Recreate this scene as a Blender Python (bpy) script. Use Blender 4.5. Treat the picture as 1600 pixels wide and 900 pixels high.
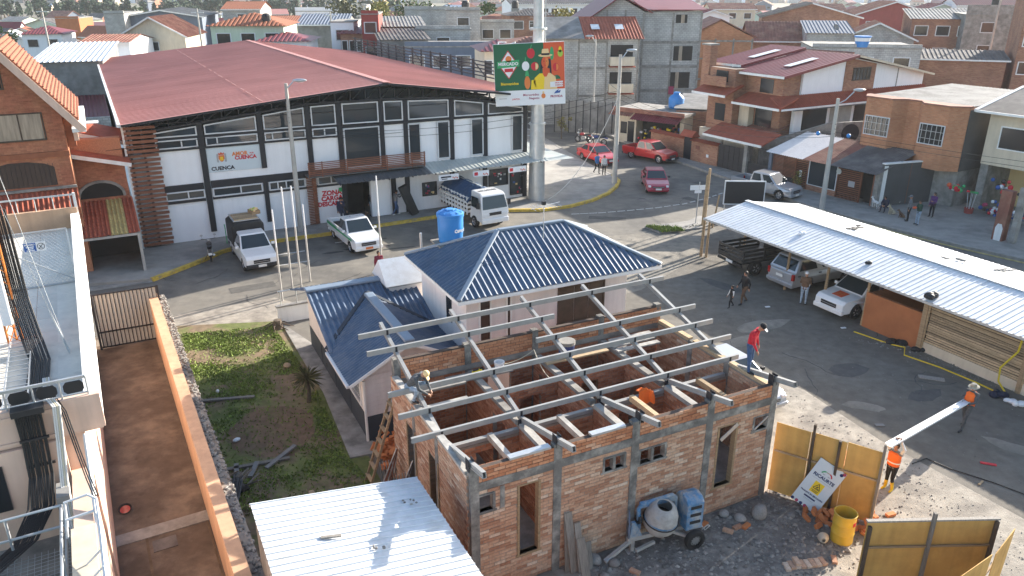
import bpy, bmesh, math, random
import numpy as np
from mathutils import Vector, Matrix
R = math.radians
random.seed(7)
for o in list(bpy.data.objects): bpy.data.objects.remove(o)
scene = bpy.context.scene
COL = scene.collection
# ---------------------------------------------------------------- camera, sky, sun, exposure
cam = bpy.data.cameras.new('camera'); cam.lens = 27.1; cam.sensor_width = 36; cam.clip_start = 0.3; cam.clip_end = 9000
camo = bpy.data.objects.new('camera', cam); COL.objects.link(camo)
camo.location = (0, 0, 14.0); camo.rotation_euler = (R(90 - 21.32), 0, 0)
scene.camera = camo
SUN_AZ, SUN_EL = R(41.0), R(19.0)          # direction towards the sun, angle from +X and height
world = bpy.data.worlds.new('World'); scene.world = world; world.use_nodes = True
wn = world.node_tree.nodes; wl = world.node_tree.links
sky = wn.new('ShaderNodeTexSky'); sky.sky_type = 'NISHITA'; sky.sun_disc = False
sky.sun_elevation = SUN_EL; sky.sun_rotation = math.pi / 2 - SUN_AZ
sky.air_density = 1.0; sky.dust_density = 1.2; sky.ozone_density = 1.0
wl.new(sky.outputs[0], wn['Background'].inputs[0]); wn['Background'].inputs[1].default_value = 0.115
sun = bpy.data.lights.new('sun', 'SUN'); sun.energy = 5.0; sun.angle = R(0.5); sun.color = (1.0, 0.92, 0.81)
suno = bpy.data.objects.new('sun', sun); COL.objects.link(suno)
sv = Vector((math.cos(SUN_AZ) * math.cos(SUN_EL), math.sin(SUN_AZ) * math.cos(SUN_EL), math.sin(SUN_EL)))
suno.rotation_euler = sv.to_track_quat('Z', 'Y').to_euler(); suno.location = (60, 50, 40)
vs = scene.view_settings; vs.view_transform = 'Standard'; vs.look = 'None'; vs.exposure = 1.62; vs.gamma = 1.0; vs.use_curve_mapping = False
scene.render.resolution_x = 1024; scene.render.resolution_y = 576

# ---------------------------------------------------------------- helpers
MATS = {}
def mat(name, col, rough=0.85, var=0.18, scale=2.5, metal=0.0, bump=0.0, bscale=30.0, rnd=0.0, island=0.0,
        col2=None, c2scale=0.6, c2lo=0.45, c2hi=0.62, spec=0.4, coat=0.0, stretch=None, streak=0.0, dust=0.0):
    """procedural surface: base colour + fine noise + optional second colour in patches + bump"""
    m = bpy.data.materials.new(name); m.use_nodes = True; MATS[name] = m
    N = m.node_tree.nodes; L = m.node_tree.links; b = N['Principled BSDF']
    tc = N.new('ShaderNodeTexCoord'); src = tc.outputs['Object']
    if stretch:
        mp = N.new('ShaderNodeMapping'); mp.inputs['Scale'].default_value = stretch; L.new(src, mp.inputs[0]); src = mp.outputs[0]
    def noise(s, d=5.0, ro=0.6):
        n = N.new('ShaderNodeTexNoise'); n.inputs['Scale'].default_value = s; n.inputs['Detail'].default_value = d
        n.inputs['Roughness'].default_value = ro; L.new(src, n.inputs['Vector']); return n
    def rng(out, a, c, lo, hi):
        r = N.new('ShaderNodeMapRange'); r.inputs[1].default_value = a; r.inputs[2].default_value = c
        r.inputs[3].default_value = lo; r.inputs[4].default_value = hi; L.new(out, r.inputs[0]); return r.outputs[0]
    def mixc(fac, A, B):
        x = N.new('ShaderNodeMix'); x.data_type = 'RGBA'
        if isinstance(fac, float): x.inputs[0].default_value = fac
        else: L.new(fac, x.inputs[0])
        for i, q in ((6, A), (7, B)):
            if isinstance(q, tuple): x.inputs[i].default_value = (*q, 1)
            else: L.new(q, x.inputs[i])
        return x.outputs[2]
    c = tuple(col)
    if col2:
        n = noise(c2scale, 6, 0.65); c = mixc(rng(n.outputs[0], c2lo, c2hi, 0, 1), c, tuple(col2))
    def scalec(c, val):
        h = N.new('ShaderNodeHueSaturation'); L.new(val, h.inputs['Value'])
        if isinstance(c, tuple): h.inputs['Color'].default_value = (*c, 1)
        else: L.new(c, h.inputs['Color'])
        return h.outputs[0]
    if var:
        n = noise(scale); c = scalec(c, rng(n.outputs[0], 0.3, 0.7, 1 - var, 1 + var))
    if streak:
        mp = N.new('ShaderNodeMapping'); mp.inputs['Scale'].default_value = (3.0, 3.0, 0.25); L.new(tc.outputs['Object'], mp.inputs[0])
        n = N.new('ShaderNodeTexNoise'); n.inputs['Scale'].default_value = 1.6; n.inputs['Detail'].default_value = 4; L.new(mp.outputs[0], n.inputs['Vector'])
        c = scalec(c, rng(n.outputs[0], 0.42, 0.72, 1.0, 1 - streak))
    if rnd:
        oi = N.new('ShaderNodeObjectInfo'); c = scalec(c, rng(oi.outputs['Random'], 0, 1, 1 - rnd, 1 + rnd))
    if island:
        ge = N.new('ShaderNodeNewGeometry'); c = scalec(c, rng(ge.outputs['Random Per Island'], 0, 1, 1 - island, 1 + island))
    if dust:
        ge = N.new('ShaderNodeNewGeometry'); sp = N.new('ShaderNodeSeparateXYZ'); L.new(ge.outputs['Normal'], sp.inputs[0])
        n = noise(4.0, 6); a = N.new('ShaderNodeMath'); a.operation = 'MULTIPLY'
        L.new(rng(n.outputs[0], 0.4, 0.65, 0, dust), a.inputs[0]); L.new(rng(sp.outputs[2], 0.3, 0.9, 0.25, 1), a.inputs[1])
        c = mixc(a.outputs[0], c, (0.36, 0.32, 0.27))
    if isinstance(c, tuple): b.inputs['Base Color'].default_value = (*c, 1)
    else: L.new(c, b.inputs['Base Color'])
    b.inputs['Roughness'].default_value = rough; b.inputs['Metallic'].default_value = metal
    b.inputs['Specular IOR Level'].default_value = spec; b.inputs['Coat Weight'].default_value = coat
    b.inputs['Coat Roughness'].default_value = 0.08
    if bump:
        n = noise(bscale, 6); bp = N.new('ShaderNodeBump'); bp.inputs['Strength'].default_value = bump; bp.inputs['Distance'].default_value = 0.03
        L.new(n.outputs[0], bp.inputs['Height']); L.new(bp.outputs[0], b.inputs['Normal'])
    return m

class MB:
    def __init__(s): s.v = []; s.f = []; s.m = []; s.i = 0
    def add(s, vs, fs):
        n = len(s.v); s.v += [tuple(v) for v in vs]; s.f += [tuple(i + n for i in f) for f in fs]; s.m += [s.i] * len(fs); return s
    def box(s, x0, x1, y0, y1, z0, z1):
        return s.add([(x0,y0,z0),(x1,y0,z0),(x1,y1,z0),(x0,y1,z0),(x0,y0,z1),(x1,y0,z1),(x1,y1,z1),(x0,y1,z1)],
                     [(0,3,2,1),(4,5,6,7),(0,1,5,4),(1,2,6,5),(2,3,7,6),(3,0,4,7)])
    def bar(s, p, q, w, h=None, up=(0,0,1)):
        p = Vector(p); q = Vector(q); h = h or w; d = (q - p).normalized(); u = Vector(up)
        a = d.cross(u)
        if a.length < 1e-4: a = d.cross(Vector((1,0,0)))
        a.normalize(); u = a.cross(d); a *= w / 2; u *= h / 2
        return s.add([p-a-u, p+a-u, p+a+u, p-a+u, q-a-u, q+a-u, q+a+u, q-a+u],
                     [(0,1,2,3),(4,7,6,5),(0,4,5,1),(1,5,6,2),(2,6,7,3),(3,7,4,0)])
    def cyl(s, p, q, r, r2=None, n=10, cap=True):
        p = Vector(p); q = Vector(q); r2 = r if r2 is None else r2; d = (q - p).normalized()
        a = d.orthogonal().normalized(); b = d.cross(a); vs = []
        for k in range(n):
            t = 2 * math.pi * k / n; e = a * math.cos(t) + b * math.sin(t); vs += [p + e * r, q + e * r2]
        fs = [(2*k, (2*k+2) % (2*n), (2*k+3) % (2*n), 2*k+1) for k in range(n)]
        if cap: fs += [tuple(range(0, 2*n, 2))[::-1], tuple(range(1, 2*n, 2))]
        return s.add(vs, fs)
    def tube(s, pts, r, n=6):
        pts = [Vector(p) for p in pts]; vs = []; m = len(pts); a = None
        for i, p in enumerate(pts):
            d = (pts[min(i+1, m-1)] - pts[max(i-1, 0)]).normalized()
            a = d.orthogonal().normalized() if a is None else (a - d * a.dot(d)).normalized()
            b = d.cross(a); rr = r[i] if isinstance(r, (list, tuple)) else r
            vs += [p + (a * math.cos(2*math.pi*k/n) + b * math.sin(2*math.pi*k/n)) * rr for k in range(n)]
        fs = [(i*n+k, i*n+(k+1) % n, (i+1)*n+(k+1) % n, (i+1)*n+k) for i in range(m-1) for k in range(n)]
        fs += [tuple(range(n))[::-1], tuple(range((m-1)*n, m*n))]
        return s.add(vs, fs)
    def prism(s, poly, z0, z1):
        n = len(poly); vs = [(x, y, z0) for x, y in poly] + [(x, y, z1) for x, y in poly]
        return s.add(vs, [tuple(range(n))[::-1], tuple(range(n, 2*n))] + [(k, (k+1) % n, (k+1) % n + n, k + n) for k in range(n)])
    def prismy(s, poly, y0, y1):          # polygon in x-z, extruded along y
        n = len(poly); vs = [(x, y0, z) for x, z in poly] + [(x, y1, z) for x, z in poly]
        return s.add(vs, [tuple(range(n)), tuple(range(n, 2*n))[::-1]] + [(k, k + n, (k+1) % n + n, (k+1) % n) for k in range(n)])
    def prismx(s, poly, x0, x1):          # polygon in y-z, extruded along x
        n = len(poly); vs = [(x0, y, z) for y, z in poly] + [(x1, y, z) for y, z in poly]
        return s.add(vs, [tuple(range(n))[::-1], tuple(range(n, 2*n))] + [(k, (k+1) % n, (k+1) % n + n, k + n) for k in range(n)])
    def lathe(s, prof, n=16, c=(0,0,0), axis='z', cap=True):
        vs = []
        for r, z in prof:
            for k in range(n):
                t = 2*math.pi*k/n; p = (r*math.cos(t), r*math.sin(t), z)
                if axis == 'y': p = (p[0], p[2], p[1])
                if axis == 'x': p = (p[2], p[0], p[1])
                vs.append((p[0]+c[0], p[1]+c[1], p[2]+c[2]))
        m = len(prof); fs = [(i*n+k, i*n+(k+1) % n, (i+1)*n+(k+1) % n, (i+1)*n+k) for i in range(m-1) for k in range(n)]
        if cap: fs += [tuple(range(n))[::-1], tuple(range((m-1)*n, m*n))]
        return s.add(vs, fs)
    def ball(s, c, r, n=10, m=7):
        r = r if isinstance(r, tuple) else (r, r, r); vs = []
        for i in range(m + 1):
            t = math.pi * i / m; q = max(math.sin(t), 0.02)
            vs += [(c[0]+r[0]*q*math.cos(2*math.pi*k/n), c[1]+r[1]*q*math.sin(2*math.pi*k/n), c[2]-r[2]*math.cos(t)) for k in range(n)]
        fs = [(i*n+k, i*n+(k+1) % n, (i+1)*n+(k+1) % n, (i+1)*n+k) for i in range(m) for k in range(n)]
        fs += [tuple(range(n))[::-1], tuple(range(m*n, (m+1)*n))]
        return s.add(vs, fs)
    def quad(s, *p): return s.add(p, [tuple(range(len(p)))])
    def slab(s, pts, t):                  # a planar polygon thickened by t along its normal
        p = [Vector(q) for q in pts]; n = (p[1]-p[0]).cross(p[2]-p[1]).normalized() * t; k = len(p)
        return s.add([q for q in p] + [q + n for q in p], [tuple(range(k))[::-1], tuple(range(k, 2*k))] + [(i, (i+1) % k, (i+1) % k + k, i + k) for i in range(k)])
    def mesh(s, name):
        me = bpy.data.meshes.new(name); me.from_pydata(s.v, [], s.f); me.update(); return me
    def build(s, name, m, parent=None, loc=(0,0,0), rz=0.0, rot=None, smooth=False, bevel=0.0, bseg=2):
        me = s.mesh(name)
        ms = m if isinstance(m, (list, tuple)) else [m]
        for q in ms: me.materials.append(MATS[q])
        if len(ms) > 1: me.polygons.foreach_set('material_index', s.m)
        if smooth: smooth_mesh(me)
        o = bpy.data.objects.new(name, me); COL.objects.link(o); o.parent = parent
        o.location = loc; o.rotation_euler = rot if rot else (0, 0, rz)
        if bevel:
            b = o.modifiers.new('bevel', 'BEVEL'); b.width = bevel; b.segments = bseg; b.limit_method = 'ANGLE'; b.angle_limit = R(32)
        return o
def smooth_mesh(me, ang=40):
    me.polygons.foreach_set('use_smooth', [True] * len(me.polygons))
    try: me.set_sharp_from_angle(angle=R(ang))
    except Exception: pass
def tag(o, label=None, cat=None, group=None, kind=None):
    if label: o['label'] = label
    if cat: o['category'] = cat
    if group: o['group'] = group
    if kind: o['kind'] = kind
    return o
def thing(name, label, cat, loc=(0,0,0), rz=0.0, group=None):
    o = bpy.data.objects.new(name, None); COL.objects.link(o); o.location = loc; o.rotation_euler = (0, 0, rz)
    o.empty_display_size = 0.2
    return tag(o, label, cat, group)
def struct(o): o['kind'] = 'structure'; return o
def stuff(o): o['kind'] = 'stuff'; return o
def piece(name, me, parent, loc, rot=(0,0,0), scale=None):
    o = bpy.data.objects.new(name, me); COL.objects.link(o); o.parent = parent; o.location = loc; o.rotation_euler = rot
    if scale: o.scale = scale
    return o
KIDS = {}
def copy_tree(o, parent=None):
    c = o.copy(); COL.objects.link(c); c.parent = parent
    for ch in [x for x in o.children]: copy_tree(ch, c)
    return c
def text(body, size, m, parent, loc, rot=(R(90),0,0), name='lettering', ext=0.004, bold=0.0, align='CENTER', sx=1.0):
    cu = bpy.data.curves.new('t', 'FONT'); cu.body = body; cu.size = size; cu.extrude = ext; cu.offset = bold; cu.align_x = align; cu.align_y = 'CENTER'
    cu.resolution_u = 2; cu.space_line = 0.85
    t = bpy.data.objects.new('t', cu); COL.objects.link(t)
    me = bpy.data.meshes.new_from_object(t.evaluated_get(bpy.context.evaluated_depsgraph_get()))
    bpy.data.objects.remove(t); bpy.data.curves.remove(cu)
    me.name = name; me.materials.clear(); me.materials.append(MATS[m])
    o = bpy.data.objects.new(name, me); COL.objects.link(o); o.parent = parent; o.location = loc; o.rotation_euler = rot; o.scale = (sx, 1, 1)
    return o
def corrugated(mb, o, ax, ay, w, l, pitch, amp, prof='sine', poly=None, n=6, nz=None):
    """ribbed sheet: origin o, ax = unit direction across the ribs, ay = unit direction along the ribs"""
    o = Vector(o); ax = Vector(ax); ay = Vector(ay); nz = Vector(nz) if nz else ax.cross(ay).normalized()
    xs = []; hs = []; k = int(math.ceil(w / pitch))
    shapes = {'sine': [(i/n, 0.5 - 0.5*math.cos(2*math.pi*i/n)) for i in range(n)],
              'trap': [(0,0),(0.62,0),(0.72,1),(0.90,1)],
              'barrel': [(0,0),(0.06,0.35),(0.18,0.75),(0.33,1),(0.48,0.75),(0.60,0.35),(0.66,0)],
              'rib': [(0,0),(0.84,0),(0.88,1),(0.96,1)]}
    for j in range(k):
        for a, h in shapes[prof]:
            x = (j + a) * pitch
            if x <= w: xs.append(x); hs.append(h * amp)
    if xs[-1] < w - 1e-4: xs.append(w); hs.append(0)
    vs = []; keep = []
    for x, h in zip(xs, hs):
        y0, y1 = (0, l) if poly is None else poly(x)
        if y1 - y0 < 0.01: y1 = y0 + 0.01
        vs += [o + ax*x + ay*y0 + nz*h, o + ax*x + ay*y1 + nz*h]
    m = len(xs)
    return mb.add(vs, [(2*i, 2*i+2, 2*i+3, 2*i+1) for i in range(m-1)])
def sag(p, q, d, n=14):
    p = Vector(p); q = Vector(q)
    return [p.lerp(q, i/n) - Vector((0,0,d*4*(i/n)*(1-i/n))) for i in range(n+1)]
# ---------------------------------------------------------------- materials
mat('asphalt', (0.18,0.165,0.14), 0.92, 0.16, 1.6, col2=(0.12,0.112,0.10), c2scale=0.3, bump=0.25, bscale=60)
mat('yard_asphalt', (0.145,0.13,0.108), 0.95, 0.2, 2.2, col2=(0.19,0.175,0.15), c2scale=0.28, c2lo=0.5, c2hi=0.75, bump=0.4, bscale=40)
mat('dirt', (0.33,0.295,0.245), 0.97, 0.22, 3.0, col2=(0.22,0.195,0.165), c2scale=0.9, bump=0.6, bscale=25)
mat('grey_dirt', (0.16,0.148,0.135), 0.97, 0.3, 4.0, col2=(0.25,0.23,0.20), c2scale=1.3, bump=0.8, bscale=18)
mat('sidewalk', (0.30,0.285,0.26), 0.9, 0.12, 1.5, col2=(0.22,0.21,0.195), c2scale=0.5, bump=0.15)
mat('yellow_kerb', (0.52,0.36,0.06), 0.85, 0.25, 4, col2=(0.28,0.24,0.16), c2scale=3, c2lo=0.52, c2hi=0.7)
mat('grey_kerb', (0.27,0.255,0.23), 0.9, 0.2, 3)
mat('faded_yellow', (0.40,0.33,0.15), 0.9, 0.3, 3)
mat('road_paint', (0.50,0.49,0.46), 0.9, 0.3, 5)
mat('concrete', (0.29,0.275,0.25), 0.92, 0.25, 2.0, col2=(0.19,0.18,0.165), c2scale=1.2, bump=0.3)
mat('fresh_concrete', (0.155,0.15,0.14), 0.93, 0.3, 3.0, col2=(0.27,0.26,0.235), c2scale=1.5, bump=0.4)
mat('driveway', (0.10,0.072,0.052), 0.85, 0.3, 1.8, col2=(0.21,0.16,0.12), c2scale=0.55, c2lo=0.46, c2hi=0.72, bump=0.2)
mat('pale_gravel', (0.25,0.225,0.185), 0.97, 0.2, 2.5, col2=(0.17,0.155,0.13), c2scale=0.5, bump=0.5, bscale=30)
mat('soil_patch', (0.17,0.11,0.068), 0.98, 0.3, 3, col2=(0.13,0.12,0.05), c2scale=1.2, c2lo=0.5, c2hi=0.65, bump=0.5)
mat('soil', (0.12,0.085,0.055), 0.98, 0.3, 3, bump=0.5)
mat('lawn_soil', (0.20,0.145,0.09), 0.98, 0.3, 3, col2=(0.13,0.15,0.045), c2scale=0.55, c2lo=0.44, c2hi=0.56, bump=0.5)
mat('grass', (0.175,0.235,0.05), 0.85, 0.3, 1.0, island=0.4)
mat('white_wall', (0.83,0.83,0.84), 0.8, 0.03, 1.0, streak=0.05)
mat('white_paint', (0.78,0.77,0.74), 0.75, 0.06, 1.5, streak=0.10)
mat('pinkish_white', (0.74,0.69,0.66), 0.85, 0.07, 1.2, streak=0.10)
mat('cream', (0.62,0.53,0.40), 0.85, 0.08, 1.0, streak=0.12)
mat('pale_green', (0.50,0.58,0.46), 0.85, 0.08, 1.0, streak=0.12)
mat('peach', (0.56,0.35,0.22), 0.85, 0.10, 1.2, streak=0.16, col2=(0.47,0.29,0.185), c2scale=0.9, c2lo=0.5, c2hi=0.7)
mat('peach_pale', (0.66,0.48,0.38), 0.85, 0.07, 1.2, streak=0.12)
mat('orange_plaster', (0.36,0.13,0.05), 0.9, 0.14, 1.2)
mat('red_wall', (0.30,0.06,0.05), 0.85, 0.1, 1.0, streak=0.1)
mat('dark_grey_wall', (0.075,0.075,0.075), 0.85, 0.12, 1.2, col2=(0.36,0.35,0.33), c2scale=0.9, c2lo=0.70, c2hi=0.74)
mat('slate_wall', (0.04,0.05,0.065), 0.75, 0.15, 1.2, bump=0.2)
mat('bluegrey_wall', (0.14,0.17,0.22), 0.85, 0.1, 1.0, streak=0.12)
mat('black_steel', (0.018,0.02,0.026), 0.5, 0.12, 4, spec=0.4)
mat('grey_steel', (0.33,0.33,0.32), 0.5, 0.12, 3, metal=0.2, dust=0.2)
mat('galvanised', (0.50,0.52,0.53), 0.42, 0.12, 2.5, metal=0.6)
mat('pole_concrete', (0.44,0.42,0.385), 0.85, 0.14, 1.5, streak=0.2)
mat('glass', (0.035,0.045,0.052), 0.06, 0.0, spec=0.8)
mat('window_dark', (0.02,0.022,0.025), 0.12, 0.0, spec=0.6)
mat('car_glass', (0.02,0.03,0.035), 0.05, 0.0, spec=0.7)
mat('curtain', (0.33,0.26,0.19), 0.5, 0.35, 1.2, stretch=(6,6,0.6), spec=0.6)
mat('dark_inside', (0.03,0.028,0.026), 0.95, 0.2, 2)
mat('frame_white', (0.62,0.63,0.64), 0.5, 0.05, 2)
mat('brown_slat', (0.20,0.075,0.04), 0.6, 0.15, 3, rnd=0.15)
mat('wood', (0.34,0.235,0.135), 0.85, 0.25, 2.5, stretch=(1,1,8), rnd=0.25)
mat('plank', (0.42,0.31,0.19), 0.9, 0.3, 2.5, stretch=(2,12,12), rnd=0.35)
mat('grey_wood', (0.25,0.225,0.195), 0.92, 0.3, 3, rnd=0.3, stretch=(8,8,1))
mat('dark_wood', (0.085,0.06,0.042), 0.85, 0.3, 3)
mat('plywood', (0.62,0.36,0.105), 0.8, 0.12, 1.2, col2=(0.52,0.29,0.08), c2scale=0.8, streak=0.14)
mat('brick', (0.40,0.23,0.155), 0.95, 0.16, 9, island=0.36, col2=(0.54,0.41,0.31), c2scale=2.2, c2lo=0.50, c2hi=0.62, bump=0.3, bscale=40)
mat('brick_piece', (0.40,0.23,0.155), 0.95, 0.16, 9, rnd=0.36, col2=(0.54,0.41,0.31), c2scale=2.2, c2lo=0.50, c2hi=0.62, bump=0.3, bscale=40)
mat('red_brick_piece', (0.34,0.145,0.085), 0.95, 0.16, 9, rnd=0.22, bump=0.3, bscale=40)
mat('red_brick', (0.34,0.145,0.085), 0.95, 0.16, 9, island=0.22, bump=0.3, bscale=40)
mat('mortar', (0.27,0.235,0.20), 0.97, 0.2, 5, bump=0.3)
mat('cinder_block', (0.33,0.325,0.31), 0.95, 0.1, 2.5, island=0.14, bump=0.2)
mat('cinder_joint', (0.22,0.215,0.205), 0.95, 0.1, 2)
mat('blue_roof', (0.05,0.092,0.16), 0.42, 0.14, 1.0, spec=0.5, col2=(0.075,0.115,0.175), c2scale=0.8, dust=0.14, island=0.10)
mat('blue_cap', (0.19,0.235,0.29), 0.45, 0.12, 2, spec=0.5)
mat('market_roof', (0.50,0.225,0.19), 0.5, 0.08, 0.5, spec=0.35, col2=(0.42,0.185,0.155), c2scale=0.25, island=0.05)
mat('faded_red', (0.52,0.30,0.26), 0.6, 0.2, 3)
mat('tile_brown', (0.235,0.088,0.05), 0.85, 0.22, 2.5, rnd=0.15)
mat('asphalt_patch', (0.10,0.094,0.085), 0.93, 0.2, 2.5, bump=0.3)
mat('maroon_roof', (0.17,0.028,0.034), 0.5, 0.14, 0.8)
mat('tile_red', (0.30,0.075,0.04), 0.8, 0.2, 2.5, island=0.15)
mat('tile_orange', (0.28,0.10,0.05), 0.85, 0.22, 2.5)
mat('tile_yellow', (0.40,0.32,0.13), 0.8, 0.2, 2.5)
mat('rust_roof', (0.22,0.085,0.06), 0.85, 0.25, 1.0, col2=(0.30,0.15,0.10), c2scale=0.8)
mat('dark_roof', (0.10,0.09,0.085), 0.85, 0.3, 1.0, col2=(0.17,0.15,0.14), c2scale=0.6)
mat('fibre_cement', (0.235,0.23,0.22), 0.9, 0.25, 0.8, col2=(0.16,0.155,0.15), c2scale=0.7)
mat('white_sheet', (0.66,0.68,0.70), 0.45, 0.06, 0.7, spec=0.4, col2=(0.50,0.50,0.48), c2scale=1.4, c2lo=0.58, c2hi=0.80, dust=0.25)
mat('canopy_sheet', (0.45,0.47,0.44), 0.4, 0.1, 1.0)
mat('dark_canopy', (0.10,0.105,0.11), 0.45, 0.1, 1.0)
mat('tyre', (0.022,0.022,0.022), 0.85, 0.15, 5)
mat('rim', (0.45,0.45,0.46), 0.35, 0.1, 5, metal=0.7)
mat('black_rim', (0.03,0.03,0.03), 0.4, 0.1, 5)
mat('car_white', (0.74,0.74,0.73), 0.28, 0.03, 2, coat=0.6, dust=0.12)
mat('car_red', (0.42,0.018,0.02), 0.28, 0.05, 2, coat=0.7, dust=0.06)
mat('car_crimson', (0.34,0.02,0.045), 0.28, 0.05, 2, coat=0.7, dust=0.06)
mat('car_silver', (0.42,0.43,0.45), 0.3, 0.04, 2, metal=0.5, coat=0.6, dust=0.1)
mat('car_black', (0.025,0.024,0.024), 0.4, 0.2, 2, dust=0.25)
mat('plastic_black', (0.025,0.025,0.027), 0.55, 0.1, 4)
mat('lamp_glass', (0.68,0.69,0.70), 0.15, 0.0, spec=0.8)
mat('tail_red', (0.35,0.015,0.012), 0.2, 0.0, spec=0.7)
mat('amber', (0.6,0.22,0.03), 0.3, 0.0)
mat('plate_white', (0.72,0.71,0.68), 0.5, 0.05, 4)
mat('plate_orange', (0.62,0.16,0.04), 0.5, 0.05, 4)
mat('sign_white', (0.74,0.75,0.76), 0.6, 0.03, 1.0)
mat('sign_pale', (0.58,0.64,0.67), 0.6, 0.03, 1.0)
mat('ink_black', (0.02,0.02,0.03), 0.7, 0.0)
mat('ink_navy', (0.02,0.03,0.11), 0.7, 0.0)
mat('ink_red', (0.55,0.025,0.04), 0.7, 0.0)
mat('ink_orange', (0.68,0.20,0.05), 0.7, 0.0)
mat('ink_maroon', (0.35,0.04,0.10), 0.7, 0.0)
mat('ink_blue', (0.03,0.10,0.32), 0.7, 0.0)
mat('ink_grey', (0.36,0.36,0.37), 0.7, 0.0)
mat('ink_yellow', (0.80,0.56,0.02), 0.6, 0.0)
mat('ink_green', (0.03,0.33,0.12), 0.6, 0.0)
mat('ink_lime', (0.34,0.52,0.06), 0.6, 0.0)
mat('ink_darkgreen', (0.008,0.11,0.05), 0.6, 0.0)
mat('ink_vermilion', (0.62,0.095,0.03), 0.6, 0.0)
mat('ink_straw', (0.76,0.55,0.27), 0.6, 0.0)
mat('skin', (0.38,0.20,0.125), 0.6, 0.06, 20)
mat('hair', (0.018,0.013,0.011), 0.6, 0.2, 30)
mat('blue_tank', (0.035,0.22,0.56), 0.45, 0.06, 2, dust=0.1)
mat('blue_drum', (0.03,0.055,0.19), 0.5, 0.25, 4, dust=0.2)
mat('mixer_blue', (0.07,0.20,0.36), 0.7, 0.2, 5, col2=(0.37,0.39,0.40), c2scale=2.0, c2lo=0.42, c2hi=0.60, dust=0.7)
mat('mixer_grey', (0.38,0.37,0.345), 0.9, 0.25, 5, col2=(0.22,0.27,0.31), c2scale=2.5, c2lo=0.58, c2hi=0.70, dust=0.4)
mat('drum_yellow', (0.62,0.40,0.035), 0.55, 0.12, 3, dust=0.4)
mat('tarp_blue', (0.022,0.06,0.125), 0.6, 0.18, 2, bump=0.3, bscale=5)
mat('tarp_black', (0.02,0.021,0.023), 0.6, 0.2, 3, bump=0.3, bscale=6)
mat('stone', (0.27,0.26,0.245), 0.93, 0.2, 6, rnd=0.25, bump=0.4)
mat('rubble', (0.22,0.205,0.185), 0.96, 0.2, 6, island=0.45, bump=0.4)
mat('orange_vest', (0.85,0.16,0.02), 0.75, 0.08, 6)
mat('reflective', (0.72,0.70,0.66), 0.5, 0.05, 5)
mat('yellow_tape', (0.66,0.50,0.03), 0.6, 0.1, 5)
mat('bark', (0.12,0.095,0.07), 0.95, 0.3, 8, bump=0.5)
mat('leaf', (0.055,0.095,0.028), 0.7, 0.35, 0.7, island=0.35)
mat('leaf_dark', (0.030,0.060,0.030), 0.75, 0.35, 0.1, island=0.35)
mat('leaf_yellow', (0.22,0.20,0.05), 0.7, 0.3, 0.7, island=0.35)
mat('leaf_dry', (0.105,0.10,0.045), 0.8, 0.3, 2, island=0.35)
mat('cable', (0.02,0.02,0.021), 0.6, 0.0)
mat('cable_white', (0.62,0.60,0.56), 0.6, 0.0)
mat('cable_cream', (0.55,0.49,0.36), 0.6, 0.0)
mat('tower_orange', (0.55,0.17,0.03), 0.6, 0.1, 4)
mat('hill', (0.05,0.075,0.05), 0.95, 0.3, 0.004)
mat('terrain', (0.19,0.165,0.135), 0.97, 0.2, 0.05, col2=(0.10,0.11,0.06), c2scale=0.02, c2lo=0.45, c2hi=0.6)
def brickmat(name, c1, c2, mortar, bw, bh, ms=0.012):
    m = mat(name, c1, 0.93, 0.0); N = m.node_tree.nodes; L = m.node_tree.links; b = N['Principled BSDF']
    tc = N.new('ShaderNodeTexCoord'); sp = N.new('ShaderNodeSeparateXYZ'); L.new(tc.outputs['Object'], sp.inputs[0])
    ad = N.new('ShaderNodeMath'); L.new(sp.outputs[0], ad.inputs[0]); L.new(sp.outputs[1], ad.inputs[1])
    cb = N.new('ShaderNodeCombineXYZ'); L.new(ad.outputs[0], cb.inputs[0]); L.new(sp.outputs[2], cb.inputs[1])
    br = N.new('ShaderNodeTexBrick'); br.inputs['Scale'].default_value = 1.0; br.inputs['Brick Width'].default_value = bw; br.inputs['Row Height'].default_value = bh
    br.inputs['Mortar Size'].default_value = ms; br.inputs['Color1'].default_value = (*c1,1); br.inputs['Color2'].default_value = (*c2,1); br.inputs['Mortar'].default_value = (*mortar,1)
    L.new(cb.outputs[0], br.inputs['Vector'])
    n = N.new('ShaderNodeTexNoise'); n.inputs['Scale'].default_value = 0.6; n.inputs['Detail'].default_value = 6; L.new(tc.outputs['Object'], n.inputs['Vector'])
    r = N.new('ShaderNodeMapRange'); r.inputs[1].default_value = 0.3; r.inputs[2].default_value = 0.7; r.inputs[3].default_value = 0.75; r.inputs[4].default_value = 1.2; L.new(n.outputs[0], r.inputs[0])
    h = N.new('ShaderNodeHueSaturation'); L.new(br.outputs['Color'], h.inputs['Color']); L.new(r.outputs[0], h.inputs['Value']); L.new(h.outputs[0], b.inputs['Base Color'])
    bp = N.new('ShaderNodeBump'); bp.inputs['Strength'].default_value = 0.4; bp.inputs['Distance'].default_value = 0.02; bp.invert = True; L.new(br.outputs['Fac'], bp.inputs['Height']); L.new(bp.outputs[0], b.inputs['Normal'])
    return m
brickmat('block_masonry', (0.47,0.46,0.435), (0.38,0.37,0.35), (0.26,0.255,0.24), 0.42, 0.21, 0.018)
brickmat('brick_masonry', (0.42,0.20,0.11), (0.30,0.12,0.07), (0.26,0.20,0.16), 0.30, 0.10, 0.012)
brickmat('orange_masonry', (0.50,0.235,0.12), (0.42,0.17,0.085), (0.38,0.22,0.14), 0.28, 0.095, 0.010)

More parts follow.
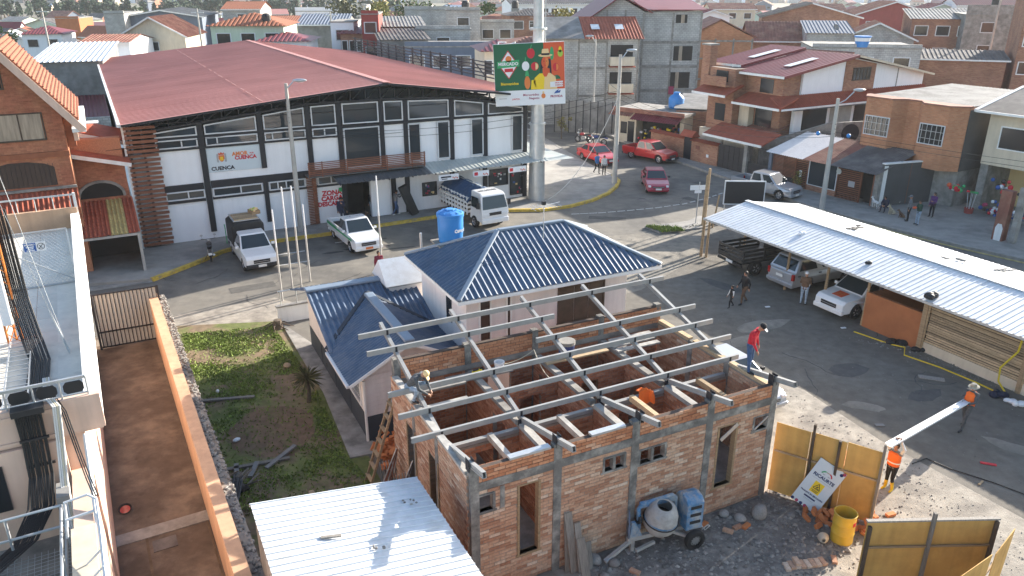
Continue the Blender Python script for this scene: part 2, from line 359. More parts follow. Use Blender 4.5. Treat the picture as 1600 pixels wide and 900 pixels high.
def brick_ramp(name, stops, src):
    """brick colours picked per brick: Random Per Island for joined brickwork, object random for single bricks"""
    m = mat(name, stops[0][1], 0.95, 0.0); N = m.node_tree.nodes; L = m.node_tree.links; b = N['Principled BSDF']
    if src == 'island': g_ = N.new('ShaderNodeNewGeometry').outputs['Random Per Island']
    else: g_ = N.new('ShaderNodeObjectInfo').outputs['Random']
    r = N.new('ShaderNodeValToRGB'); r.color_ramp.interpolation = 'LINEAR'
    while len(r.color_ramp.elements) < len(stops): r.color_ramp.elements.new(0.5)
    for e, (p, c) in zip(r.color_ramp.elements, stops): e.position = p; e.color = (*c, 1)
    L.new(g_, r.inputs[0]); tc = N.new('ShaderNodeTexCoord'); n = N.new('ShaderNodeTexNoise'); n.inputs['Scale'].default_value = 14; n.inputs['Detail'].default_value = 6; L.new(tc.outputs['Object'], n.inputs['Vector'])
    k = N.new('ShaderNodeMapRange'); k.inputs[1].default_value = 0.3; k.inputs[2].default_value = 0.7; k.inputs[3].default_value = 0.82; k.inputs[4].default_value = 1.18; L.new(n.outputs[0], k.inputs[0])
    h = N.new('ShaderNodeHueSaturation'); L.new(r.outputs[0], h.inputs['Color']); L.new(k.outputs[0], h.inputs['Value']); L.new(h.outputs[0], b.inputs['Base Color'])
    bp = N.new('ShaderNodeBump'); bp.inputs['Strength'].default_value = 0.3; bp.inputs['Distance'].default_value = 0.02; L.new(n.outputs[0], bp.inputs['Height']); L.new(bp.outputs[0], b.inputs['Normal'])
DUSTY = [(0.0,(0.33,0.165,0.10)),(0.3,(0.46,0.26,0.165)),(0.6,(0.50,0.31,0.205)),(0.9,(0.54,0.37,0.26)),(1.0,(0.62,0.49,0.38))]
ORANGE = [(0.0,(0.36,0.14,0.07)),(0.4,(0.46,0.205,0.105)),(0.8,(0.52,0.26,0.145)),(1.0,(0.58,0.36,0.24))]
RED = [(0.0,(0.30,0.115,0.06)),(0.5,(0.42,0.175,0.095)),(1.0,(0.50,0.25,0.15))]
for nm, st in (('brick',DUSTY),('parapet_brick',ORANGE),('red_brick',RED)): brick_ramp(nm, st, 'island'); brick_ramp(nm+'_piece', st, 'object')
mat('dark_mortar', (0.085,0.062,0.05), 0.97, 0.2, 5)
mat('raw_concrete', (0.40,0.385,0.355), 0.9, 0.2, 3, col2=(0.30,0.285,0.26), c2scale=2)
# ---------------------------------------------------------------- ground, road, pavements
def flat(name, poly, z, m, kind='structure', n=None):
    o = MB().add([(x, y, z) for x, y in poly], [tuple(range(len(poly)))]).build(name, m)
    if (o.data.polygons[0].normal.z < 0): o.data.flip_normals()
    if kind: o['kind'] = kind
    return o
def raised(name, poly, z0, z1, m):
    a = sum(poly[i][0]*poly[(i+1) % len(poly)][1] - poly[(i+1) % len(poly)][0]*poly[i][1] for i in range(len(poly)))
    return struct(MB().prism(poly if a > 0 else poly[::-1], z0, z1).build(name, m))
flat('terrain', [(-3000,-60),(3000,-60),(3000,4500),(-3000,4500)], -0.03, 'terrain')
road = flat('road', [(-60,24),(60,20),(60,130),(-60,130)], -0.012, 'asphalt')
flat('yard', [(-6,6),(40,6),(40,30),(24,35),(14.5,49.5),(9,45.0),(1,43.0),(-4.5,36),(-4.7,22)], 0.0, 'yard_asphalt')
flat('brightened_gravel_yard', [(-4.2,36.2),(-1.0,40.5),(2.0,43.6),(8.6,45.2),(11.6,44.4),(11.0,41.2),(9.4,39.4),(6.4,35.6),(3.0,33.5),(-3.5,33.0)], 0.002, 'pale_gravel')  # paler sheet brightens the sunlit yard; light level put into the gravel colour
dirt = flat('sunlit_site_ground', [(-3,8),(22,8),(18,12.5),(15.5,16.0),(13.6,19.5),(12.2,22.0),(10.9,25.4),(9.2,27.5),(7.4,26.5),(7.0,19.2),(-1.2,15.0)], 0.006, 'dirt')  # dirt cut along the shed's shadow edge; sunlit tone painted into the ground colour
flat('excavated_soil', [(1.2,15.9),(3.6,15.2),(6.5,15.6),(8.2,16.0),(9.6,17.4),(9.4,20.0),(8.2,20.0),(7.6,19.1)], 0.012, 'grey_dirt')
KERB = [(-18.4,36.85),(-17.52,38.6),(-16.93,39.9),(-16.4,41.3),(-15.77,42.1),(-14.28,43.1),(-11.12,44.7),(-8.08,46.6),(-5.01,48.4),(-2.58,49.6),(0.0,50.0),(2.14,50.1),(3.93,51.0),(5.62,52.6),(6.98,54.6),(7.83,56.6),(8.26,58.4),(7.95,60.2),(6.7,63.4),(5.0,69.2),(3.8,74.0),(1.0,84)]
raised('pavement', KERB + [(-12,100),(-30,60),(-24.5,42.5),(-21.6,36.0)], -0.1, 0.14, 'sidewalk')
def kerb(name, pts, w, z1, m, side=1):
    mb = MB(); L = []
    for i, p in enumerate(pts):
        a = Vector(pts[max(i-1,0)]); b = Vector(pts[min(i+1,len(pts)-1)]); d = (b-a).normalized(); n = Vector((-d.y, d.x))*side
        L.append((Vector(p) - n*w*0.5, Vector(p) + n*w*0.5))
    for (a0,a1),(b0,b1) in zip(L, L[1:]):
        mb.add([(a0.x,a0.y,-0.1),(a1.x,a1.y,-0.1),(b1.x,b1.y,-0.1),(b0.x,b0.y,-0.1),(a0.x,a0.y,z1),(a1.x,a1.y,z1),(b1.x,b1.y,z1),(b0.x,b0.y,z1)],
               [(4,5,6,7),(0,4,7,3),(1,2,6,5),(0,1,5,4),(2,3,7,6)])
    o = mb.build(name, m); o['kind'] = 'structure'; return o
kerb('kerb', KERB[:18], 0.24, 0.165, 'yellow_kerb')
kerb('kerb', KERB[17:], 0.2, 0.16, 'grey_kerb')
RK = [(8,84),(12.23,69.8),(13.92,66.3),(16.3,60.4),(18.6,54.9),(20.5,50.6),(23.54,45.6),(25.85,42.4),(28.5,39.3),(36,31),(44,22)]
raised('pavement', RK + [(60,22),(60,60),(30,70),(14,84)], -0.1, 0.15, 'sidewalk')
kerb('kerb', RK[1:], 0.2, 0.165, 'grey_kerb')
kerb('kerb', [(x-0.22, y-0.12) for x, y in RK[5:]], 0.14, 0.03, 'faded_yellow')
# joints cut across the market pavement
for i in range(11):
    a = Vector(KERB[5]).lerp(Vector(KERB[9]), i/10)
    MB().box(-0.012,0.012,0.15,2.6,0,0.004).build('pavement_joint', 'grey_kerb', road, (a.x, a.y, 0.152), R(28))
# traffic island kerb with weeds
raised('traffic_island', [(8.3,46.3),(9.0,44.95),(11.8,46.0),(13.6,47.8),(12.2,48.6),(11.2,47.4)], -0.05, 0.1, 'sidewalk')
# dotted guide line over the junction
gm = MB().box(-0.28,0.28,-0.06,0.06,0,0.004).mesh('marking'); gm.materials.append(MATS['road_paint'])
pts = [(4.2,49.4),(6.0,49.7),(8.0,50.3),(10.0,51.0),(12.0,52.0),(14.0,53.6),(15.8,55.4),(17.4,57.4)]
k = 0
for p, q in zip(pts, pts[1:]):
    p = Vector(p); q = Vector(q)
    for j in range(3):
        c = p.lerp(q, j/3); piece('marking', gm, road, (c.x, c.y, -0.007), (0,0,math.atan2(q.y-p.y, q.x-p.x))); k += 1
for (x,y,a) in ((-11.9,39.6,28),(-12.6,41.3,28),(-9.6,43.6,28)):
    MB().box(-0.9,0.9,-0.07,0.07,0,0.004).build('marking','road_paint',road,(x,y,-0.007),R(a))
mat('road_stain', (0.055,0.054,0.054), 0.8, 0.3, 2)
def blob(n, rx, ry, jit=0.35):
    return [((1+random.uniform(-jit,jit))*rx*math.cos(2*math.pi*i/n), (1+random.uniform(-jit,jit))*ry*math.sin(2*math.pi*i/n)) for i in range(n)]
for (x,y,a,rx,ry) in ((-10.2,41.4,20,0.7,0.16),(-9.0,42.2,28,0.9,0.14),(-6.6,42.2,20,1.2,0.12),(-4.4,44.0,15,0.8,0.10),(-7.8,44.0,10,0.4,0.10)):
    MB().add([(p[0],p[1],0) for p in blob(11,rx,ry)],[tuple(range(11))]).build('oil_stain','road_stain',road,(x,y,-0.006),R(a))
yard = bpy.data.objects['yard']
for (x,y,a,rx,ry,m) in ((11.0,31.2,25,1.5,0.5,'pale_gravel'),(9.6,29.6,25,1.2,0.4,'pale_gravel'),(13.2,27.0,10,0.9,0.5,'asphalt_patch'),(12.6,24.2,-20,0.7,0.3,'pale_gravel'),(15.2,25.0,30,0.8,0.35,'asphalt_patch'),(10.6,36.2,-50,1.4,0.4,'asphalt_patch'),(16.4,21.5,-40,1.0,0.3,'pale_gravel')):
    MB().add([(p[0],p[1],0) for p in blob(14,rx,ry,0.2)],[tuple(range(14))]).build('surface_patch',m,yard,(x,y,0.004),R(a))
for (x,y,a,w_,d_) in ((-13.0,36.0,28,2.2,0.8),(-6.0,40.2,28,1.6,1.0),(6.2,48.4,-10,2.4,0.7),(12.8,53.0,-60,1.8,0.7),(14.6,58.0,-60,1.2,1.0),(-2.0,45.0,28,1.4,0.6)):
    MB().box(-w_/2,w_/2,-d_/2,d_/2,0,0.003).build('surface_patch','asphalt_patch',road,(x,y,-0.009),R(a))
for i in range(26):
    x,y,L0 = random.choice([(-12,36,7),(9,49,6),(12,56,5),(11,30,6),(14,25,5),(4,40,5)]); x += random.uniform(-L0,L0)*0.8; y += random.uniform(-1,1)*3; a = random.uniform(0,3.14); p = [(x,y)]
    for k in range(7): a += random.uniform(-0.6,0.6); p.append((p[-1][0]+0.35*math.cos(a),p[-1][1]+0.35*math.sin(a)))
    cr_ = MB()
    for q0,q1 in zip(p,p[1:]): cr_.bar((q0[0],q0[1],0),(q1[0],q1[1],0),random.uniform(0.012,0.03),0.004)
    cr_.build('surface_crack','road_stain',road,(0,0,0.004 if y < 43 else -0.008))
for (x,y) in ((-7.4,42.6),(9.2,53.2)): MB().lathe([(0.34,0),(0.34,0.006)],20).build('manhole_cover','dark_roof',road,(x,y,-0.011))
# plot between the driveway wall and the white house
flat('garden_plot', [(-15.2,31.2),(-10.3,31.8),(-8.6,28.4),(-4.7,21.3),(-3.8,19.3),(-4.0,14.5),(-8,9),(-5.3,13.2)], 0.004, 'lawn_soil')
flat('road_edge', [(-15.2,31.1),(-10.4,31.7),(-9.0,33.2),(-11.5,34.6),(-15.6,32.4)], 0.002, 'dirt')
raised('garden_path', [(-10.3,31.5),(-8.35,29.3),(-4.62,21.9),(-3.9,21.35),(-5.15,20.9),(-7.0,25.2),(-8.5,28.0)], -0.05, 0.05, 'concrete')
def in_poly(x, y, P):
    c = False
    for i in range(len(P)):
        (x1,y1),(x2,y2) = P[i], P[i-1]
        if (y1 > y) != (y2 > y) and x < (x2-x1)*(y-y1)/(y2-y1)+x1: c = not c
    return c
def blades(name, poly, n, h, m, cover=None, z=0.0, w=0.035):
    mb = MB(); xs = [p[0] for p in poly]; ys = [p[1] for p in poly]
    while n:
        x = random.uniform(min(xs),max(xs)); y = random.uniform(min(ys),max(ys))
        if not in_poly(x,y,poly): continue
        n -= 1
        if cover and random.random() > cover(x,y): continue
        a = random.uniform(0,6.28); l = h*random.uniform(0.4,1.2); t = random.uniform(0,6.28); e = l*random.uniform(0.3,0.9)
        ww = w*random.uniform(0.6,1.5)
        mb.add([(x-ww*math.cos(a),y-ww*math.sin(a),z),(x+ww*math.cos(a),y+ww*math.sin(a),z),(x+e*math.cos(t),y+e*math.sin(t),z+l)],[(0,1,2)])
    return mb.build(name, m)
from mathutils import noise as mnoise
SOIL = [(-9.6,22.6),(-9.2,24.0),(-8.0,24.3),(-6.9,23.7),(-6.6,22.4),(-7.1,21.2),(-8.2,20.9),(-9.2,21.5)]
flat('bare_soil', [(x+random.uniform(-0.15,0.15),y+random.uniform(-0.15,0.15)) for x,y in SOIL], 0.009, 'soil_patch')
def lawn_cover(x, y):
    if in_poly(x,y,SOIL): return 0.10
    v = mnoise.noise((x*0.55, y*0.55, 3.0)) + 0.5*mnoise.noise((x*1.7,y*1.7,1.0))
    s = 0.62 if y > 26.5 else (0.30 if y > 23 else (0.12 if y > 20.5 and x < -7.0 else 0.42))
    return max(0.05, min(1.0, s + v*1.3))
LAWN = [(-14.3,30.4),(-10.6,31.2),(-8.7,28.0),(-7.2,25.2),(-5.3,21.2),(-4.3,19.6),(-5.0,17.8),(-7.6,18.0),(-10.9,24.0),(-12.8,27.2)]
tag(blades('grass', LAWN, 34000, 0.075, 'grass', lawn_cover), 'short patchy green grass on the plot beside the driveway wall', 'grass', kind='stuff')
tag(blades('weeds', [(8.3,46.2),(9.1,44.95),(10.6,45.3),(10.2,45.9)], 900, 0.22, 'grass', None, 0.08), 'green weeds on the corner of the traffic island', 'weeds', kind='stuff')
tag(blades('weeds', [(10.4,45.6),(13.2,46.9),(12.8,47.2),(10.8,46.2)], 260, 0.16, 'leaf_dry', None, 0.02), 'thin dark weeds along the kerb below the blank board', 'weeds', kind='stuff')
# gravel and litter of the site
def pebbles(name, poly, n, r0, r1, m, z=0.0):
    mb = MB(); xs = [p[0] for p in poly]; ys = [p[1] for p in poly]
    while n:
        x = random.uniform(min(xs),max(xs)); y = random.uniform(min(ys),max(ys))
        if not in_poly(x,y,poly): continue
        n -= 1; r = r0*(r1/r0)**(random.random()**2.2); a = random.uniform(0,6.28); c, s = math.cos(a), math.sin(a)
        q = [(1,0.1,0.2),(0.2,1,0.3),(-1,-0.1,0.15),(-0.1,-0.9,0.25),(0.15,0.1,0.9)]
        q = [(vx*random.uniform(0.6,1.2)*r, vy*random.uniform(0.6,1.2)*r, vz*r*random.uniform(0.6,1.1)) for vx,vy,vz in q]
        mb.add([(x+vx*c-vy*s, y+vx*s+vy*c, z+vz) for vx,vy,vz in q], [(0,1,4),(1,2,4),(2,3,4),(3,0,4)])
    return mb.build(name, m)
tag(pebbles('gravel', [(1.2,15.4),(3.6,14.9),(6.5,15.4),(8.2,15.8),(9.6,17.2),(9.4,20.2),(8.2,20.0),(7.4,19.0)], 2600, 0.02, 0.10, 'rubble', 0.008), 'loose grey gravel and rubble along the foot of the brick building', 'gravel', kind='stuff')
tag(pebbles('gravel', [(5,12),(14,12),(14.2,17.5),(11.8,22.5),(10.2,25.5),(9.4,22),(8.6,17.5)], 2200, 0.012, 0.045, 'rubble', 0.006), 'fine gravel scattered over the sunlit building site', 'gravel', kind='stuff')
tag(pebbles('grit', [(7.5,26.5),(11,25.5),(13,22),(15.5,17.5),(24,22),(19,26),(16.5,29.5),(9,34)], 700, 0.012, 0.035, 'rubble', 0.004), 'scattered grit and small litter on the shaded yard', 'grit', kind='stuff')
tag(pebbles('grit', [(-3.5,37),(1,43.2),(9,45),(10,41),(8,36),(2,36)], 900, 0.012, 0.04, 'rubble', 0.004), 'fine gravel on the sunlit yard behind the blue roof', 'grit', kind='stuff')
tag(pebbles('grit', [(14.3,30.0),(16.6,29.3),(18.6,25.6),(18.2,25.2),(16.0,28.6)], 260, 0.02, 0.07, 'rubble', 0.004), 'debris lying along the foot of the plank wall', 'debris', kind='stuff')
# ---------------------------------------------------------------- market hall  (local x along the facade, y into the building)
mk = thing('market_hall', 'large white market hall with black steel frame and red metal roof', 'building', (-20.9,41.9,0), R(28))
W0 = 24.9; DEP = 43.0
PK = 14.6
def roofz(t): return 7.25 + (8.62-7.25)*t/PK if t <= PK else 8.62 - (8.62-7.05)*(t-PK)/(26.6-PK)
w = MB()
DX0, DX1 = 11.85, 13.45
# facade wall as butted panels round the openings; plane at y=0.1
def wall(x0,x1,z0,z1,y0=0.10,y1=0.35): w.box(x0,x1,y0,y1,z0,z1)
wall(0,DX0,0,2.5); wall(0,11.75,2.5,3.2); wall(0,DX0,3.2,5.45); wall(DX1,W0,0.0,2.62); wall(DX1,W0,2.62,3.3); wall(DX0,DX1,2.8,3.3)
wall(DX0,W0,3.3,5.95)
w.box(0,0.25,0.35,DEP,0,6.9); w.box(W0-0.25,W0,0.35,DEP,0,6.4); w.box(0.25,W0-0.25,DEP-0.3,DEP,0,6.4)
w.build('wall','white_wall',mk)
# dark upper interior and door interior
MB().box(DX0+0.02,DX1-0.02,1.6,4.0,0.15,2.8).build('entrance_passage','dark_inside',mk)
MB().box(DX1,14.7,-0.0,0.1,0.14,2.85).build('entrance_pier','white_wall',mk)
# roof sheets: ribs run from eave to ridge
def roof_side(t0, t1, nm):
    z0, z1 = roofz(t0), roofz(t1); L = math.hypot(t1-t0, z1-z0); ay = ((t1-t0)/L, 0, (z1-z0)/L)
    n = 20; step = (DEP+2.0)/n
    for i in range(n):
        mb = MB(); corrugated(mb, (t0, -1.0+i*step, z0+0.004*(i%2)), (0,1,0), ay, step+0.02, L, 0.45, 0.035, 'rib', nz=(-ay[2]*(1 if ay[0]>0 else -1),0,abs(ay[0])))
        ob = mb.build(nm,'market_roof',mk)
roof_side(-0.25, PK, 'roof_sheet'); roof_side(26.6, PK, 'roof_sheet')
for t_ in (7.2,):
    zz = roofz(t_)+0.045
    for k_ in range(16): MB().box(t_-0.018,t_+0.018,-0.9+k_*2.8,-0.9+k_*2.8+random.uniform(1.2,2.5),zz,zz+0.012).build('lap_joint','faded_red',mk,rot=(0,0,0))
MB().box(PK-0.22,PK+0.22,-1.02,DEP+1.0,8.63,8.67).build('ridge_cap','market_roof',mk)
sof = MB()
for a, b in ((-0.2,PK),(PK,26.5)):
    sof.add([(a,-0.98,roofz(a)-0.05),(b,-0.98,roofz(b)-0.05),(b,DEP+0.9,roofz(b)-0.05),(a,DEP+0.9,roofz(a)-0.05)],[(0,3,2,1)])
    sof.bar((a,-0.98,roofz(a)-0.07),(b,-0.98,roofz(b)-0.07),0.04,0.12)
sof.build('roof_underside','black_steel',mk)
MB().bar((-0.3,-1,7.2),(-0.3,DEP+1,7.2),0.16,0.14).build('gutter','frame_white',mk)
# trusses under the front edge
for (yy) in (-0.1, 6.0):
    tr = MB(); tr.bar((0.0,yy,6.55),(9.9,yy,7.55),0.12,0.12); tr.bar((9.9,yy,7.55),(PK,yy,7.55),0.12,0.12); tr.bar((PK,yy,7.55),(19.2,yy,7.4),0.12,0.12); tr.bar((19.2,yy,7.4),(24.8,yy,6.5),0.12,0.12)
    def lowz(t): return 6.55+t*0.101 if t<9.9 else (7.55 if t<PK else (7.55-(t-PK)*0.033 if t<19.2 else 7.4-(t-19.2)*0.16))
    ts = [0.3+i*0.94 for i in range(27)]
    for i, t in enumerate(ts):
        top = roofz(t)-0.14
        if top - lowz(t) > 0.12:
            tr.bar((t,yy,lowz(t)),(t,yy,top),0.07,0.07)
            if i+1 < len(ts): tr.bar((t,yy,lowz(t)),(ts[i+1],yy,roofz(ts[i+1])-0.14),0.05,0.05)
    tr.bar((0,yy,roofz(0)-0.14),(PK,yy,roofz(PK)-0.14),0.12,0.1); tr.bar((PK,yy,roofz(PK)-0.14),(26.4,yy,roofz(26.4)-0.14),0.12,0.1)
    tr.build('truss','black_steel',mk)
# steel columns and beams on the facade
for t,z0,z1 in ((3.75,0.55,6.95),(7.05,4.0,7.2),(7.0,0.7,3.4),(9.85,3.4,7.5),(11.75,0.15,7.5),(14.42,3.3,7.45),(16.03,3.3,7.4),(19.2,3.3,7.3),(21.65,3.3,6.95),(24.7,0.15,6.5),(15.0,0.15,2.9),(15.95,0.15,2.95),(19.15,0.15,2.95),(21.6,0.15,2.95)):
    hw = 0.15 if z1-z0 > 3 or t > 14 else 0.13
    if t == 3.75: hw = 0.16
    MB().box(t-hw,t+hw,-0.02,0.12,z0,z1).build('column','black_steel',mk)
for a,b,z0,z1 in ((0.6,11.6,5.45,5.60),(0.6,11.6,6.06,6.22),(11.9,24.55,5.94,6.10),(1.45,3.55,3.12,3.5),(3.95,11.6,3.14,3.56),(1.45,3.55,2.44,2.62),(3.95,6.85,2.46,2.60),(7.15,11.6,2.46,2.60),(15.1,24.5,2.72,2.90),(1.45,24.7,6.98,7.02)):
    MB().box(a,b,0.0,0.098,z0,z1).build('beam','black_steel',mk)
# windows: frame ring + pane
def win(x0,x1,z0,z1,z0b=None,z1b=None,nm='window',fr='frame_white',fw=0.07,mull=(),glass='glass'):
    z0b = z0 if z0b is None else z0b; z1b = z1 if z1b is None else z1b
    f = MB(); y = -0.015
    f.bar((x0,y,z0),(x1,y,z0b),0.06,fw,(0,0,1)); f.bar((x0,y,z1),(x1,y,z1b),0.06,fw); f.bar((x0+fw/2,y,z0+fw/2),(x0+fw/2,y,z1-fw/2),0.06,fw,(1,0,0)); f.bar((x1-fw/2,y,z0b+fw/2),(x1-fw/2,y,z1b-fw/2),0.06,fw,(1,0,0))
    for q in mull:
        zz0 = z0+(z0b-z0)*(q-x0)/(x1-x0); zz1 = z1+(z1b-z1)*(q-x0)/(x1-x0); f.bar((q,y,zz0),(q,y,zz1),0.06,fw,(1,0,0))
    o = f.build(nm, fr, mk)
    MB().slab([(x0+0.03,0.07,z0+0.03),(x1-0.03,0.07,z0b+0.03),(x1-0.03,0.07,z1b-0.03),(x0+0.03,0.07,z1-0.03)],0.02).build('pane',glass,o)
    return o
win(1.35,3.58,6.26,6.50,None,6.72); win(3.98,6.85,6.26,6.74,None,7.05); win(7.25,9.65,6.26,7.06,None,7.34)
win(10.05,11.55,6.26,7.36,None,7.40); win(11.95,14.25,6.22,7.40,6.2,7.40); win(14.6,15.85,6.2,7.38,6.19,7.34); win(16.2,19.0,6.18,7.32,6.16,7.22); win(19.4,21.5,6.15,7.16,6.13,6.86); win(21.85,24.5,6.12,6.82,6.1,6.35)
win(1.35,3.55,5.62,6.04,mull=(2.7,)); win(3.98,6.85,5.62,6.04,mull=(4.6,)); win(7.25,9.65,5.62,6.04,mull=(7.7,)); win(10.05,11.55,5.6,6.04,mull=(10.8,))
win(11.95,14.25,3.5,5.9)
for a,b in ((16.15,17.0),(18.15,19.02),(20.58,21.48),(23.65,24.5)): win(a,b,3.48,5.86)
win(1.45,3.55,2.66,3.1,mull=(2.65,)); win(3.98,6.8,2.64,3.1,mull=(5.55,)); win(7.18,9.35,2.64,3.1,mull=(7.7,8.2)); win(10.1,11.55,2.64,3.1,mull=(10.95,))
win(16.95,17.98,1.1,1.95,fr='black_steel'); win(21.85,23.35,1.2,2.3,fr='black_steel'); win(23.5,24.48,0.4,2.3,fr='black_steel')
# coloured goods behind the shop panes
for i in range(26):
    bx = random.choice([(16.99,17.9,1.15,1.85),(21.9,23.2,1.25,2.1),(23.55,24.4,0.45,2.1)])
    x = random.uniform(bx[0],bx[1]); z = random.uniform(bx[2],bx[3])
    MB().box(x,x+random.uniform(0.08,0.2),0.03,0.06,z,z+random.uniform(0.06,0.16)).build('displayed_goods',random.choice(['ink_red','sign_white','ink_straw','ink_grey','ink_maroon','ink_blue']),mk)
# slatted screens (brown boards)
sl = MB().box(0,1.62,-0.26,-0.18,0,0.155).mesh('slat'); sl.materials.append(MATS['brown_slat'])
for i in range(27): piece('slat', sl, mk, (-0.12,0,0.25+i*0.253), (0,0,0), (1 if i % 2 else 0.97,1,1))
MB().box(0.02,0.12,-0.178,0.1,0.2,7.0).box(0.7,0.8,-0.178,0.1,0.2,7.0).build('slat_support','black_steel',mk)
sp = MB().box(0,0.62,-0.16,-0.1,0,0.055).mesh('slat'); sp.materials.append(MATS['brown_slat'])
for i in range(31): piece('slat', sp, mk, (9.38,0,0.22+i*0.103))
MB().box(9.75,9.98,-0.098,-0.0,0.2,3.4).build('slat_support','brown_slat',mk)
sr = MB().box(0,7.5,-1.02,-0.97,0,0.055).mesh('slat'); sr.materials.append(MATS['brown_slat'])
for i in range(8): piece('slat', sr, mk, (9.36,0,3.42+i*0.108))
for x in (9.4,10.2,11.75,14.3,15.95,16.8): MB().box(x,x+0.06,-0.968,-0.9,3.3,4.25).build('rail_post','brown_slat',mk)
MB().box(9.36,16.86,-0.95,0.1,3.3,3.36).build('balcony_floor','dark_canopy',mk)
# canopy over the pavement
def cano(x0,x1,m,drop=0.1):
    mb = MB(); corrugated(mb,(x0,-1.9,3.05-drop),(1,0,0),(0,1.9/math.hypot(1.9,0.35),0.35/math.hypot(1.9,0.35)),x1-x0,math.hypot(1.9,0.35)+0.02,0.3,0.03,'trap'); return mb.build('canopy_sheet',m,mk)
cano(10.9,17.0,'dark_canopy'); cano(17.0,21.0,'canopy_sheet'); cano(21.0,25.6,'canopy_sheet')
mb = MB(); corrugated(mb,(24.95,-1.9,2.95),(0,1,0),(1,0,0),9.5,2.6,0.3,0.03,'trap'); mb.build('canopy_sheet','canopy_sheet',mk)
for i in range(10): MB().bar((11.0+i*1.55,-1.88,2.92),(11.0+i*1.55,0.1,3.24),0.06,0.08).build('canopy_bracket','black_steel',mk)
# right-hand side wall windows
for y in (1.2,3.4,5.6): MB().box(W0+0.002,W0+0.05,y,y+1.9,3.3,5.8).build('side_window','glass',mk)
for y in (1.0,3.15,5.35,7.6): MB().box(W0+0.002,W0+0.09,y,y+0.1,0.2,6.2).build('side_mullion','frame_white',mk)
# back railing / parapet beyond the right slope
bk = MB()
for i in range(5): bk.bar((26.9,6,7.3+i*0.28),(26.9,DEP+3,7.3+i*0.28),0.07,0.09)
for y in [6+i*2.3 for i in range(18)]: bk.bar((26.9,y,6.2),(26.9,y,8.55),0.12,0.12); 
for y in [6+i*4.6 for i in range(9)]: bk.bar((26.9,y,7.3),(26.9,y+2.3,8.4),0.07,0.07)
bk.build('roof_railing','black_steel',mk)
MB().box(26.7,27.1,6,DEP+3,0.1,6.4).build('boundary_wall','white_wall',mk)
# signs on the wall
MB().box(3.93,6.9,0.05,0.088,4.02,5.42).build('sign_panel','sign_pale',mk)
yy = 0.046
text('CUENCA',0.30,'ink_black',mk,(4.72,yy,4.22),bold=0.012,sx=1.05)
text('AMOR',0.30,'ink_orange',mk,(5.75,yy,4.98),bold=0.014); text('POR',0.12,'ink_red',mk,(6.42,yy,4.96),bold=0.004); text('CUENCA',0.30,'ink_red',mk,(6.05,yy,4.74),bold=0.014)
MB().box(4.25,5.25,yy,yy+0.003,4.035,4.05).build('sign_line','ink_grey',mk)
# municipal coat of arms: shield, mantling, crown
cr = MB(); cr.prismy([(-0.16,0.12),(0.16,0.12),(0.17,-0.08),(0.1,-0.2),(0,-0.27),(-0.1,-0.2),(-0.17,-0.08)],0.0,0.006); cr.build('crest_shield','ink_orange',mk,(4.72,0.04,4.86))
c2 = MB()
for s in (-1,1):
    for a in range(6):
        t = R(-60+a*26); c2.lathe([(0.055,0),(0.055,0.005)],8,(s*(0.20+0.03*math.cos(t)),0,0.22*math.sin(t)),'y')
c2.build('crest_mantling','ink_grey',mk,(4.72,0.043,4.82))
MB().prismy([(-0.14,0),(0.14,0),(0.17,0.14),(0.08,0.08),(0,0.17),(-0.08,0.08),(-0.17,0.14)],0,0.005).build('crest_crown','ink_vermilion',mk,(4.72,0.042,5.0))
MB().box(-0.07,0.07,0,0.004,-0.1,0.02).box(-0.12,0.12,0,0.004,-0.17,-0.12).build('crest_charge','ink_yellow',mk,(4.72,0.035,4.86))
text('ZONA',0.42,'ink_red',mk,(10.95,0.085,2.0),bold=0.02); text('CARGA',0.40,'ink_red',mk,(10.93,0.085,1.66),bold=0.02); text('DESCARGA',0.38,'ink_red',mk,(10.92,0.085,1.32),bold=0.02,sx=0.92)
MB().box(11.4,11.66,0.06,0.085,2.02,2.28).build('safety_sign','ink_green',mk)
for (x,ws,a) in ((18.05,1.4,'ink_black'),(20.35,1.15,'ink_red'),(23.05,1.35,'ink_red')):
    s = MB().box(x-ws/2,x+ws/2,-1.95,-1.9,2.45,2.82).build('shop_sign','sign_white',mk,(0,0,0))
    if a == 'ink_black':
        MB().box(x-0.55,x+0.15,-1.956,-1.95,2.62,2.72).box(x-0.5,x-0.1,-1.956,-1.95,2.52,2.57).build('sign_print',a,s)
    else:
        MB().box(x-ws/2+0.08,x-ws/2+0.34,-1.956,-1.95,2.53,2.75).build('sign_block',a,s)
    for q in range(4): MB().box(x+ws/2-0.14-0.1*q,x+ws/2-0.08-0.1*q,-1.956,-1.95,2.5+0.05*(q%2),2.6+0.05*(q%2)).build('sign_mark','ink_vermilion',s)
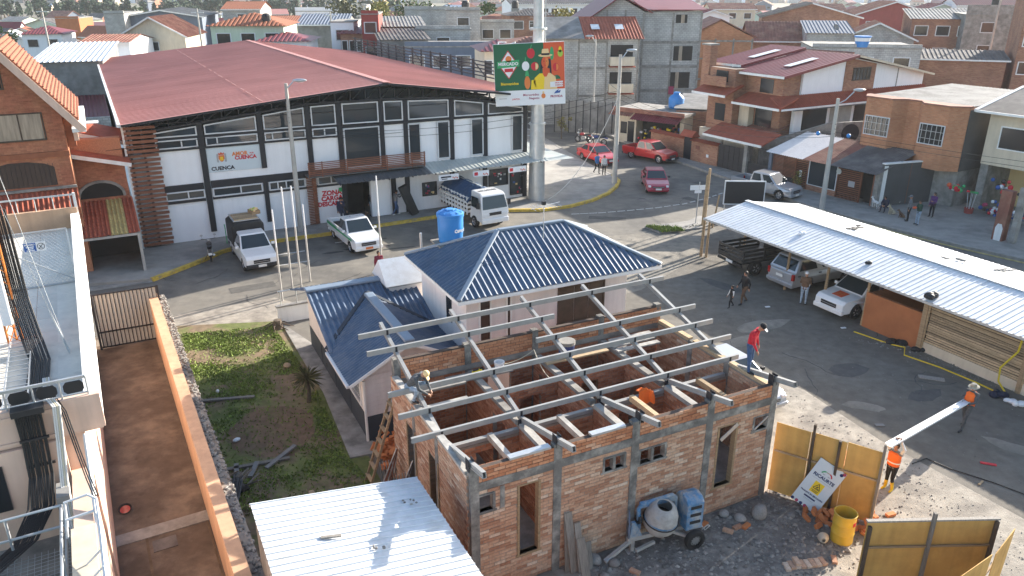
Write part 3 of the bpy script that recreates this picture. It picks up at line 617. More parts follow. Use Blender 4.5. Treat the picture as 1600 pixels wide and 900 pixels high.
# ---------------------------------------------------------------- brick building under construction
ch = thing('brick_building', 'unroofed brick building under construction with open steel roof frame', 'building', (-0.98,14.91,0), R(26.6))
BL, BH, BP, BR = 0.280, 0.080, 0.296, 0.0955
CH_BRICKS = []
def brick_wall(part, a, b, z0, z1, openings=(), thick=0.15, fine=True, mbk=None, m='mortar'):
    """wall from a to b (local xy), openings = (t0,t1,z0,z1); mortar core plus one box per brick"""
    a = Vector(a); b = Vector(b); L = (b-a).length; d = (b-a)/L; n = Vector((-d.y, d.x)); ang = math.atan2(d.y, d.x)
    core = MB(); th = thick/2-0.012
    # core split into columns round the openings
    cuts = sorted({0.0, L} | {o[0] for o in openings} | {o[1] for o in openings})
    def P(t, s, z): q = a + d*t + n*s; return (q.x, q.y, z)
    for t0, t1 in zip(cuts, cuts[1:]):
        spans = [(z0, z1)]
        for o in openings:
            if o[0] < t1-1e-4 and o[1] > t0+1e-4:
                spans = [s for (p, q) in spans for s in ((p, min(q, o[2])), (max(p, o[3]), q)) if s[1]-s[0] > 0.005]
        for p, q in spans:
            core.add([P(t0,-th,p),P(t1,-th,p),P(t1,th,p),P(t0,th,p),P(t0,-th,q),P(t1,-th,q),P(t1,th,q),P(t0,th,q)],[(0,3,2,1),(4,5,6,7),(0,1,5,4),(1,2,6,5),(2,3,7,6),(3,0,4,7)])
    part_o = core.build(part, m, ch)
    bricks = []
    k = 0; z = z0
    while z + BH <= z1 + 0.02:
        t = -(k % 2)*BP/2 + random.uniform(-0.02,0.02)
        while t < L:
            s0, s1 = max(t, 0.0), min(t+BL, L)
            for o in openings:
                if z+BH > o[2]+0.01 and z < o[3]-0.01:
                    if s0 < o[0] < s1 and s1 <= o[1]+BL: s1 = o[0]
                    elif s0 < o[1] < s1: s0 = o[1]
                    elif s0 >= o[0] and s1 <= o[1]: s1 = s0
            if s1-s0 > 0.05: bricks.append((s0, s1, z+random.uniform(-0.003,0.003)))
            t += BP
        z += BR; k += 1
    return part_o, a, d, n, ang, bricks, thick
def bricks_stuff(spec, m='brick', take=0, key=None, pm='brick_piece', jit=0.006):
    part_o, a, d, n, ang, bricks, thick = spec
    bricks = sorted(bricks, key=key) if key else bricks
    full = MB().box(-0.5,0.5,-thick/2,thick/2,0,BH).mesh('brick'); full.materials.append(MATS[pm])
    for s0, s1, z in bricks[:take]:
        c = a + d*((s0+s1)/2) + n*random.uniform(-jit, jit)
        piece('brick', full, part_o, (c.x, c.y, z), (0,0,ang), (s1-s0, 1, 1))
    mb = MB()
    for s0, s1, z in bricks[take:]:
        o = random.uniform(-jit, jit); h = thick/2
        q = [a+d*s0+n*(o-h), a+d*s1+n*(o-h), a+d*s1+n*(o+h), a+d*s0+n*(o+h)]
        mb.add([(p.x,p.y,z) for p in q]+[(p.x,p.y,z+BH) for p in q],[(4,5,6,7),(0,1,5,4),(1,2,6,5),(2,3,7,6),(3,0,4,7)])
    if mb.v: stuff(mb.build('brickwork', m, part_o))
FO = [(0.12,0.60,2.50,2.94),(1.22,1.82,0.88,2.90),(3.63,4.30,2.56,2.93),(4.72,5.58,2.46,2.86),(7.34,8.02,0.88,2.82),(8.60,9.17,2.38,2.80)]
fr = brick_wall('front_wall', (0.0,0.0),(9.35,0.0), 0.05, 3.10, FO)
bricks_stuff(fr, take=130, key=lambda q: (q[0]-0.2)**2*0.25+(3.0-q[2])**2)
fp = brick_wall('front_parapet', (0.0,0.0),(9.35,0.0), 3.34, 3.71, m='dark_mortar')
bricks_stuff(fp, m='parapet_brick', take=150, key=lambda q: q[0], pm='parapet_brick_piece')
lw = brick_wall('left_wall', (0.0,5.5),(0.0,0.0), 0.05, 3.55, [(1.35,1.95,0.3,2.7),(3.08,3.65,0.3,2.75)])
bricks_stuff(lw)
rw = brick_wall('right_wall', (9.35,0.0),(9.35,5.3), 0.05, 3.45)
bricks_stuff(rw)
bw = brick_wall('back_wall', (9.35,5.4),(0.0,5.45), 0.6, 3.30, [(1.2,2.0,0.8,2.9),(5.6,6.4,0.8,2.9)])
bricks_stuff(bw, m='red_brick')
bp = brick_wall('back_parapet', (9.35,5.4),(0.0,5.45), 3.46, 4.06, m='dark_mortar')
bricks_stuff(bp, m='parapet_brick', take=20, key=lambda q: q[0], pm='parapet_brick_piece')
for i, u in enumerate((2.3,4.6,7.0)):
    pw = brick_wall('partition_wall', (u,0.08),(u,5.35), 0.8, 3.22, [(2.6,3.4,0.8,2.8)] if i != 1 else [(4.2,4.9,0.8,2.8)])
    bricks_stuff(pw, m='red_brick')
pw = brick_wall('partition_wall', (0.08,1.9),(9.27,1.9), 0.8, 3.05, [(0.9,1.6,0.8,2.8),(3.2,3.9,0.8,2.8),(5.3,6.0,0.8,2.8),(7.8,8.5,0.8,2.8)])
bricks_stuff(pw, m='red_brick')
pw = brick_wall('partition_wall', (2.38,3.9),(6.92,3.9), 0.8, 3.1, [(0.9,1.6,0.8,2.8),(3.0,3.6,0.8,2.8)])
bricks_stuff(pw, m='red_brick')
MB().box(0.06,9.28,0.06,5.38,0.02,0.8).build('floor_slab','concrete',ch)
# concrete frame
for u in (0.09,2.3,4.58,7.0,9.26):
    MB().prism([(u-0.115,-0.095),(u+0.115,-0.095),(u+0.115,0.095),(u-0.115,0.095)],0.0,3.80).build('column','fresh_concrete',ch,bevel=0.01)
    MB().box(u-0.1,u+0.1,5.33,5.53,0.4,4.12).build('column','fresh_concrete',ch)
for v in (1.9,3.6): MB().box(-0.088,0.1,v-0.1,v+0.1,0.0,3.5).build('column','fresh_concrete',ch); MB().box(9.25,9.44,v-0.1,v+0.1,0.0,3.5).build('column','fresh_concrete',ch)
for u0,u1 in ((0.205,2.185),(2.415,4.465),(4.695,6.885),(7.115,9.145)):
    MB().box(u0,u1,-0.085,0.08,3.105,3.335).build('ring_beam','fresh_concrete',ch)
MB().box(0.1,9.2,5.31,5.50,3.305,3.455).build('ring_beam','concrete',ch)
for v0,v1 in ((0.1,1.8),(2.0,3.5),(3.7,5.3)):
    MB().box(-0.09,0.09,v0,v1,3.555,3.63).build('sill_beam','raw_concrete',ch)
    MB().box(9.26,9.44,v0,v1,3.455,3.56).build('sill_beam','plank',ch)
for u in (2.3,4.6,7.0): MB().box(u-0.1,u+0.1,0.1,1.8,3.225,3.34).build('sill_beam','raw_concrete',ch); MB().box(u-0.1,u+0.1,2.0,5.2,3.225,3.33).build('sill_beam','concrete',ch)
for u in (1.35,3.4,5.75,8.1): MB().box(u-0.07,u+0.07,0.1,1.8,3.15,3.32).build('formwork_board','plank' if u>5 else 'raw_concrete',ch)
MB().box(0.1,9.2,1.84,1.97,3.07,3.17).build('channel_beam','grey_steel',ch)
# lintels, jambs and sills in the front openings
for (t0,t1,z0,z1) in FO:
    f = MB(); f.box(t0-0.02,t0+0.045,-0.09,0.085,z0,z1); f.box(t1-0.045,t1+0.02,-0.09,0.085,z0,z1); f.box(t0-0.06,t1+0.06,-0.092,0.085,z0-0.06,z0); f.box(t0-0.02,t1+0.02,-0.088,0.085,z1,z1+0.04)
    if t1-t0 > 0.62 and z1-z0 < 0.6: f.box((t0+t1)/2-0.04,(t0+t1)/2+0.04,-0.08,0.07,z0,z1)
    f.build('opening_frame','wood' if z1-z0>1 else 'fresh_concrete',ch)
MB().bar((8.64,-0.1,2.44),(9.1,-0.1,2.76),0.02,0.05).build('diagonal_brace','galvanised',ch)
MB().bar((7.42,-0.12,2.45),(7.98,-0.12,2.82),0.02,0.12).build('diagonal_brace','galvanised',ch)
MB().box(0.74,0.86,-0.09,-0.078,2.46,3.08).build('grout_strip','fresh_concrete',ch)
for v0,v1,z1 in ((3.55,4.15,2.7),(1.85,2.42,2.75)):
    MB().box(-0.1,0.085,v0-0.06,v0,0.3,z1+0.06).box(-0.1,0.085,v1,v1+0.06,0.3,z1+0.06).build('opening_frame','wood',ch)
# steel roof frame: a valley at v=1.9, rafters rising to the front and to the back
def zr(v): return 3.40 + 0.26*(v-1.9) if v >= 1.9 else 3.40 + 0.245*(1.9-v)
def channel(p, q, w, h, nm):
    p = Vector(p); q = Vector(q); mb = MB(); t = 0.012
    d = (q-p).normalized(); a = d.cross(Vector((0,0,1))).normalized(); u = a.cross(d)
    mb.bar(p+a*(w/2-t/2), q+a*(w/2-t/2), t, h-2*t); mb.bar(p+u*(h/2-t/2), q+u*(h/2-t/2), w, t); mb.bar(p-u*(h/2-t/2), q-u*(h/2-t/2), w, t); mb.bar(p-a*(w/2-t/2)+u*h*0.36, q-a*(w/2-t/2)+u*h*0.36, t, h*0.25); mb.bar(p-a*(w/2-t/2)-u*h*0.36, q-a*(w/2-t/2)-u*h*0.36, t, h*0.25)
    mb.bar(p-a*(w/2-t*1.5), q-a*(w/2-t*1.5), t*0.5, h*0.6)
    return mb.build(nm,'grey_steel',ch)
for u, ue in ((0.10,0.02),(2.34,2.3),(4.80,4.72),(7.1,7.0),(9.42,9.2)):
    channel((u,1.92,zr(1.92)),(u,6.75,zr(6.75)),0.10,0.14,'rafter')
    channel((ue,-0.80,zr(-0.80)),(u,1.86,zr(1.86)),0.10,0.15,'rafter')
    MB().box(ue-0.07,ue-0.056,-0.1,0.1,3.7,4.02).box(ue+0.056,ue+0.07,-0.1,0.1,3.7,4.02).build('bracket','black_steel',ch)
    MB().box(u-0.09,u+0.09,1.83,1.95,3.18,3.38).build('bracket','black_steel',ch)
for v, u0, u1 in ((6.15,-0.75,10.0),(5.37,-0.74,5.25),(4.48,4.14,10.08),(3.65,-0.72,10.13),(2.82,-0.73,10.18),(1.97,-0.70,9.75)):
    z = zr(v)+0.15
    channel((u0,v,z),(u1,v,z),0.075,0.15,'purlin')
    for u in (0.10,2.34,4.80,7.1,9.42):
        if u0 < u < u1: MB().box(u-0.03,u+0.03,v-0.05,v-0.042,z-0.09,z+0.06).build('clip','black_steel',ch)
# boards and loose lengths lying on the walls (things of their own)
tag(MB().box(-0.55,0.55,-0.09,0.09,0,0.06).build('steel_channel','galvanised',None,(-0.98+1.55*0.894-0*0.447,14.91+1.55*0.447,3.715),R(26.6)),'short bare steel channel lying on the near end of the front parapet','steel channel')
tag(MB().box(-0.5,0.5,-0.09,0.09,0,0.06).build('steel_channel','galvanised',None,(-0.98+3.75*0.894,14.91+3.75*0.447,3.715),R(26.6)),'short bare steel channel lying mid-way along the front parapet','steel channel')
def chw(u,v,z): c,s = math.cos(R(26.6)), math.sin(R(26.6)); return (-0.98+u*c-v*s, 14.91+u*s+v*c, z)
BD = [('long pale board laid across the wall tops beside the crouching worker',0.7,3.55,1.7,0.32,'raw_concrete'),('plank platform along the back wall under the white pail',2.4,4.75,2.0,0.42,'fibre_cement'),
      ('board platform under the blue mortar drum',5.6,4.62,2.2,0.45,'plank'),('pale board in the stack of three, farthest from the drum',7.9,4.95,1.6,0.2,'raw_concrete'),('pale board in the stack of three, the middle one',7.75,4.6,1.6,0.2,'raw_concrete'),('pale board in the stack of three, nearest the front',7.7,4.25,1.6,0.2,'raw_concrete')]
for lab,u,v,l,wd,m in BD:
    tag(MB().box(-l/2,l/2,-wd/2,wd/2,0,0.05).build('board',m,None,chw(u,v,3.345),R(26.6+random.uniform(-2,2))),lab,'board')
tag(MB().box(-0.9,0.9,-0.16,0.16,0,0.06).build('board','concrete',None,chw(0.95,4.6,3.345),R(26.6)),'grey concrete-stained board on the back left corner of the walls','board')
# mortar drum, white pail, orange jacket
md = thing('mortar_drum','blue drum crusted with mortar standing on the board platform','drum',chw(5.35,4.72,3.40))
MB().lathe([(0.19,0),(0.24,0.0),(0.25,0.12),(0.243,0.13),(0.25,0.26),(0.245,0.40),(0.262,0.41),(0.262,0.46),(0.235,0.46),(0.225,0.1),(0.05,0.1)],20).build('drum_shell','blue_drum',md,smooth=True)
MB().lathe([(0.222,0.34),(0.02,0.36)],20).build('mortar','fresh_concrete',md)
MB().lathe([(0.2645,0.36),(0.2645,0.462),(0.24,0.463)],20).build('crusted_rim','concrete',md)
wp = thing('pail','white plastic pail on the plank platform','pail',chw(3.05,4.75,3.40))
MB().lathe([(0.10,0),(0.125,0),(0.15,0.22),(0.16,0.225),(0.16,0.25),(0.14,0.25),(0.11,0.02),(0.02,0.02)],16).build('pail_shell','sign_white',wp,smooth=True)
MB().tube([(0.16*math.cos(a),0.16*math.sin(a)*0.5-0.05,0.23-0.05*abs(math.cos(a))) for a in [math.pi*i/10 for i in range(11)]],0.005,5).build('handle','galvanised',wp)
oj = MB()
for i in range(9):
    for j in range(7): oj.v.append((-0.22+0.055*i+random.uniform(-0.02,0.02), -0.14+0.05*j+random.uniform(-0.02,0.02)-(0.10 if i>6 else 0), 0.06+0.10*math.exp(-((i-4)**2+(j-3)**2)/7)+random.uniform(-0.03,0.04)-0.16*max(0,2-j)))
oj.f = [(i*7+j,(i+1)*7+j,(i+1)*7+j+1,i*7+j+1) for i in range(8) for j in range(6)]; oj.m=[0]*48
tag(oj.build('jacket','orange_vest',None,chw(6.25,1.85,3.22),R(20),smooth=True),'orange safety jacket thrown over a beam of the unroofed building','jacket')
tp = thing('power_tool','yellow and black power tool on the plank platform','tool',chw(2.35,4.8,3.40),R(40))
MB().box(-0.16,0.16,-0.07,0.07,0,0.10).build('motor_housing','ink_yellow',tp,bevel=0.03); MB().box(-0.14,0.05,-0.03,0.03,0.10,0.15).build('handle','plastic_black',tp,bevel=0.015); MB().lathe([(0.08,-0.02),(0.08,0.02)],12,(0.17,0,0.06),'y').build('blade_guard','plastic_black',tp)
tag(MB().tube(sag(chw(4.0,2.75,3.75),chw(4.3,4.9,3.7),0.35)+sag(chw(4.3,4.9,3.7),chw(3.2,4.9,3.45),0.1,6)[1:],0.012,6).build('extension_cord','cable_cream'),'pale power cord hanging over the steel frame of the unroofed building','cord')
# ---------------------------------------------------------------- white house with blue roofs (frame: x right along front, y to the back)
wh = thing('white_house','white house with blue corrugated hip and gable roofs','house',(-4.7,21.9,0),R(26.5))
def hipsheet(eave0, eave1, ridge0, ridge1, nm='roof_sheet', m='blue_roof', n=4, pitch=0.21, amp=0.05):
    """trapezoid slope between an eave line and a (shorter) ridge line, ribs running up the slope, cut into n sheets"""
    e0,e1,r0,r1 = map(Vector,(eave0,eave1,ridge0,ridge1)); ax = (e1-e0).normalized(); W = (e1-e0).length
    up = (r0-e0) - ax*((r0-e0).dot(ax)); H = up.length; ay = up/H
    a = (r0-e0).dot(ax); b = (r1-e0).dot(ax)
    def top(x):
        if a > 1e-3 and x < a: return H*x/a
        if b < W-1e-3 and x > b: return H*(W-x)/(W-b)
        if a < -1e-3 or b > W+1e-3: pass
        return H
    for i in range(n):
        x0 = W*i/n; mb = MB()
        nrm = ax.cross(ay).normalized(); f = 0.52+random.uniform(-0.015,0.015); jit = nrm*random.uniform(0,0.008)
        corrugated(mb, e0+ax*x0+jit, ax, ay, W/n+0.01, H, pitch, amp, 'barrel', poly=lambda x: (0, max(0.012, min(H*f, top(min(W,x0+x))))))
        mb.build(nm, m, wh); mb = MB()
        corrugated(mb, e0+ax*x0+nrm*0.016+jit, ax, ay, W/n+0.01, H, pitch, amp, 'barrel', poly=lambda x: (min(H*f-0.12, max(0, top(min(W,x0+x))-0.01)), max(0.012, top(min(W,x0+x)))))
        mb.build(nm, m, wh)
# main block
MW = MB(); MW.box(3.45,9.75,-0.25,3.95,0,4.62); MW.build('wall','pinkish_white',wh)
e = [(2.95,-0.85,4.75),(10.8,-0.85,4.75),(10.8,4.3,4.75),(2.95,4.3,4.75)]; r0 = (5.55,1.72,6.02); r1 = (8.2,1.72,6.02)
hipsheet(e[0],e[1],r0,r1); hipsheet(e[1],e[2],r1,r1,n=3); hipsheet(e[2],e[3],r1,r0,n=4); hipsheet(e[3],e[0],r0,r0,n=3)
for p,q in ((e[0],r0),(e[1],r1),(e[2],r1),(e[3],r0)): MB().bar(Vector(p)+Vector((0,0,0.05)),Vector(q)+Vector((0,0,0.05)),0.17,0.09).build('hip_cap','blue_cap',wh,bevel=0.03)
MB().bar(Vector(r0)+Vector((0,0,0.05)),Vector(r1)+Vector((0,0,0.05)),0.2,0.09).build('ridge_cap','blue_cap',wh,bevel=0.03)
so = MB(); so.box(3.05,10.7,-0.75,4.2,4.64,4.72); so.build('eaves','white_paint',wh)
fa = MB()
for p,q in zip(e,e[1:]+e[:1]): fa.bar(Vector(p)-Vector((0,0,0.07)),Vector(q)-Vector((0,0,0.07)),0.03,0.12)
fa.build('fascia','white_paint',wh)
# front windows of the main block
def whwin(x0,x1,z0,z1,y,m='window_dark',frm='white_paint',parts=1):
    f = MB(); f.box(x0-0.06,x0,y-0.04,y,z0,z1); f.box(x1,x1+0.06,y-0.04,y,z0,z1); f.box(x0-0.06,x1+0.06,y-0.04,y,z1,z1+0.06); f.box(x0-0.08,x1+0.08,y-0.06,y,z0-0.06,z0); o = f.build('window',frm,wh)
    for k in range(parts): MB().box(x0+(x1-x0)*k/parts+0.01,x0+(x1-x0)*(k+1)/parts-0.01,y-0.02,y-0.002,z0,z1).build('pane',m,o)
    return o
whwin(3.95,4.30,2.6,4.35,-0.25); whwin(4.95,5.05,2.6,4.4,-0.25)
o = whwin(6.95,8.75,3.0,4.3,-0.25,'dark_wood','dark_wood',3)
MB().box(3.44,3.449,1.0,1.5,3.2,4.3).build('pane','window_dark',wh)
# low gable wing at the left, ridge along x
lg = MB(); lg.prismx([(0.0,0),(8.2,0),(8.2,2.45),(5.3,3.42),(2.2,2.45),(0.0,2.45)],-0.02,3.44); lg.build('wall','pinkish_white',wh)
hipsheet((-0.6,2.05,2.45),(3.45,2.05,2.45),(-0.6,5.35,3.55),(3.45,5.35,3.55),n=3)
hipsheet((3.45,8.6,2.45),(-0.6,8.6,2.45),(3.45,5.35,3.55),(-0.6,5.35,3.55),n=3)
MB().bar((-0.62,5.35,3.6),(3.45,5.35,3.6),0.42,0.1).build('ridge_cap','blue_cap',wh,bevel=0.04)
# projecting front gable, ridge along y
def slope_y(xe, xr, y0, y1, ze, zrr, n):
    L = math.hypot(xr-xe, zrr-ze); ay = ((xr-xe)/L,0,(zrr-ze)/L); step = (y1-y0)/n
    for i in range(n):
        mb = MB()
        # the roof runs under the wing's slope: clip each rib against the line of the valley
        def pl(x, yb=y0+i*step):
            y = yb+x; lim = L if y < 2.5 else L
            lo_ = 0.0 if y < 2.45 else max(0.0, (y-2.45)/(4.3-2.45)*L)
            return (min(lo_, L-0.02), L)
        corrugated(mb,(xe,y0+i*step,ze),(0,1,0),ay,step,L,0.155,0.036,'barrel',poly=pl,nz=(-ay[2] if ay[0]>0 else ay[2],0,abs(ay[0])))
        mb.build('roof_sheet','blue_roof',wh)
slope_y(-0.62,1.42,-0.42,4.25,2.42,3.5,3); slope_y(3.5,1.42,-0.42,4.25,2.5,3.5,3)
MB().bar((1.42,-0.46,3.56),(1.42,4.1,3.56),0.34,0.12).build('ridge_cap','blue_cap',wh,bevel=0.04)
for xe,ze in ((-0.62,2.42),(3.45,2.5)): MB().bar((1.42,4.28,3.56),(xe,2.42,ze+0.06),0.16,0.05).build('valley_flashing','slate_wall',wh)
g1 = MB(); g1.prismy([(0.0,2.4),(3.0,2.4),(3.0,2.7),(1.42,3.42),(0.0,2.66)],0.0,0.12); g1.build('gable_wall','pinkish_white',wh)
MB().bar((-0.62,-0.43,2.37),(1.42,-0.43,3.45),0.03,0.1).bar((1.42,-0.43,3.45),(3.5,-0.43,2.45),0.03,0.1).build('bargeboard','white_paint',wh)
MB().bar((-0.66,-0.4,2.38),(-0.66,2.3,2.38),0.1,0.09).build('gutter','frame_white',wh)
MB().cyl((-0.08,-0.08,0.1),(-0.08,-0.08,2.3),0.045,n=10).build('downpipe','white_paint',wh)
# dark plinth, grille window on the left wall, pilaster
MB().box(-0.035,-0.022,-0.02,8.22,0.02,0.95).box(-0.02,3.4,-0.035,-0.002,0.02,0.95).build('plinth','slate_wall',wh)
for v in (0.0,2.0,4.1,6.2): MB().box(-0.05,-0.036,v,v+0.05,0.02,0.95).build('plinth_rib','slate_wall',wh)
o = MB().box(-0.06,-0.022,0.55,0.62,1.15,2.3).box(-0.06,-0.022,1.75,1.82,1.15,2.3).box(-0.06,-0.022,0.55,1.82,2.3,2.36).box(-0.08,-0.022,0.5,1.87,1.09,1.15).build('window','white_paint',wh)
MB().box(-0.04,-0.024,0.62,1.75,1.15,2.3).build('pane','window_dark',o)
gr = MB()
for k in range(8): gr.bar((-0.07,0.68+k*0.14,1.15),(-0.07,0.68+k*0.14,2.3),0.014)
for z in (1.4,1.72,2.05): gr.bar((-0.07,0.6,z),(-0.07,1.78,z),0.014)
gr.build('window_grille','frame_white',o)
bl = MB()
for k in range(9):
    for j in range(5):
        x0 = 0.05+j*0.42+(k%2)*0.2; x1 = min(x0+0.405, 2.3)
        if x1-x0 > 0.1: bl.box(x0,x1,-0.008,-0.001,1.0+k*0.155,1.0+k*0.155+0.14)
stuff(bl.build('blockwork','pinkish_white',wh))
# low white rear annex + forecourt wall seen left of the wing
an = thing('garden_wall','low white garden wall beside the gable wing','wall',(-9.6,31.9,0),R(26.5))
MB().box(-0.9,1.2,0,0.2,0,0.75).build('wall_body','white_paint',an); MB().box(-0.95,1.25,-0.04,0.24,0.752,0.82).build('coping','concrete',an)
for x in (-0.7,0.0,0.7): MB().cyl((x,0.1,0.82),(x,0.1,1.45),0.025,n=8).build('rail_post','galvanised',an)
MB().cyl((-0.8,0.1,1.47),(1.1,0.1,1.47),0.03,n=8).build('handrail','galvanised',an)
# small white skylight gable behind
sk = thing('porch_roof','small translucent white gabled porch roof behind the blue roof','roof',(-4.2,28.1,0),R(26.5))
MB().prismx([(-0.9,3.55),(0.9,3.55),(0,4.35)],-1.0,1.1).build('roof_sheet','white_sheet',sk)
MB().box(-0.85,1.0,-0.8,0.8,0,3.5).build('wall','pinkish_white',sk)
MB().box(-1.0,1.1,-0.93,0.93,3.50,3.548).build('frame','grey_steel',sk)
# water tank on a post platform
tk = thing('water_tank','blue plastic water tank raised on a steel post above the blue roof','water tank',(-2.25,27.05,-0.38),R(26.5))
MB().bar((0,0,4.6),(0,0,5.62),0.24,0.24).build('support_post','blue_drum',tk)
MB().box(-0.62,0.62,-0.5,0.5,5.62,5.68).build('platform','grey_wood',tk)
MB().lathe([(0.42,0),(0.43,0.03),(0.46,0.35),(0.465,0.36),(0.47,0.7),(0.475,0.95),(0.50,0.96),(0.505,1.08),(0.46,1.10),(0.30,1.17),(0.05,1.19)],28,(0,0,5.68)).build('tank_body','blue_tank',tk,smooth=True)
lid = MB()
for k in range(10): a=2*math.pi*k/10; lid.bar((0.16*math.cos(a),0.16*math.sin(a),6.87),(0.44*math.cos(a),0.44*math.sin(a),6.80),0.05,0.03)
lid.lathe([(0.17,6.86),(0.16,6.91),(0.02,6.92)],16); lid.build('lid','blue_tank',tk,smooth=True)
t1 = text('Cumpl',0.17,'plate_white',tk,(0.17,-0.44,6.17),(R(90),0,R(20)),bold=0.006)
MB().cyl((-1.05,0.3,4.9),(-1.05,0.3,6.05),0.045,n=8).build('vent_pipe','galvanised',tk)
# tv antenna on the ridge
at = thing('tv_antenna','thin rooftop television antenna on the blue hip roof','antenna',(1.1,26.0,5.5),R(26.5))
MB().cyl((0,0,0),(0.03,0.02,1.55),0.018,n=6).build('mast','galvanised',at)
ab = MB(); ab.cyl((-0.5,0,1.35),(0.75,0.2,1.42),0.012,n=6)
for k in range(7): x=-0.45+k*0.18; ab.cyl((x,-0.3+k*0.02,1.36),(x,0.35-k*0.02,1.40),0.006,n=5)
ab.build('antenna_elements','galvanised',at)
MB().box(-0.06,0.06,-0.05,0.05,1.45,1.58).build('junction_box','plastic_black',at)
# ---------------------------------------------------------------- driveway, its wall and gate
flat('driveway', [(-5.6,12.6),(-4.2,10.0),(-9.0,7.0),(-17.6,29.0),(-14.9,30.1)], 0.003, 'driveway')
DW = 119.0
dv = thing('driveway_kerb_slab','rough concrete gutter slab across the brown driveway','concrete slab',(-9.3,18.0,0.0),R(29))
MB().box(-2.3,1.4,-0.5,0.0,0.004,0.03).build('slab','concrete',dv); MB().box(-0.9,-0.3,-1.2,-0.7,0.004,0.02).build('drain_cover','dark_roof',dv)
MB().box(-1.05,-0.98,-6,-0.5,0.004,0.016).box(0.52,0.57,-6,-0.5,0.004,0.016).build('slab_joint','soil',dv)
pw_ = thing('boundary_wall','peach painted boundary wall with rough stone backing along the driveway','wall',(-5.76,13.53,0),R(119.0))
MB().box(-6,19.3,-0.02,0.32,0,1.92).build('wall_body','peach',pw_); MB().box(-6,19.3,-0.30,-0.021,0,1.78).build('stone_backing','mortar',pw_)
rk = MB()
for i in range(900):
    x = random.uniform(-6,19.2); y = random.uniform(-0.31,-0.04); r = random.uniform(0.03,0.075)
    rk.ball((x,y,1.78+random.uniform(-0.02,0.02)),(r,r*random.uniform(0.6,1),r*0.7),5,3)
stuff(rk.build('stone_rubble','rubble',pw_))
gt = thing('driveway_gate','black barred iron gate closing the driveway','gate',(-16.97,28.86,0),R(26.8))
gL = 2.38
for i in range(17): MB().bar((0.06+i*gL/16.6,0,0.08),(0.06+i*gL/16.6,0,2.4),0.028,0.028).build('bar','black_steel',gt)
for z in (0.08,0.75,2.4): MB().bar((0,0,z),(gL,0,z),0.05,0.05).build('rail','black_steel',gt)
MB().box(-0.08,0,-0.05,0.05,0,2.45).box(gL,gL+0.08,-0.05,0.05,0,2.45).build('gate_post','black_steel',gt)
MB().box(0.02,gL-0.02,0.035,0.04,0.1,2.36).build('translucent_sheet','canopy_sheet',gt)
tr_ = thing('plastic_basin','small dark red plastic basin lying on the driveway','basin',(-11.1,18.3,0.02),R(20)); tr_.scale = (0.7,0.7,0.7)
MB().lathe([(0.2,0),(0.22,0.0),(0.27,0.1),(0.25,0.1),(0.2,0.03),(0.02,0.03)],14).build('rim','plastic_black',tr_,rot=(R(18),0,0)); MB().lathe([(0.2,0.04),(0.02,0.045)],12).build('lining','car_red',tr_,rot=(R(18),0,0))
# ---------------------------------------------------------------- peach building with a roof terrace (x right, y back)
tb = thing('terrace_building','peach building with a tiled roof terrace and telecom cabling','building',(-8.52,13.9,0),R(29))
MB().box(-7,-0.45,1.7,18.7,0,4.6).build('lower_wall','peach_pale',tb)
MB().box(-7,-0.05,1.6,18.8,4.62,4.88).build('floor_slab','peach_pale',tb)
MB().box(-0.30,0.0,1.76,18.8,4.882,5.5).build('parapet','white_paint',tb)
MB().box(-7,0.0,1.58,1.755,4.66,5.5).build('parapet','peach_pale',tb)
MB().box(-7,-0.05,18.62,18.8,4.884,5.72).build('parapet','peach',tb)
MB().box(-7,-0.9,1.54,1.578,4.7,4.76).box(-7,-0.9,1.54,1.578,5.3,5.38).box(-0.98,-0.9,1.54,1.578,4.76,5.3).build('panel_moulding','peach_pale',tb)
tl = MB().box(0.006,0.994,0.006,0.994,0,0.012).mesh('floor_tile'); tl.materials.append(mat('floor_tile',(0.66,0.61,0.53),0.9,0.08,3,rnd=0.08,col2=(0.52,0.48,0.42),c2scale=1.0,c2lo=0.55,c2hi=0.7))
for i in range(5):
    for j in range(15): piece('floor_tile',tl,tb,(-1.45-i*1.1,2.0+j*1.1,4.885),(0,0,0),(1.1,1.1,1))
MB().box(-0.9,-0.32,1.8,18.6,4.885,4.90).build('floor_gutter','floor_tile',tb)
# near railing with oval dark infills
MB().bar((-7,1.66,5.95),(-0.2,1.66,5.95),0.06,0.06).bar((-7,1.66,5.56),(-0.2,1.66,5.56),0.03,0.03).build('handrail','galvanised',tb)
for i in range(8):
    x = -0.2-i*0.52; MB().cyl((x,1.66,5.5),(x,1.66,5.95),0.02,n=8).build('rail_post','galvanised',tb)
    MB().prismy([(x-0.46,5.67),(x-0.40,5.60),(x-0.12,5.60),(x-0.06,5.67),(x-0.06,5.80),(x-0.12,5.88),(x-0.40,5.88),(x-0.46,5.80)],1.65,1.67).build('rail_infill','plastic_black',tb)
# far railing
MB().bar((-7,18.7,6.25),(-0.05,18.7,6.25),0.06,0.06).build('handrail','galvanised',tb)
for i in range(8): MB().cyl((-0.2-i*0.62,18.7,5.72),(-0.2-i*0.62,18.7,6.25),0.018,n=6).build('rail_post','galvanised',tb)
MB().bar((-0.05,18.75,5.5),(-0.05,18.75,6.3),0.1,0.1).build('rail_post','white_paint',tb)
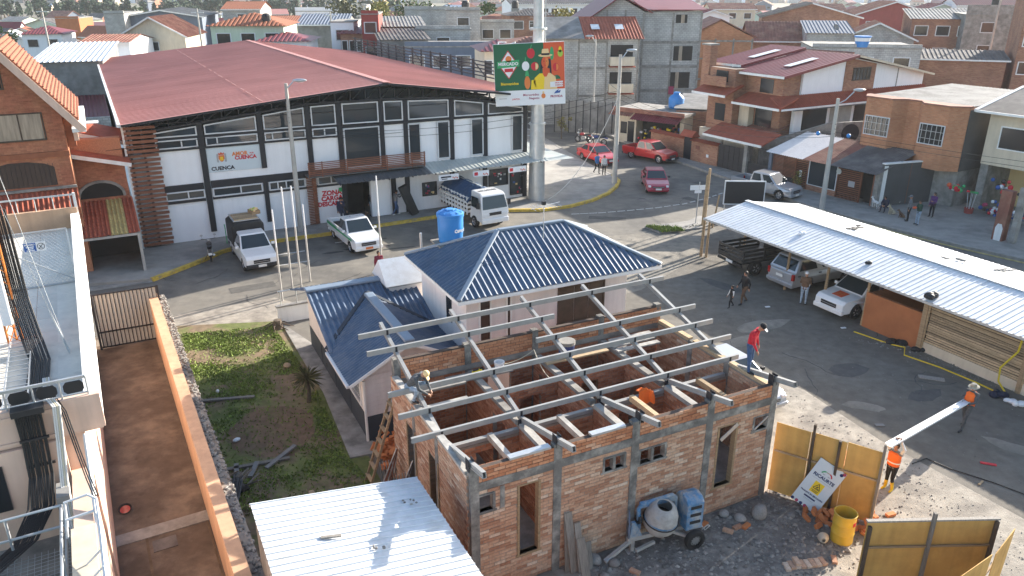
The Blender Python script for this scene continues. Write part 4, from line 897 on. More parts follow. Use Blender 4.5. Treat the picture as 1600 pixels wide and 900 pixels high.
# chain-link panel with warning plate
cf = thing('chain_link_gate','chain link gate panel in a galvanised frame on the terrace','fence panel',(-8.52+(-0.32)*0.875-11.6*0.485,13.9+(-0.32)*0.485+11.6*0.875,4.9),R(29))
fwd, fh = 2.65, 1.75
MB().bar((0,0,0.02),(0,0.35,fh),0.045).bar((-fwd,0,0.02),(-fwd,0.35,fh),0.045).bar((-fwd,0.35,fh),(0,0.35,fh),0.045).bar((-fwd,0,0.03),(0,0,0.03),0.045).build('frame','galvanised',cf)
MB().bar((-fwd+0.1,0.33,fh-0.06),(-0.02,0.02,0.1),0.035).build('brace','galvanised',cf)
lk = MB(); n = 34
for s in (1,-1):
    for i in range(-n//2, n):
        x0 = i*0.12; p = []
        a0, a1 = (0.0, fh)
        X0, X1 = (x0, x0+fh) if s > 0 else (x0+fh, x0)
        # clip to 0..fwd
        def at(t): return X0+(X1-X0)*t, a0+(a1-a0)*t
        ts = [0,1]; 
        t0 = max(0,min(1,((0 if s>0 else fwd)-X0)/(X1-X0))); t1 = max(0,min(1,((fwd if s>0 else 0)-X0)/(X1-X0)))
        if t1-t0 > 0.02:
            (xa,za),(xb,zb) = at(t0),at(t1); lk.bar((-xa,za*0.2,za),(-xb,zb*0.2,zb),0.006,0.006)
stuff(lk.build('wire_mesh','galvanised',cf))
o = MB().box(-0.33,0.30,-0.006,0,-0.14,0.16).build('warning_sign','sign_white',cf,(-0.95,0.20,1.30))
MB().box(-0.32,0.02,-0.009,-0.0065,-0.13,0.15).build('sign_block','ink_blue',o)
text('PELIGRO',0.075,'sign_white',o,(-0.15,-0.0105,0.09),bold=0.003); MB().box(-0.26,-0.04,-0.011,-0.0095,0.0,0.035).box(-0.22,-0.06,-0.011,-0.0095,-0.055,-0.025).box(-0.26,-0.03,-0.011,-0.0095,-0.11,-0.08).build('sign_print','sign_white',o)
rg = MB()
for i in range(20): a=2*math.pi*i/20; b=2*math.pi*(i+1)/20; rg.bar((0.16+0.10*math.cos(a),-0.009,0.01+0.10*math.sin(a)),(0.16+0.10*math.cos(b),-0.009,0.01+0.10*math.sin(b)),0.006,0.016)
rg.bar((0.1,-0.009,-0.06),(0.22,-0.009,0.08),0.006,0.016); rg.bar((0.12,-0.011,0.05),(0.19,-0.011,-0.05),0.006,0.02); rg.build('sign_pictogram','ink_black',o)
# orange lattice mast with a panel antenna, guy wire
def tw(x,y,z): return (-8.52+x*0.875-y*0.485, 13.9+x*0.485+y*0.875, z)
ms = thing('lattice_mast','orange lattice telecom mast with white panel antenna on the terrace','mast',tw(-1.72,7.0,4.9),R(29))
lat = MB(); cs = [(0,0),(-0.34,0),(-0.17,0.3)]
for (x,y) in cs: lat.cyl((x,y,0),(x,y,9),0.03,n=6)
for k in range(26):
    z = k*0.34
    for i in range(3): a,b = cs[i],cs[(i+1)%3]; lat.bar((a[0],a[1],z),(b[0],b[1],z+0.34),0.018)
lat.build('lattice','tower_orange',ms)
MB().box(-0.12,0.12,-0.42,-0.28,0.7,2.6).build('panel_antenna','sign_white',ms,(-0.2,0,0),bevel=0.04)
for z in (0.9,2.3): MB().bar((-0.2,-0.3,z),(-0.17,0,z),0.06,0.04).build('antenna_bracket','ink_yellow',ms)
tag(MB().cyl(tw(-0.62,5.6,4.9),tw(-1.72,7.1,12.5),0.008,n=5).cyl(tw(-0.62,5.6,4.9),tw(-2.2,7.1,12.8),0.008,n=5).cyl(tw(-0.62,5.6,4.95),tw(-0.9,6.05,6.1),0.03,0.016,n=6).build('guy_wire','galvanised'),'pair of guy wires with turnbuckles anchored to the terrace floor','guy wire')
# cable bundles
cb = thing('cable_bundle','thick bundle of black and white telecom cables over the terrace edge','cables',tw(0,0,0),R(29))
for i in range(12):
    x = -1.64+i*0.043; j = random.uniform(-0.02,0.02); y0 = 6.8+random.uniform(-0.2,0.2)
    MB().tube([(x-0.25+j,7.2,8.6),(x-0.2,7.0,6.2),(x-0.05,6.4+j,5.2),(x+0.1+j,5.4,4.96),(x+0.05,3.4,4.95),(x+j,2.2,5.15),(x,1.72,5.42),(x,1.50,5.36),(x+j,1.44,4.7),(x-0.02+j,1.30,3.95),(x-0.10-j,0.85,3.45),(x-0.45+j,0.05,3.2),(x-1.2+j*2,-0.8,3.15),(x-2.2,-1.5,3.2)],0.021,6).build('cable','cable',cb)
for i in range(4):
    x = -1.02+i*0.04
    MB().tube([(x-0.2,4.2,4.96),(x-0.1,2.2,5.2),(x,1.7,5.56),(x+0.12,1.36,5.5),(x+0.05,1.2,4.7),(x-0.02,0.7,3.9),(x+0.05,-0.3,3.4),(x+0.1,-1.6,3.1)],0.022,6).build('cable','cable_white' if i != 2 else 'cable_cream',cb)
for i in range(3):
    x = -0.92+i*0.04
    MB().tube([(x-0.1,2.2,5.1),(x,1.7,5.58),(x+0.16,1.35,5.35),(x+0.28,0.9,4.6),(x+0.40,0.2,4.25),(x+0.5,-0.35,4.1)],0.014,5).build('cable','cable',cb)
MB().box(-1.7,-1.08,1.36,1.80,5.42,5.56).build('cable_clamp','plastic_black',cb)
for z in (4.15,4.8): MB().box(-1.66,-1.1,1.36,1.42,z,z+0.05).build('cable_clamp','plastic_black',cb)
# cable ladder on the terrace
cl_ = thing('cable_tray','galvanised cable ladder crossing the terrace floor','cable tray',tw(-2.0,2.4,4.95),R(29))
for x in (-0.5,0.0,0.5): MB().bar((x,0,0.1),(x,4.4,0.1),0.03,0.07).build('side_rail','galvanised',cl_)
for i in range(14): MB().bar((-0.5,0.2+i*0.31,0.12),(0.5,0.2+i*0.31,0.12),0.03,0.02).build('rung','galvanised',cl_)
# lower annex in front: wall, mesh platforms with rails, junction box
ax_ = thing('annex','lower peach annex wall with cream coping below the terrace','building',tw(0,0,0),R(29))
MB().box(-0.86,-0.5,-7,1.55,0,3.75).build('side_wall','peach_pale',ax_); MB().box(-0.9,-0.46,-7,-0.9,3.752,3.84).build('coping','cream',ax_)
MB().box(-7,-0.87,-7,1.55,0,2.2).build('roof_slab','concrete',ax_); MB().box(-7,-0.88,1.50,1.69,2.2,4.6).build('back_wall','peach_pale',ax_)
MB().box(-3.6,-2.1,1.44,1.499,3.2,4.3).build('window','window_dark',ax_); MB().box(-1.15,-0.9,0.3,0.9,3.2,3.9).build('plinth_block','fibre_cement',ax_)
MB().tube([(-0.44,1.5,4.6),(-0.44,0.2,4.0),(-0.44,-2,3.3),(-0.44,-6,3.0)],0.05,8).build('downpipe','white_paint',ax_)
pf = thing('mesh_platform','galvanised mesh platform with tubular guard rails beside the annex wall','platform',tw(-1.75,-1.2,2.95),R(29))
ms_ = MB()
for i in range(30): ms_.bar((-1.4,-2.5+i*0.12,0),(0.75,-2.5+i*0.12,0),0.008)
for i in range(18): ms_.bar((-1.4+i*0.12,-2.5,0.008),(-1.4+i*0.12,1.1,0.008),0.008)
stuff(ms_.build('mesh_floor','galvanised',pf))
for p in ([(0.7,1.1,0),(0.7,1.1,1.0),(0.7,-2.5,1.0)],[(0.7,-0.6,0),(0.7,-0.6,1.0)],[(0.7,-2.5,0),(0.7,-2.5,1.0)],[(-1.4,1.1,0),(-1.4,1.1,1.0),(0.7,1.1,1.0)],[(-0.3,1.1,0),(-0.3,1.1,1.0)],[(0.7,1.1,0.5),(0.7,-2.5,0.5)],[(-1.4,1.1,0.5),(0.7,1.1,0.5)]):
    MB().tube(p,0.03,7).build('guard_rail','galvanised',pf)
MB().lathe([(0.30,0),(0.32,0.02),(0.32,0.72),(0.28,0.78),(0.05,0.8)],18,(-1.0,1.3,0.55)).build('equipment_housing','white_paint',pf,smooth=True)
lr = thing('wall_ladder','white tubular safety rail fixed on top of the annex wall','ladder',tw(-0.42,-1.2,3.6),R(29))
MB().tube([(-0.55,0.5,0.2),(-0.5,0.52,0.75),(-0.08,0.52,0.8),(0.06,0.4,0.72),(0.08,-0.5,0.6),(0.08,-4,0.2)],0.03,7).tube([(-0.55,0.1,0.2),(-0.5,0.12,0.6),(0.0,0.12,0.64),(0.05,0.0,0.55),(0.06,-4.2,0.05)],0.03,7).build('rail','frame_white',lr)
for i in range(6): MB().bar((-0.4,-1.0-i*0.55,0.1),(0.07,-1.0-i*0.55,0.5),0.03).build('rung','frame_white',lr)
bs = thing('spare_reel','black cable reel with red hub on the mesh platform','reel',tw(-1.45,-1.9,2.98),R(10))
MB().lathe([(0.3,0),(0.3,0.06),(0.12,0.06),(0.12,0.18),(0.3,0.18),(0.3,0.24),(0.02,0.24)],18).build('reel_body','plastic_black',bs); MB().lathe([(0.13,0.242),(0.13,0.26),(0.02,0.26)],12).build('hub','car_red',bs)
# ---------------------------------------------------------------- brick house left of the market (market axes)
bh = thing('brick_house','red brick gabled house with tiled porch left of the market','house',(-20.9,41.9,0),R(28))
fy = -3.0
gw = MB(); gw.prismy([(-9.5,0),(-2.75,0),(-2.75,8.6),(-4.9,11.4),(-9.5,11.4)],fy,fy+7.5); gw.build('gable_wall','red_brick',bh)
def course_lines(parent, x0, x1, y, z0, z1, dz=0.085, m='mortar', th=0.012):
    mb = MB(); z = z0
    while z < z1: mb.box(x0,x1,y-0.004,y,z,z+th); z += dz
    return stuff(mb.build('mortar_joint', m, parent))
mat('house_brick',(0.36,0.13,0.075),0.92,0.15,6,island=0.16,col2=(0.42,0.18,0.10),c2scale=0.8,bump=0.2)
def brick_face(parent, x0, x1, y, z0, z1, m='house_brick', bl=0.27, bh_=0.088, skip=(), flip=None):
    """shallow brick skin on a wall plane facing -y (joined into one part)"""
    mb = MB(); k = 0; z = z0
    while z < z1-0.03:
        x = x0-(k%2)*bl/2
        while x < x1:
            a, b = max(x,x0)+0.006, min(x+bl,x1)-0.006; zt = min(z+bh_-0.012, z1); mid=(a+b)/2; zm=(z+zt)/2
            if b-a > 0.03 and not any(s[0]<mid<s[1] and s[2]<zm<s[3] for s in skip) and (flip is None or zm < flip(mid)):
                mb.add([(a,y,z),(b,y,z),(b,y,zt),(a,y,zt),(a,y-0.012,z),(b,y-0.012,z),(b,y-0.012,zt),(a,y-0.012,zt)],[(4,5,6,7),(4,7,3,0),(5,1,2,6),(7,6,2,3)])
            x += bl
        z += bh_; k += 1
    return stuff(mb.build('brickwork', m, parent))
brick_face(bh,-7.6,-2.75,fy-0.001,3.0,11.0,skip=((-5.6,-3.55,7.1,8.4),(-9,-3.4,4.8,6.05),(-9,-4.86,9.6,10.6)),flip=lambda x: 8.6+(-2.75-x)*1.30)
# roof slope with overhang and white bargeboard
rs = MB(); rs.slab([(-2.1,fy-0.55,7.95),(-2.1,fy+8,7.95),(-4.9,fy+8,11.55),(-4.9,fy-0.55,11.55)],0.12); rs.build('roof','tile_brown',bh)
for i in range(24): 
    x=-2.05-0.118*i; MB().bar((x,fy-0.55,8.12+i*0.152),(x,fy+8,8.12+i*0.152),0.07,0.05).build('roof_tile_row','tile_brown',bh)
MB().prismy([(-1.75,7.55),(-2.05,7.40),(-5.0,11.2),(-4.7,11.36)],fy-0.62,fy-0.56).build('bargeboard','peach_pale',bh)
MB().box(-2.4,-1.8,fy-0.6,fy+8,7.42,7.6).build('gutter','white_paint',bh)
def bwin(x0,x1,z0,z1,y,parts=2,m='curtain',fr='dark_wood'):
    f = MB(); f.box(x0-0.06,x0,y-0.06,y,z0,z1).box(x1,x1+0.06,y-0.06,y,z0,z1).box(x0-0.06,x1+0.06,y-0.06,y,z1,z1+0.06).box(x0-0.06,x1+0.06,y-0.08,y,z0-0.07,z0)
    for k in range(1,parts): f.box(x0+(x1-x0)*k/parts-0.03,x0+(x1-x0)*k/parts+0.03,y-0.05,y,z0,z1)
    o = f.build('window',fr,bh)
    for k in range(parts): MB().box(x0+(x1-x0)*k/parts+0.03,x0+(x1-x0)*(k+1)/parts-0.03,y-0.03,y-0.014,z0,z1).build('pane',m,o)
    return o
bwin(-5.55,-3.6,7.15,8.35,fy); bwin(-6.3,-4.9,9.6,10.6,fy,1,'window_dark')
MB().box(-2.74,-2.35,fy+0.3,fy+0.9,6.6,8.0).build('chimney_pier','tile_orange',bh); MB().box(-2.4,-2.2,fy+0.2,fy+0.6,6.9,7.9).build('pier_trim','peach_pale',bh)
MB().box(-9.5,-2.72,fy-0.12,fy-0.013,6.25,6.5).build('string_course','tile_orange',bh)
# arched barred window
aw = MB(); aw.prismy([(-6.6,4.85),(-3.5,4.85),(-3.5,5.75),(-3.9,5.95),(-4.6,6.08),(-5.4,6.08),(-6.2,5.9),(-6.6,5.7)],fy-0.03,fy-0.014); o = aw.build('arched_window','window_dark',bh)
for i in range(16): MB().bar((-6.55+i*0.2,fy-0.06,4.86),(-6.55+i*0.2,fy-0.06,5.95),0.02).build('window_bar','black_steel',o)
# lean-to tiles below it
mb = MB(); corrugated(mb,(-7.2,fy-1.1,3.85),(1,0,0),(0,0.83,0.56),4.5,1.3,0.22,0.06,'barrel'); mb.build('lean_to_roof','tile_red',bh)
MB().bar((-7.2,fy-0.06,4.68),(-2.7,fy-0.06,4.72),0.14,0.12).build('ledge','concrete',bh)
# arch wall beside the market
MB().box(-2.74,-0.35,-0.28,0.3,0,6.5).build('arch_wall','red_brick',bh)
def archy(x): return 3.5+max(0,(1-((x+1.7)/1.15)**2))**0.5*0.75 if abs(x+1.7)<1.15 else 0
brick_face(bh,-2.74,-0.35,-0.281,2.6,5.6,skip=(),flip=None)
ao = MB(); ps=[(-2.8,3.35)]+[(-1.7+1.1*math.cos(math.pi-math.pi*i/12),3.45+0.78*math.sin(math.pi*i/12)) for i in range(13)]+[(-0.6,3.35)]
ao.prismy(ps,-0.32,-0.295); ao.build('arch_opening','dark_inside',bh)
am = MB()
for p,q in zip(ps[1:],ps[2:]): am.bar((p[0],-0.33,p[1]),(q[0],-0.33,q[1]),0.12,0.14)
am.build('arch_moulding','concrete',bh)
# sloping tile roofs above the arch
for (z0,z1,ya,yb,xa) in ((5.15,6.1,-0.9,1.2,-2.9),(6.05,6.6,0.6,2.6,-2.6)):
    mb = MB(); mb.slab([(xa,ya,z0+0.75),(-0.05,ya,z0),(-0.05,yb,z0+0.35),(xa,yb,z0+1.1)],0.1); mb.build('lean_to_roof','tile_red',bh)
    MB().bar((xa,ya-0.03,z0+0.68),(-0.02,ya-0.03,z0-0.07),0.05,0.2).build('bargeboard','white_paint',bh)
MB().box(-1.9,-1.2,1.0,1.9,7.12,7.16).build('skylight','white_sheet',bh,(0,0,0.0))
# garage porch with tiles
def gar(x0,x1,m):
    mb = MB(); L=math.hypot(4.0,0.95); corrugated(mb,(x0,-4.2,2.25),(1,0,0),(0,4.0/L,0.95/L),x1-x0,L,0.2,0.06,'barrel'); mb.build('porch_roof',m,bh)
    tt = MB()
    for r_ in range(11):
        y=-4.2+4.0*r_/11; z=2.25+0.95*r_/11
        k=int((x1-x0)/0.2)
        for i in range(k): tt.add([(x0+i*0.2+a*0.2,y-0.02,z+b) for a,b in ((0,0.01),(0.12,0.06),(0.33,0.088),(0.54,0.06),(0.66,0.01))],[(0,1,2,3,4)])
    stuff(tt.build('tile_nose',m,bh))
gar(-3.0,-1.6,'tile_red'); gar(-1.6,-0.8,'tile_yellow'); gar(-0.8,-0.25,'tile_red')
MB().box(-3.0,-0.25,-4.18,-4.08,2.1,2.22).build('porch_beam','pole_concrete',bh)
MB().box(-0.42,-0.28,-4.18,-4.04,0,2.1).build('porch_post','pole_concrete',bh); MB().box(-0.36,-0.28,-4.0,0.1,0,2.15).build('side_wall','concrete',bh)
MB().box(-3.2,-0.38,-0.6,-0.3,0,2.9).build('garage_back','dark_grey_wall',bh); MB().box(-3.3,-0.4,-4.4,-0.6,0.0,0.03).build('garage_floor','concrete',bh)
MB().box(-0.22,-0.1,-0.2,-0.08,0,7.0).build('downpipe','white_paint',bh)
flat('forecourt',[(-18.3,36.7),(-21.4,35.1),(-23.0,38.6),(-20.6,40.0)],0.004,'concrete')
# ---------------------------------------------------------------- long carport shed (x along eave away to the right-front, y towards the street)
sh = thing('carport_shed','long open shed with white ribbed metal roof over parked cars','shed',(10.54,40.40,0),R(-62.9))
SL, EZ, RZ = 24.0, 2.28, 2.86
n = 24
for i in range(n):
    for side in (0,1):
        mb = MB(); L = math.hypot(3.0,RZ-EZ); L2 = math.hypot(4.0,RZ-EZ+0.05)
        dz = 0.006*(i%2)
        if side == 0: corrugated(mb,(i*SL/n-0.15,0,EZ+dz),(1,0,0),(0,3.0/L,(RZ-EZ)/L),SL/n+0.03,L,0.25,0.022,'trap')
        else: corrugated(mb,(i*SL/n-0.15,3.0,RZ+dz),(1,0,0),(0,4.0/L2,-(RZ-EZ+0.05)/L2),SL/n+0.03,L2,0.25,0.022,'trap')
        mb.build('roof_sheet','white_sheet',sh)
MB().box(-0.2,SL,2.86,3.14,RZ+0.025,RZ+0.05).build('ridge_cap','white_sheet',sh)
MB().bar((-0.2,0,EZ-0.05),(SL,0,EZ-0.05),0.06,0.1).bar((-0.2,7,EZ-0.1),(SL,7,EZ-0.1),0.06,0.1).bar((-0.2,3,RZ-0.07),(SL,3,RZ-0.07),0.08,0.12).build('roof_beam','galvanised',sh)
for x in (0,3.1,5.7,8.3,10.3,13.3,17.3,21):
    MB().bar((x,0.0,EZ-0.07),(x,3.0,RZ-0.08),0.06,0.1).bar((x,3.0,RZ-0.08),(x,7,EZ-0.12),0.06,0.1).build('rafter','grey_steel',sh)
for x,y in ((-0.05,0.3),(3.04,2.6),(0.5,2.5),(5.6,0.5),(8.15,0.3),(8.3,4.4),(10.33,0.35),(13.25,0.3),(17.3,0.35),(0.3,6.6),(5.6,6.6),(10.3,6.6)):
    MB().cyl((x,y,0),(x+0.05,y,(EZ-0.06+0.56*y/3 if y <= 3 else RZ-0.10-(y-3)*0.157)),0.075,0.06,n=8).build('post','wood',sh)
MB().cyl((-0.3,0.15,0),(-0.15,0.1,5.0),0.085,0.07,n=8).build('corner_pole','wood',sh)
# orange half-height wall, back wall, plank wall
MB().add([(10.4,0.25,0),(13.2,0.28,0),(13.2,0.28,1.62),(10.4,0.25,1.62),(10.4,0.40,0),(13.2,0.42,0),(13.2,0.42,1.62),(10.4,0.40,1.62)],[(0,1,2,3),(5,4,7,6),(3,2,6,7),(4,0,3,7),(1,5,6,2)]).build('half_wall','orange_plaster',sh)
MB().box(10.4,13.2,5.2,5.35,0,2.4).box(10.3,10.4,0.42,5.2,0,1.5).build('half_wall','orange_plaster',sh)
MB().box(-0.1,24,6.75,6.88,0,1.7).build('street_wall','dark_grey_wall',sh)
MB().box(13.3,24,0.34,0.50,0,0.42).build('wall_base','cream',sh)
random.seed(3)
x = 13.32
for (x0,x1) in ((13.32,17.2),(17.36,21.2),(21.3,24)):
    for k in range(18):
        z = 0.44+k*0.098; d = random.uniform(-0.02,0.03); h = random.uniform(0.055,0.085); yy=0.36+random.uniform(-0.02,0.02)
        MB().add([(x0+d,yy,z),(x1+d,yy,z+random.uniform(-0.02,0.02)),(x1+d,yy+0.03,z),(x0+d,yy+0.03,z),(x0+d,yy,z+h),(x1+d,yy,z+h+random.uniform(-0.015,0.015)),(x1+d,yy+0.03,z+h),(x0+d,yy+0.03,z+h)],[(0,3,2,1),(4,5,6,7),(0,1,5,4),(1,2,6,5),(2,3,7,6),(3,0,4,7)]).build('plank','plank',sh)
MB().box(13.34,24,0.43,0.46,0.43,2.2).build('plank_backing','dark_wood',sh)
MB().box(13.1,13.3,0.2,0.34,0,2.22).box(17.2,17.34,0.27,0.335,0,2.22).build('wall_post','wood',sh)
# things on the roof
def shw(x,y,z): c,s=math.cos(R(-62.9)),math.sin(R(-62.9)); return (10.54+x*c-y*s,40.40+x*s+y*c,z)
for (x,y,r,lab,m) in ((5.9,4.5,0.30,'weathered board scrap on the sunlit side of the shed roof','grey_wood'),(11.0,4.6,0.22,'dark stones heap on the sunlit side of the shed roof','stone'),(12.9,5.6,0.2,'grey rag on the far right of the shed roof','fibre_cement')):
    z = RZ-(y-3)*0.157+0.05; mb = MB()
    for i in range(6): mb.box(*sorted((a:=random.uniform(-r*2,r*1.5),a+random.uniform(0.1,0.45))),*sorted((b:=random.uniform(-r,r),b+0.12)),0,random.uniform(0.03,0.1))
    tag(mb.build('roof_debris',m,None,shw(x,y,z),R(random.uniform(-60,60)),bevel=0.015),lab,'debris')
for (x,y,lab) in ((13.35,0.28,'black plastic bag of scrap on the shed eave above the plank wall'),(9.6,1.1,'small black rag lying on the shaded slope of the shed roof'),(5.2,1.6,'white crumpled bag lying on the shaded slope of the shed roof')):
    s = 0.3 if 'bag of scrap' in lab else 0.16; z = EZ+y*0.193+0.03; mb = MB()
    for i in range(5): mb.ball((random.uniform(-s,s)*0.7,random.uniform(-s,s)*0.5,s*0.35),(s*random.uniform(0.5,0.8),s*random.uniform(0.4,0.6),s*random.uniform(0.35,0.6)),8,5)
    tag(mb.build('rag','sign_white' if 'white' in lab else 'tarp_black',None,shw(x,y,z),smooth=True),lab,'bag')
# ---------------------------------------------------------------- street frontage on the right (x along the street to the right-front, y away from the street)
FA = -58.9
def fw(x,y,z=0.0): c,s=math.cos(R(FA)),math.sin(R(FA)); return (14.8+x*c-y*s, 66.75+x*s+y*c, z)
F0 = (14.8,66.75,0)
bwl = thing('brick_garden_wall','red brick garden wall with tiled coping and black door across the street','wall',F0,R(FA))
for x0,x1 in ((-4.2,0.1),(1.05,4.15)):
    MB().box(x0,x1,0,0.2,0,1.85).build('wall_panel','brick_masonry',bwl)
    mb = MB(); corrugated(mb,(x0-0.05,-0.22,1.83),(1,0,0),(0,0.94,0.34),x1-x0+0.1,0.55,0.16,0.05,'barrel'); mb.build('coping_tiles','tile_red',bwl)
MB().box(0.12,1.03,0.04,0.1,0.05,2.0).build('door','black_steel',bwl); MB().box(2.9,3.15,-0.03,0,0.7,0.95).build('meter_box','sign_white',bwl); MB().box(1.6,2.05,-0.03,0,1.2,1.5).build('wall_niche','rust_roof',bwl)
MB().prismx([(-0.3,2.1),(0.7,2.1),(0.2,2.6)],-0.2,1.3).build('door_roof','tile_red',bwl)
gg = thing('garage_gate','black panelled garage gate between the brick wall and concrete pillar','gate',fw(4.2,0),R(FA))
MB().box(0,2.75,0.05,0.09,0.08,2.05).build('gate_panel','black_steel',gg)
for i in range(1,7): MB().box(0,2.75,0.02,0.05,i*0.29,i*0.29+0.03).build('gate_rail','black_steel',gg)
for i in range(1,5): MB().box(i*0.55,i*0.55+0.03,0.02,0.05,0.08,2.05).build('gate_stile','black_steel',gg)
pl_ = thing('gate_pillar','grey concrete gate pillar beside the garage gate','pillar',fw(7.0,0),R(FA)); MB().box(0,0.35,-0.1,0.3,0,2.65).build('shaft','concrete',pl_); MB().box(-0.04,0.39,-0.14,0.34,2.652,2.74).build('cap','concrete',pl_)
pl2 = thing('gate_pillar','blue-grey gate pillar beside the slatted shop front','pillar',fw(9.55,0),R(FA)); MB().box(0,0.28,-0.1,0.3,0,2.5).build('shaft','bluegrey_wall',pl2); MB().box(-0.03,0.31,-0.13,0.33,2.502,2.57).build('cap','concrete',pl2)
g2 = thing('barred_gate','black barred gate with solid lower panel between two pillars','gate',fw(7.4,0.05),R(FA))
MB().box(0.0,2.1,0.02,0.05,0.1,1.15).build('lower_panel','black_steel',g2)
for i in range(18): MB().box(0.02+i*0.122,0.04+i*0.122,0.02,0.045,1.15,2.35).build('bar','black_steel',g2)
MB().box(0,2.12,0.015,0.055,2.35,2.41).build('top_rail','black_steel',g2)
# slatted shop front
sf = thing('slatted_shop','small shop with brown slatted front and translucent awning','shop',fw(9.9,0),R(FA))
for x0,x1 in ((0.0,2.05),(2.2,3.15),(5.9,8.6)):
    for k in range(17):
        z = 0.75+k*0.1 if x0<2 else 0.12+k*0.135
        if x0 == 5.9 and True: MB().box(x0,x0+1.75,-0.02,0.02,z,z+0.07).build('slat','brown_slat',sf)
        elif z < 2.3: MB().box(x0,x1,-0.02,0.02,z,z+0.06).build('slat','brown_slat',sf)
MB().box(0,2.1,0.03,0.06,0.05,0.75).build('lower_panel','black_steel',sf)
MB().box(7.68,8.5,0.5,0.55,0.0,1.95).build('doorway','dark_inside',sf); MB().box(0,8.6,1.2,1.3,0,2.4).build('back_wall','dark_inside',sf)
for x in (2.08,3.2,5.75,7.6,8.55): MB().box(x,x+0.09,-0.04,0.06,0,2.4).build('post','brown_slat',sf)
MB().box(8.66,9.0,-0.05,0.5,0,2.5).build('end_pier','concrete',sf)
MB().box(3.3,5.75,-0.02,0.15,0,0.55).build('brick_base','brick_masonry',sf)
o = MB().box(3.3,3.37,-0.03,0.03,0.6,2.35).box(5.67,5.74,-0.03,0.03,0.6,2.35).box(3.3,5.74,-0.03,0.03,0.55,0.6).box(3.3,5.74,-0.03,0.03,2.35,2.4).build('shop_window','frame_white',sf); MB().box(3.37,5.67,-0.01,0.01,0.6,2.35).build('pane','glass',o)
for x0,x1,m,dz in ((-0.2,3.2,'pinkish_white',0.0),(3.2,5.5,'rust_roof',0.008),(5.5,9.2,'dark_roof',0.016)):
    mb = MB(); corrugated(mb,(x0,-0.75,2.42+dz),(1,0,0),(0,0.97,0.24),x1-x0,4.6,0.2,0.03,'sine'); mb.build('awning_sheet',m,sf)
for i in range(3): MB().box(2.55,2.75,-0.05,-0.021,0.95+i*0.18,1.08+i*0.18).build('meter_box','sign_white',sf)
MB().box(6.7,7.2,-0.03,-0.021,1.1,1.5).build('poster','ink_grey',sf)
MB().lathe([(0.2,-0.01),(0.2,0.01)],18,(5.9,-0.12,2.0),'y').build('round_sign','canopy_sheet',sf)
pt_ = thing('potted_shrub','leggy shrub climbing the slatted shop front','plant',fw(12.5,-0.15),R(FA))
MB().cyl((0,0,0.1),(0.05,-0.05,1.2),0.02,n=5).build('stem','bark',pt_); lf = MB()
for i in range(160):
    p = Vector((random.gauss(0,0.2),random.gauss(-0.05,0.1),0.3+random.random()*1.1)); a = Vector((random.uniform(-1,1),random.uniform(-1,1),random.uniform(-1,1))).normalized()*0.06; b_ = a.orthogonal().normalized()*0.04
    lf.quad(p-a,p-b_,p+a,p+b_)
lf.build('foliage','leaf_yellow',pt_)
# grey plastered wall of the forecourt, mops and balls for sale
gw_ = thing('forecourt_wall','dark grey plastered wall with peeling patches behind the shop forecourt','wall',fw(18.9,0.3),R(FA+76))
MB().box(0,11.5,0,0.2,0,3.0).build('wall_body','dark_grey_wall',gw_); MB().box(-0.02,11.5,-0.05,0.25,3.002,3.08).build('coping','white_paint',gw_); 
for x in (2.2,4.4,6.6): MB().box(x,x+0.03,-0.008,0,0,3.0).build('wall_seam','brown_slat',gw_)
MB().box(0.0,0.3,-0.012,-0.001,0.2,2.9).build('lime_patch','white_paint',gw_)
# corner brick house with bay windows
by = thing('bay_window_house','orange brick house with two barred bay windows and flat roof','house',fw(14.2,3.2),R(FA))
plan = [(0,0.9),(0.55,0),(2.6,0),(3.2,0.85),(4.1,0.85),(4.75,0.05),(6.6,0.05),(7.4,0.9),(7.4,11),(0,11)]
MB().prism(plan,2.6,6.75).build('upper_wall','orange_masonry',by); MB().box(0.2,7.3,1.2,10.9,0,2.6).build('ground_wall','concrete',by)
MB().prism([(x-0.06*(x<3)+0.06*(x>4),y-0.06) for x,y in plan[:8]]+[(7.46,1.2),(-0.06,1.2)],6.752,6.86).build('parapet_cap','rust_roof',by)
mb = MB(); corrugated(mb,(0.1,1.25,6.80),(1,0,0),(0,1,0.02),7.25,9.6,0.25,0.04,'sine'); mb.build('roof_sheet','fibre_cement',by)
for x0,x1 in ((0.75,2.55),(4.85,6.5)):
    yb = -0.02 if x0 < 2 else 0.03
    o = MB().box(x0-0.05,x1+0.05,yb-0.05,yb,4.2,4.26).box(x0-0.05,x1+0.05,yb-0.05,yb,5.5,5.56).box(x0-0.05,x0,yb-0.05,yb,4.26,5.5).box(x1,x1+0.05,yb-0.05,yb,4.26,5.5).build('window','frame_white',by)
    MB().box(x0,x1,yb-0.02,yb,4.26,5.5).build('pane','window_dark',o); gr=MB()
    for i in range(5): gr.bar((x0+(x1-x0)*(i+0.5)/5,yb-0.07,4.26),(x0+(x1-x0)*(i+0.5)/5,yb-0.07,5.5),0.025)
    for z in (4.6,5.1): gr.bar((x0,yb-0.07,z),(x1,yb-0.07,z),0.025)
    gr.build('window_grille','galvanised',o)
MB().box(7.402,7.46,1.0,10.8,2.6,6.6).build('side_render','dark_grey_wall',by)
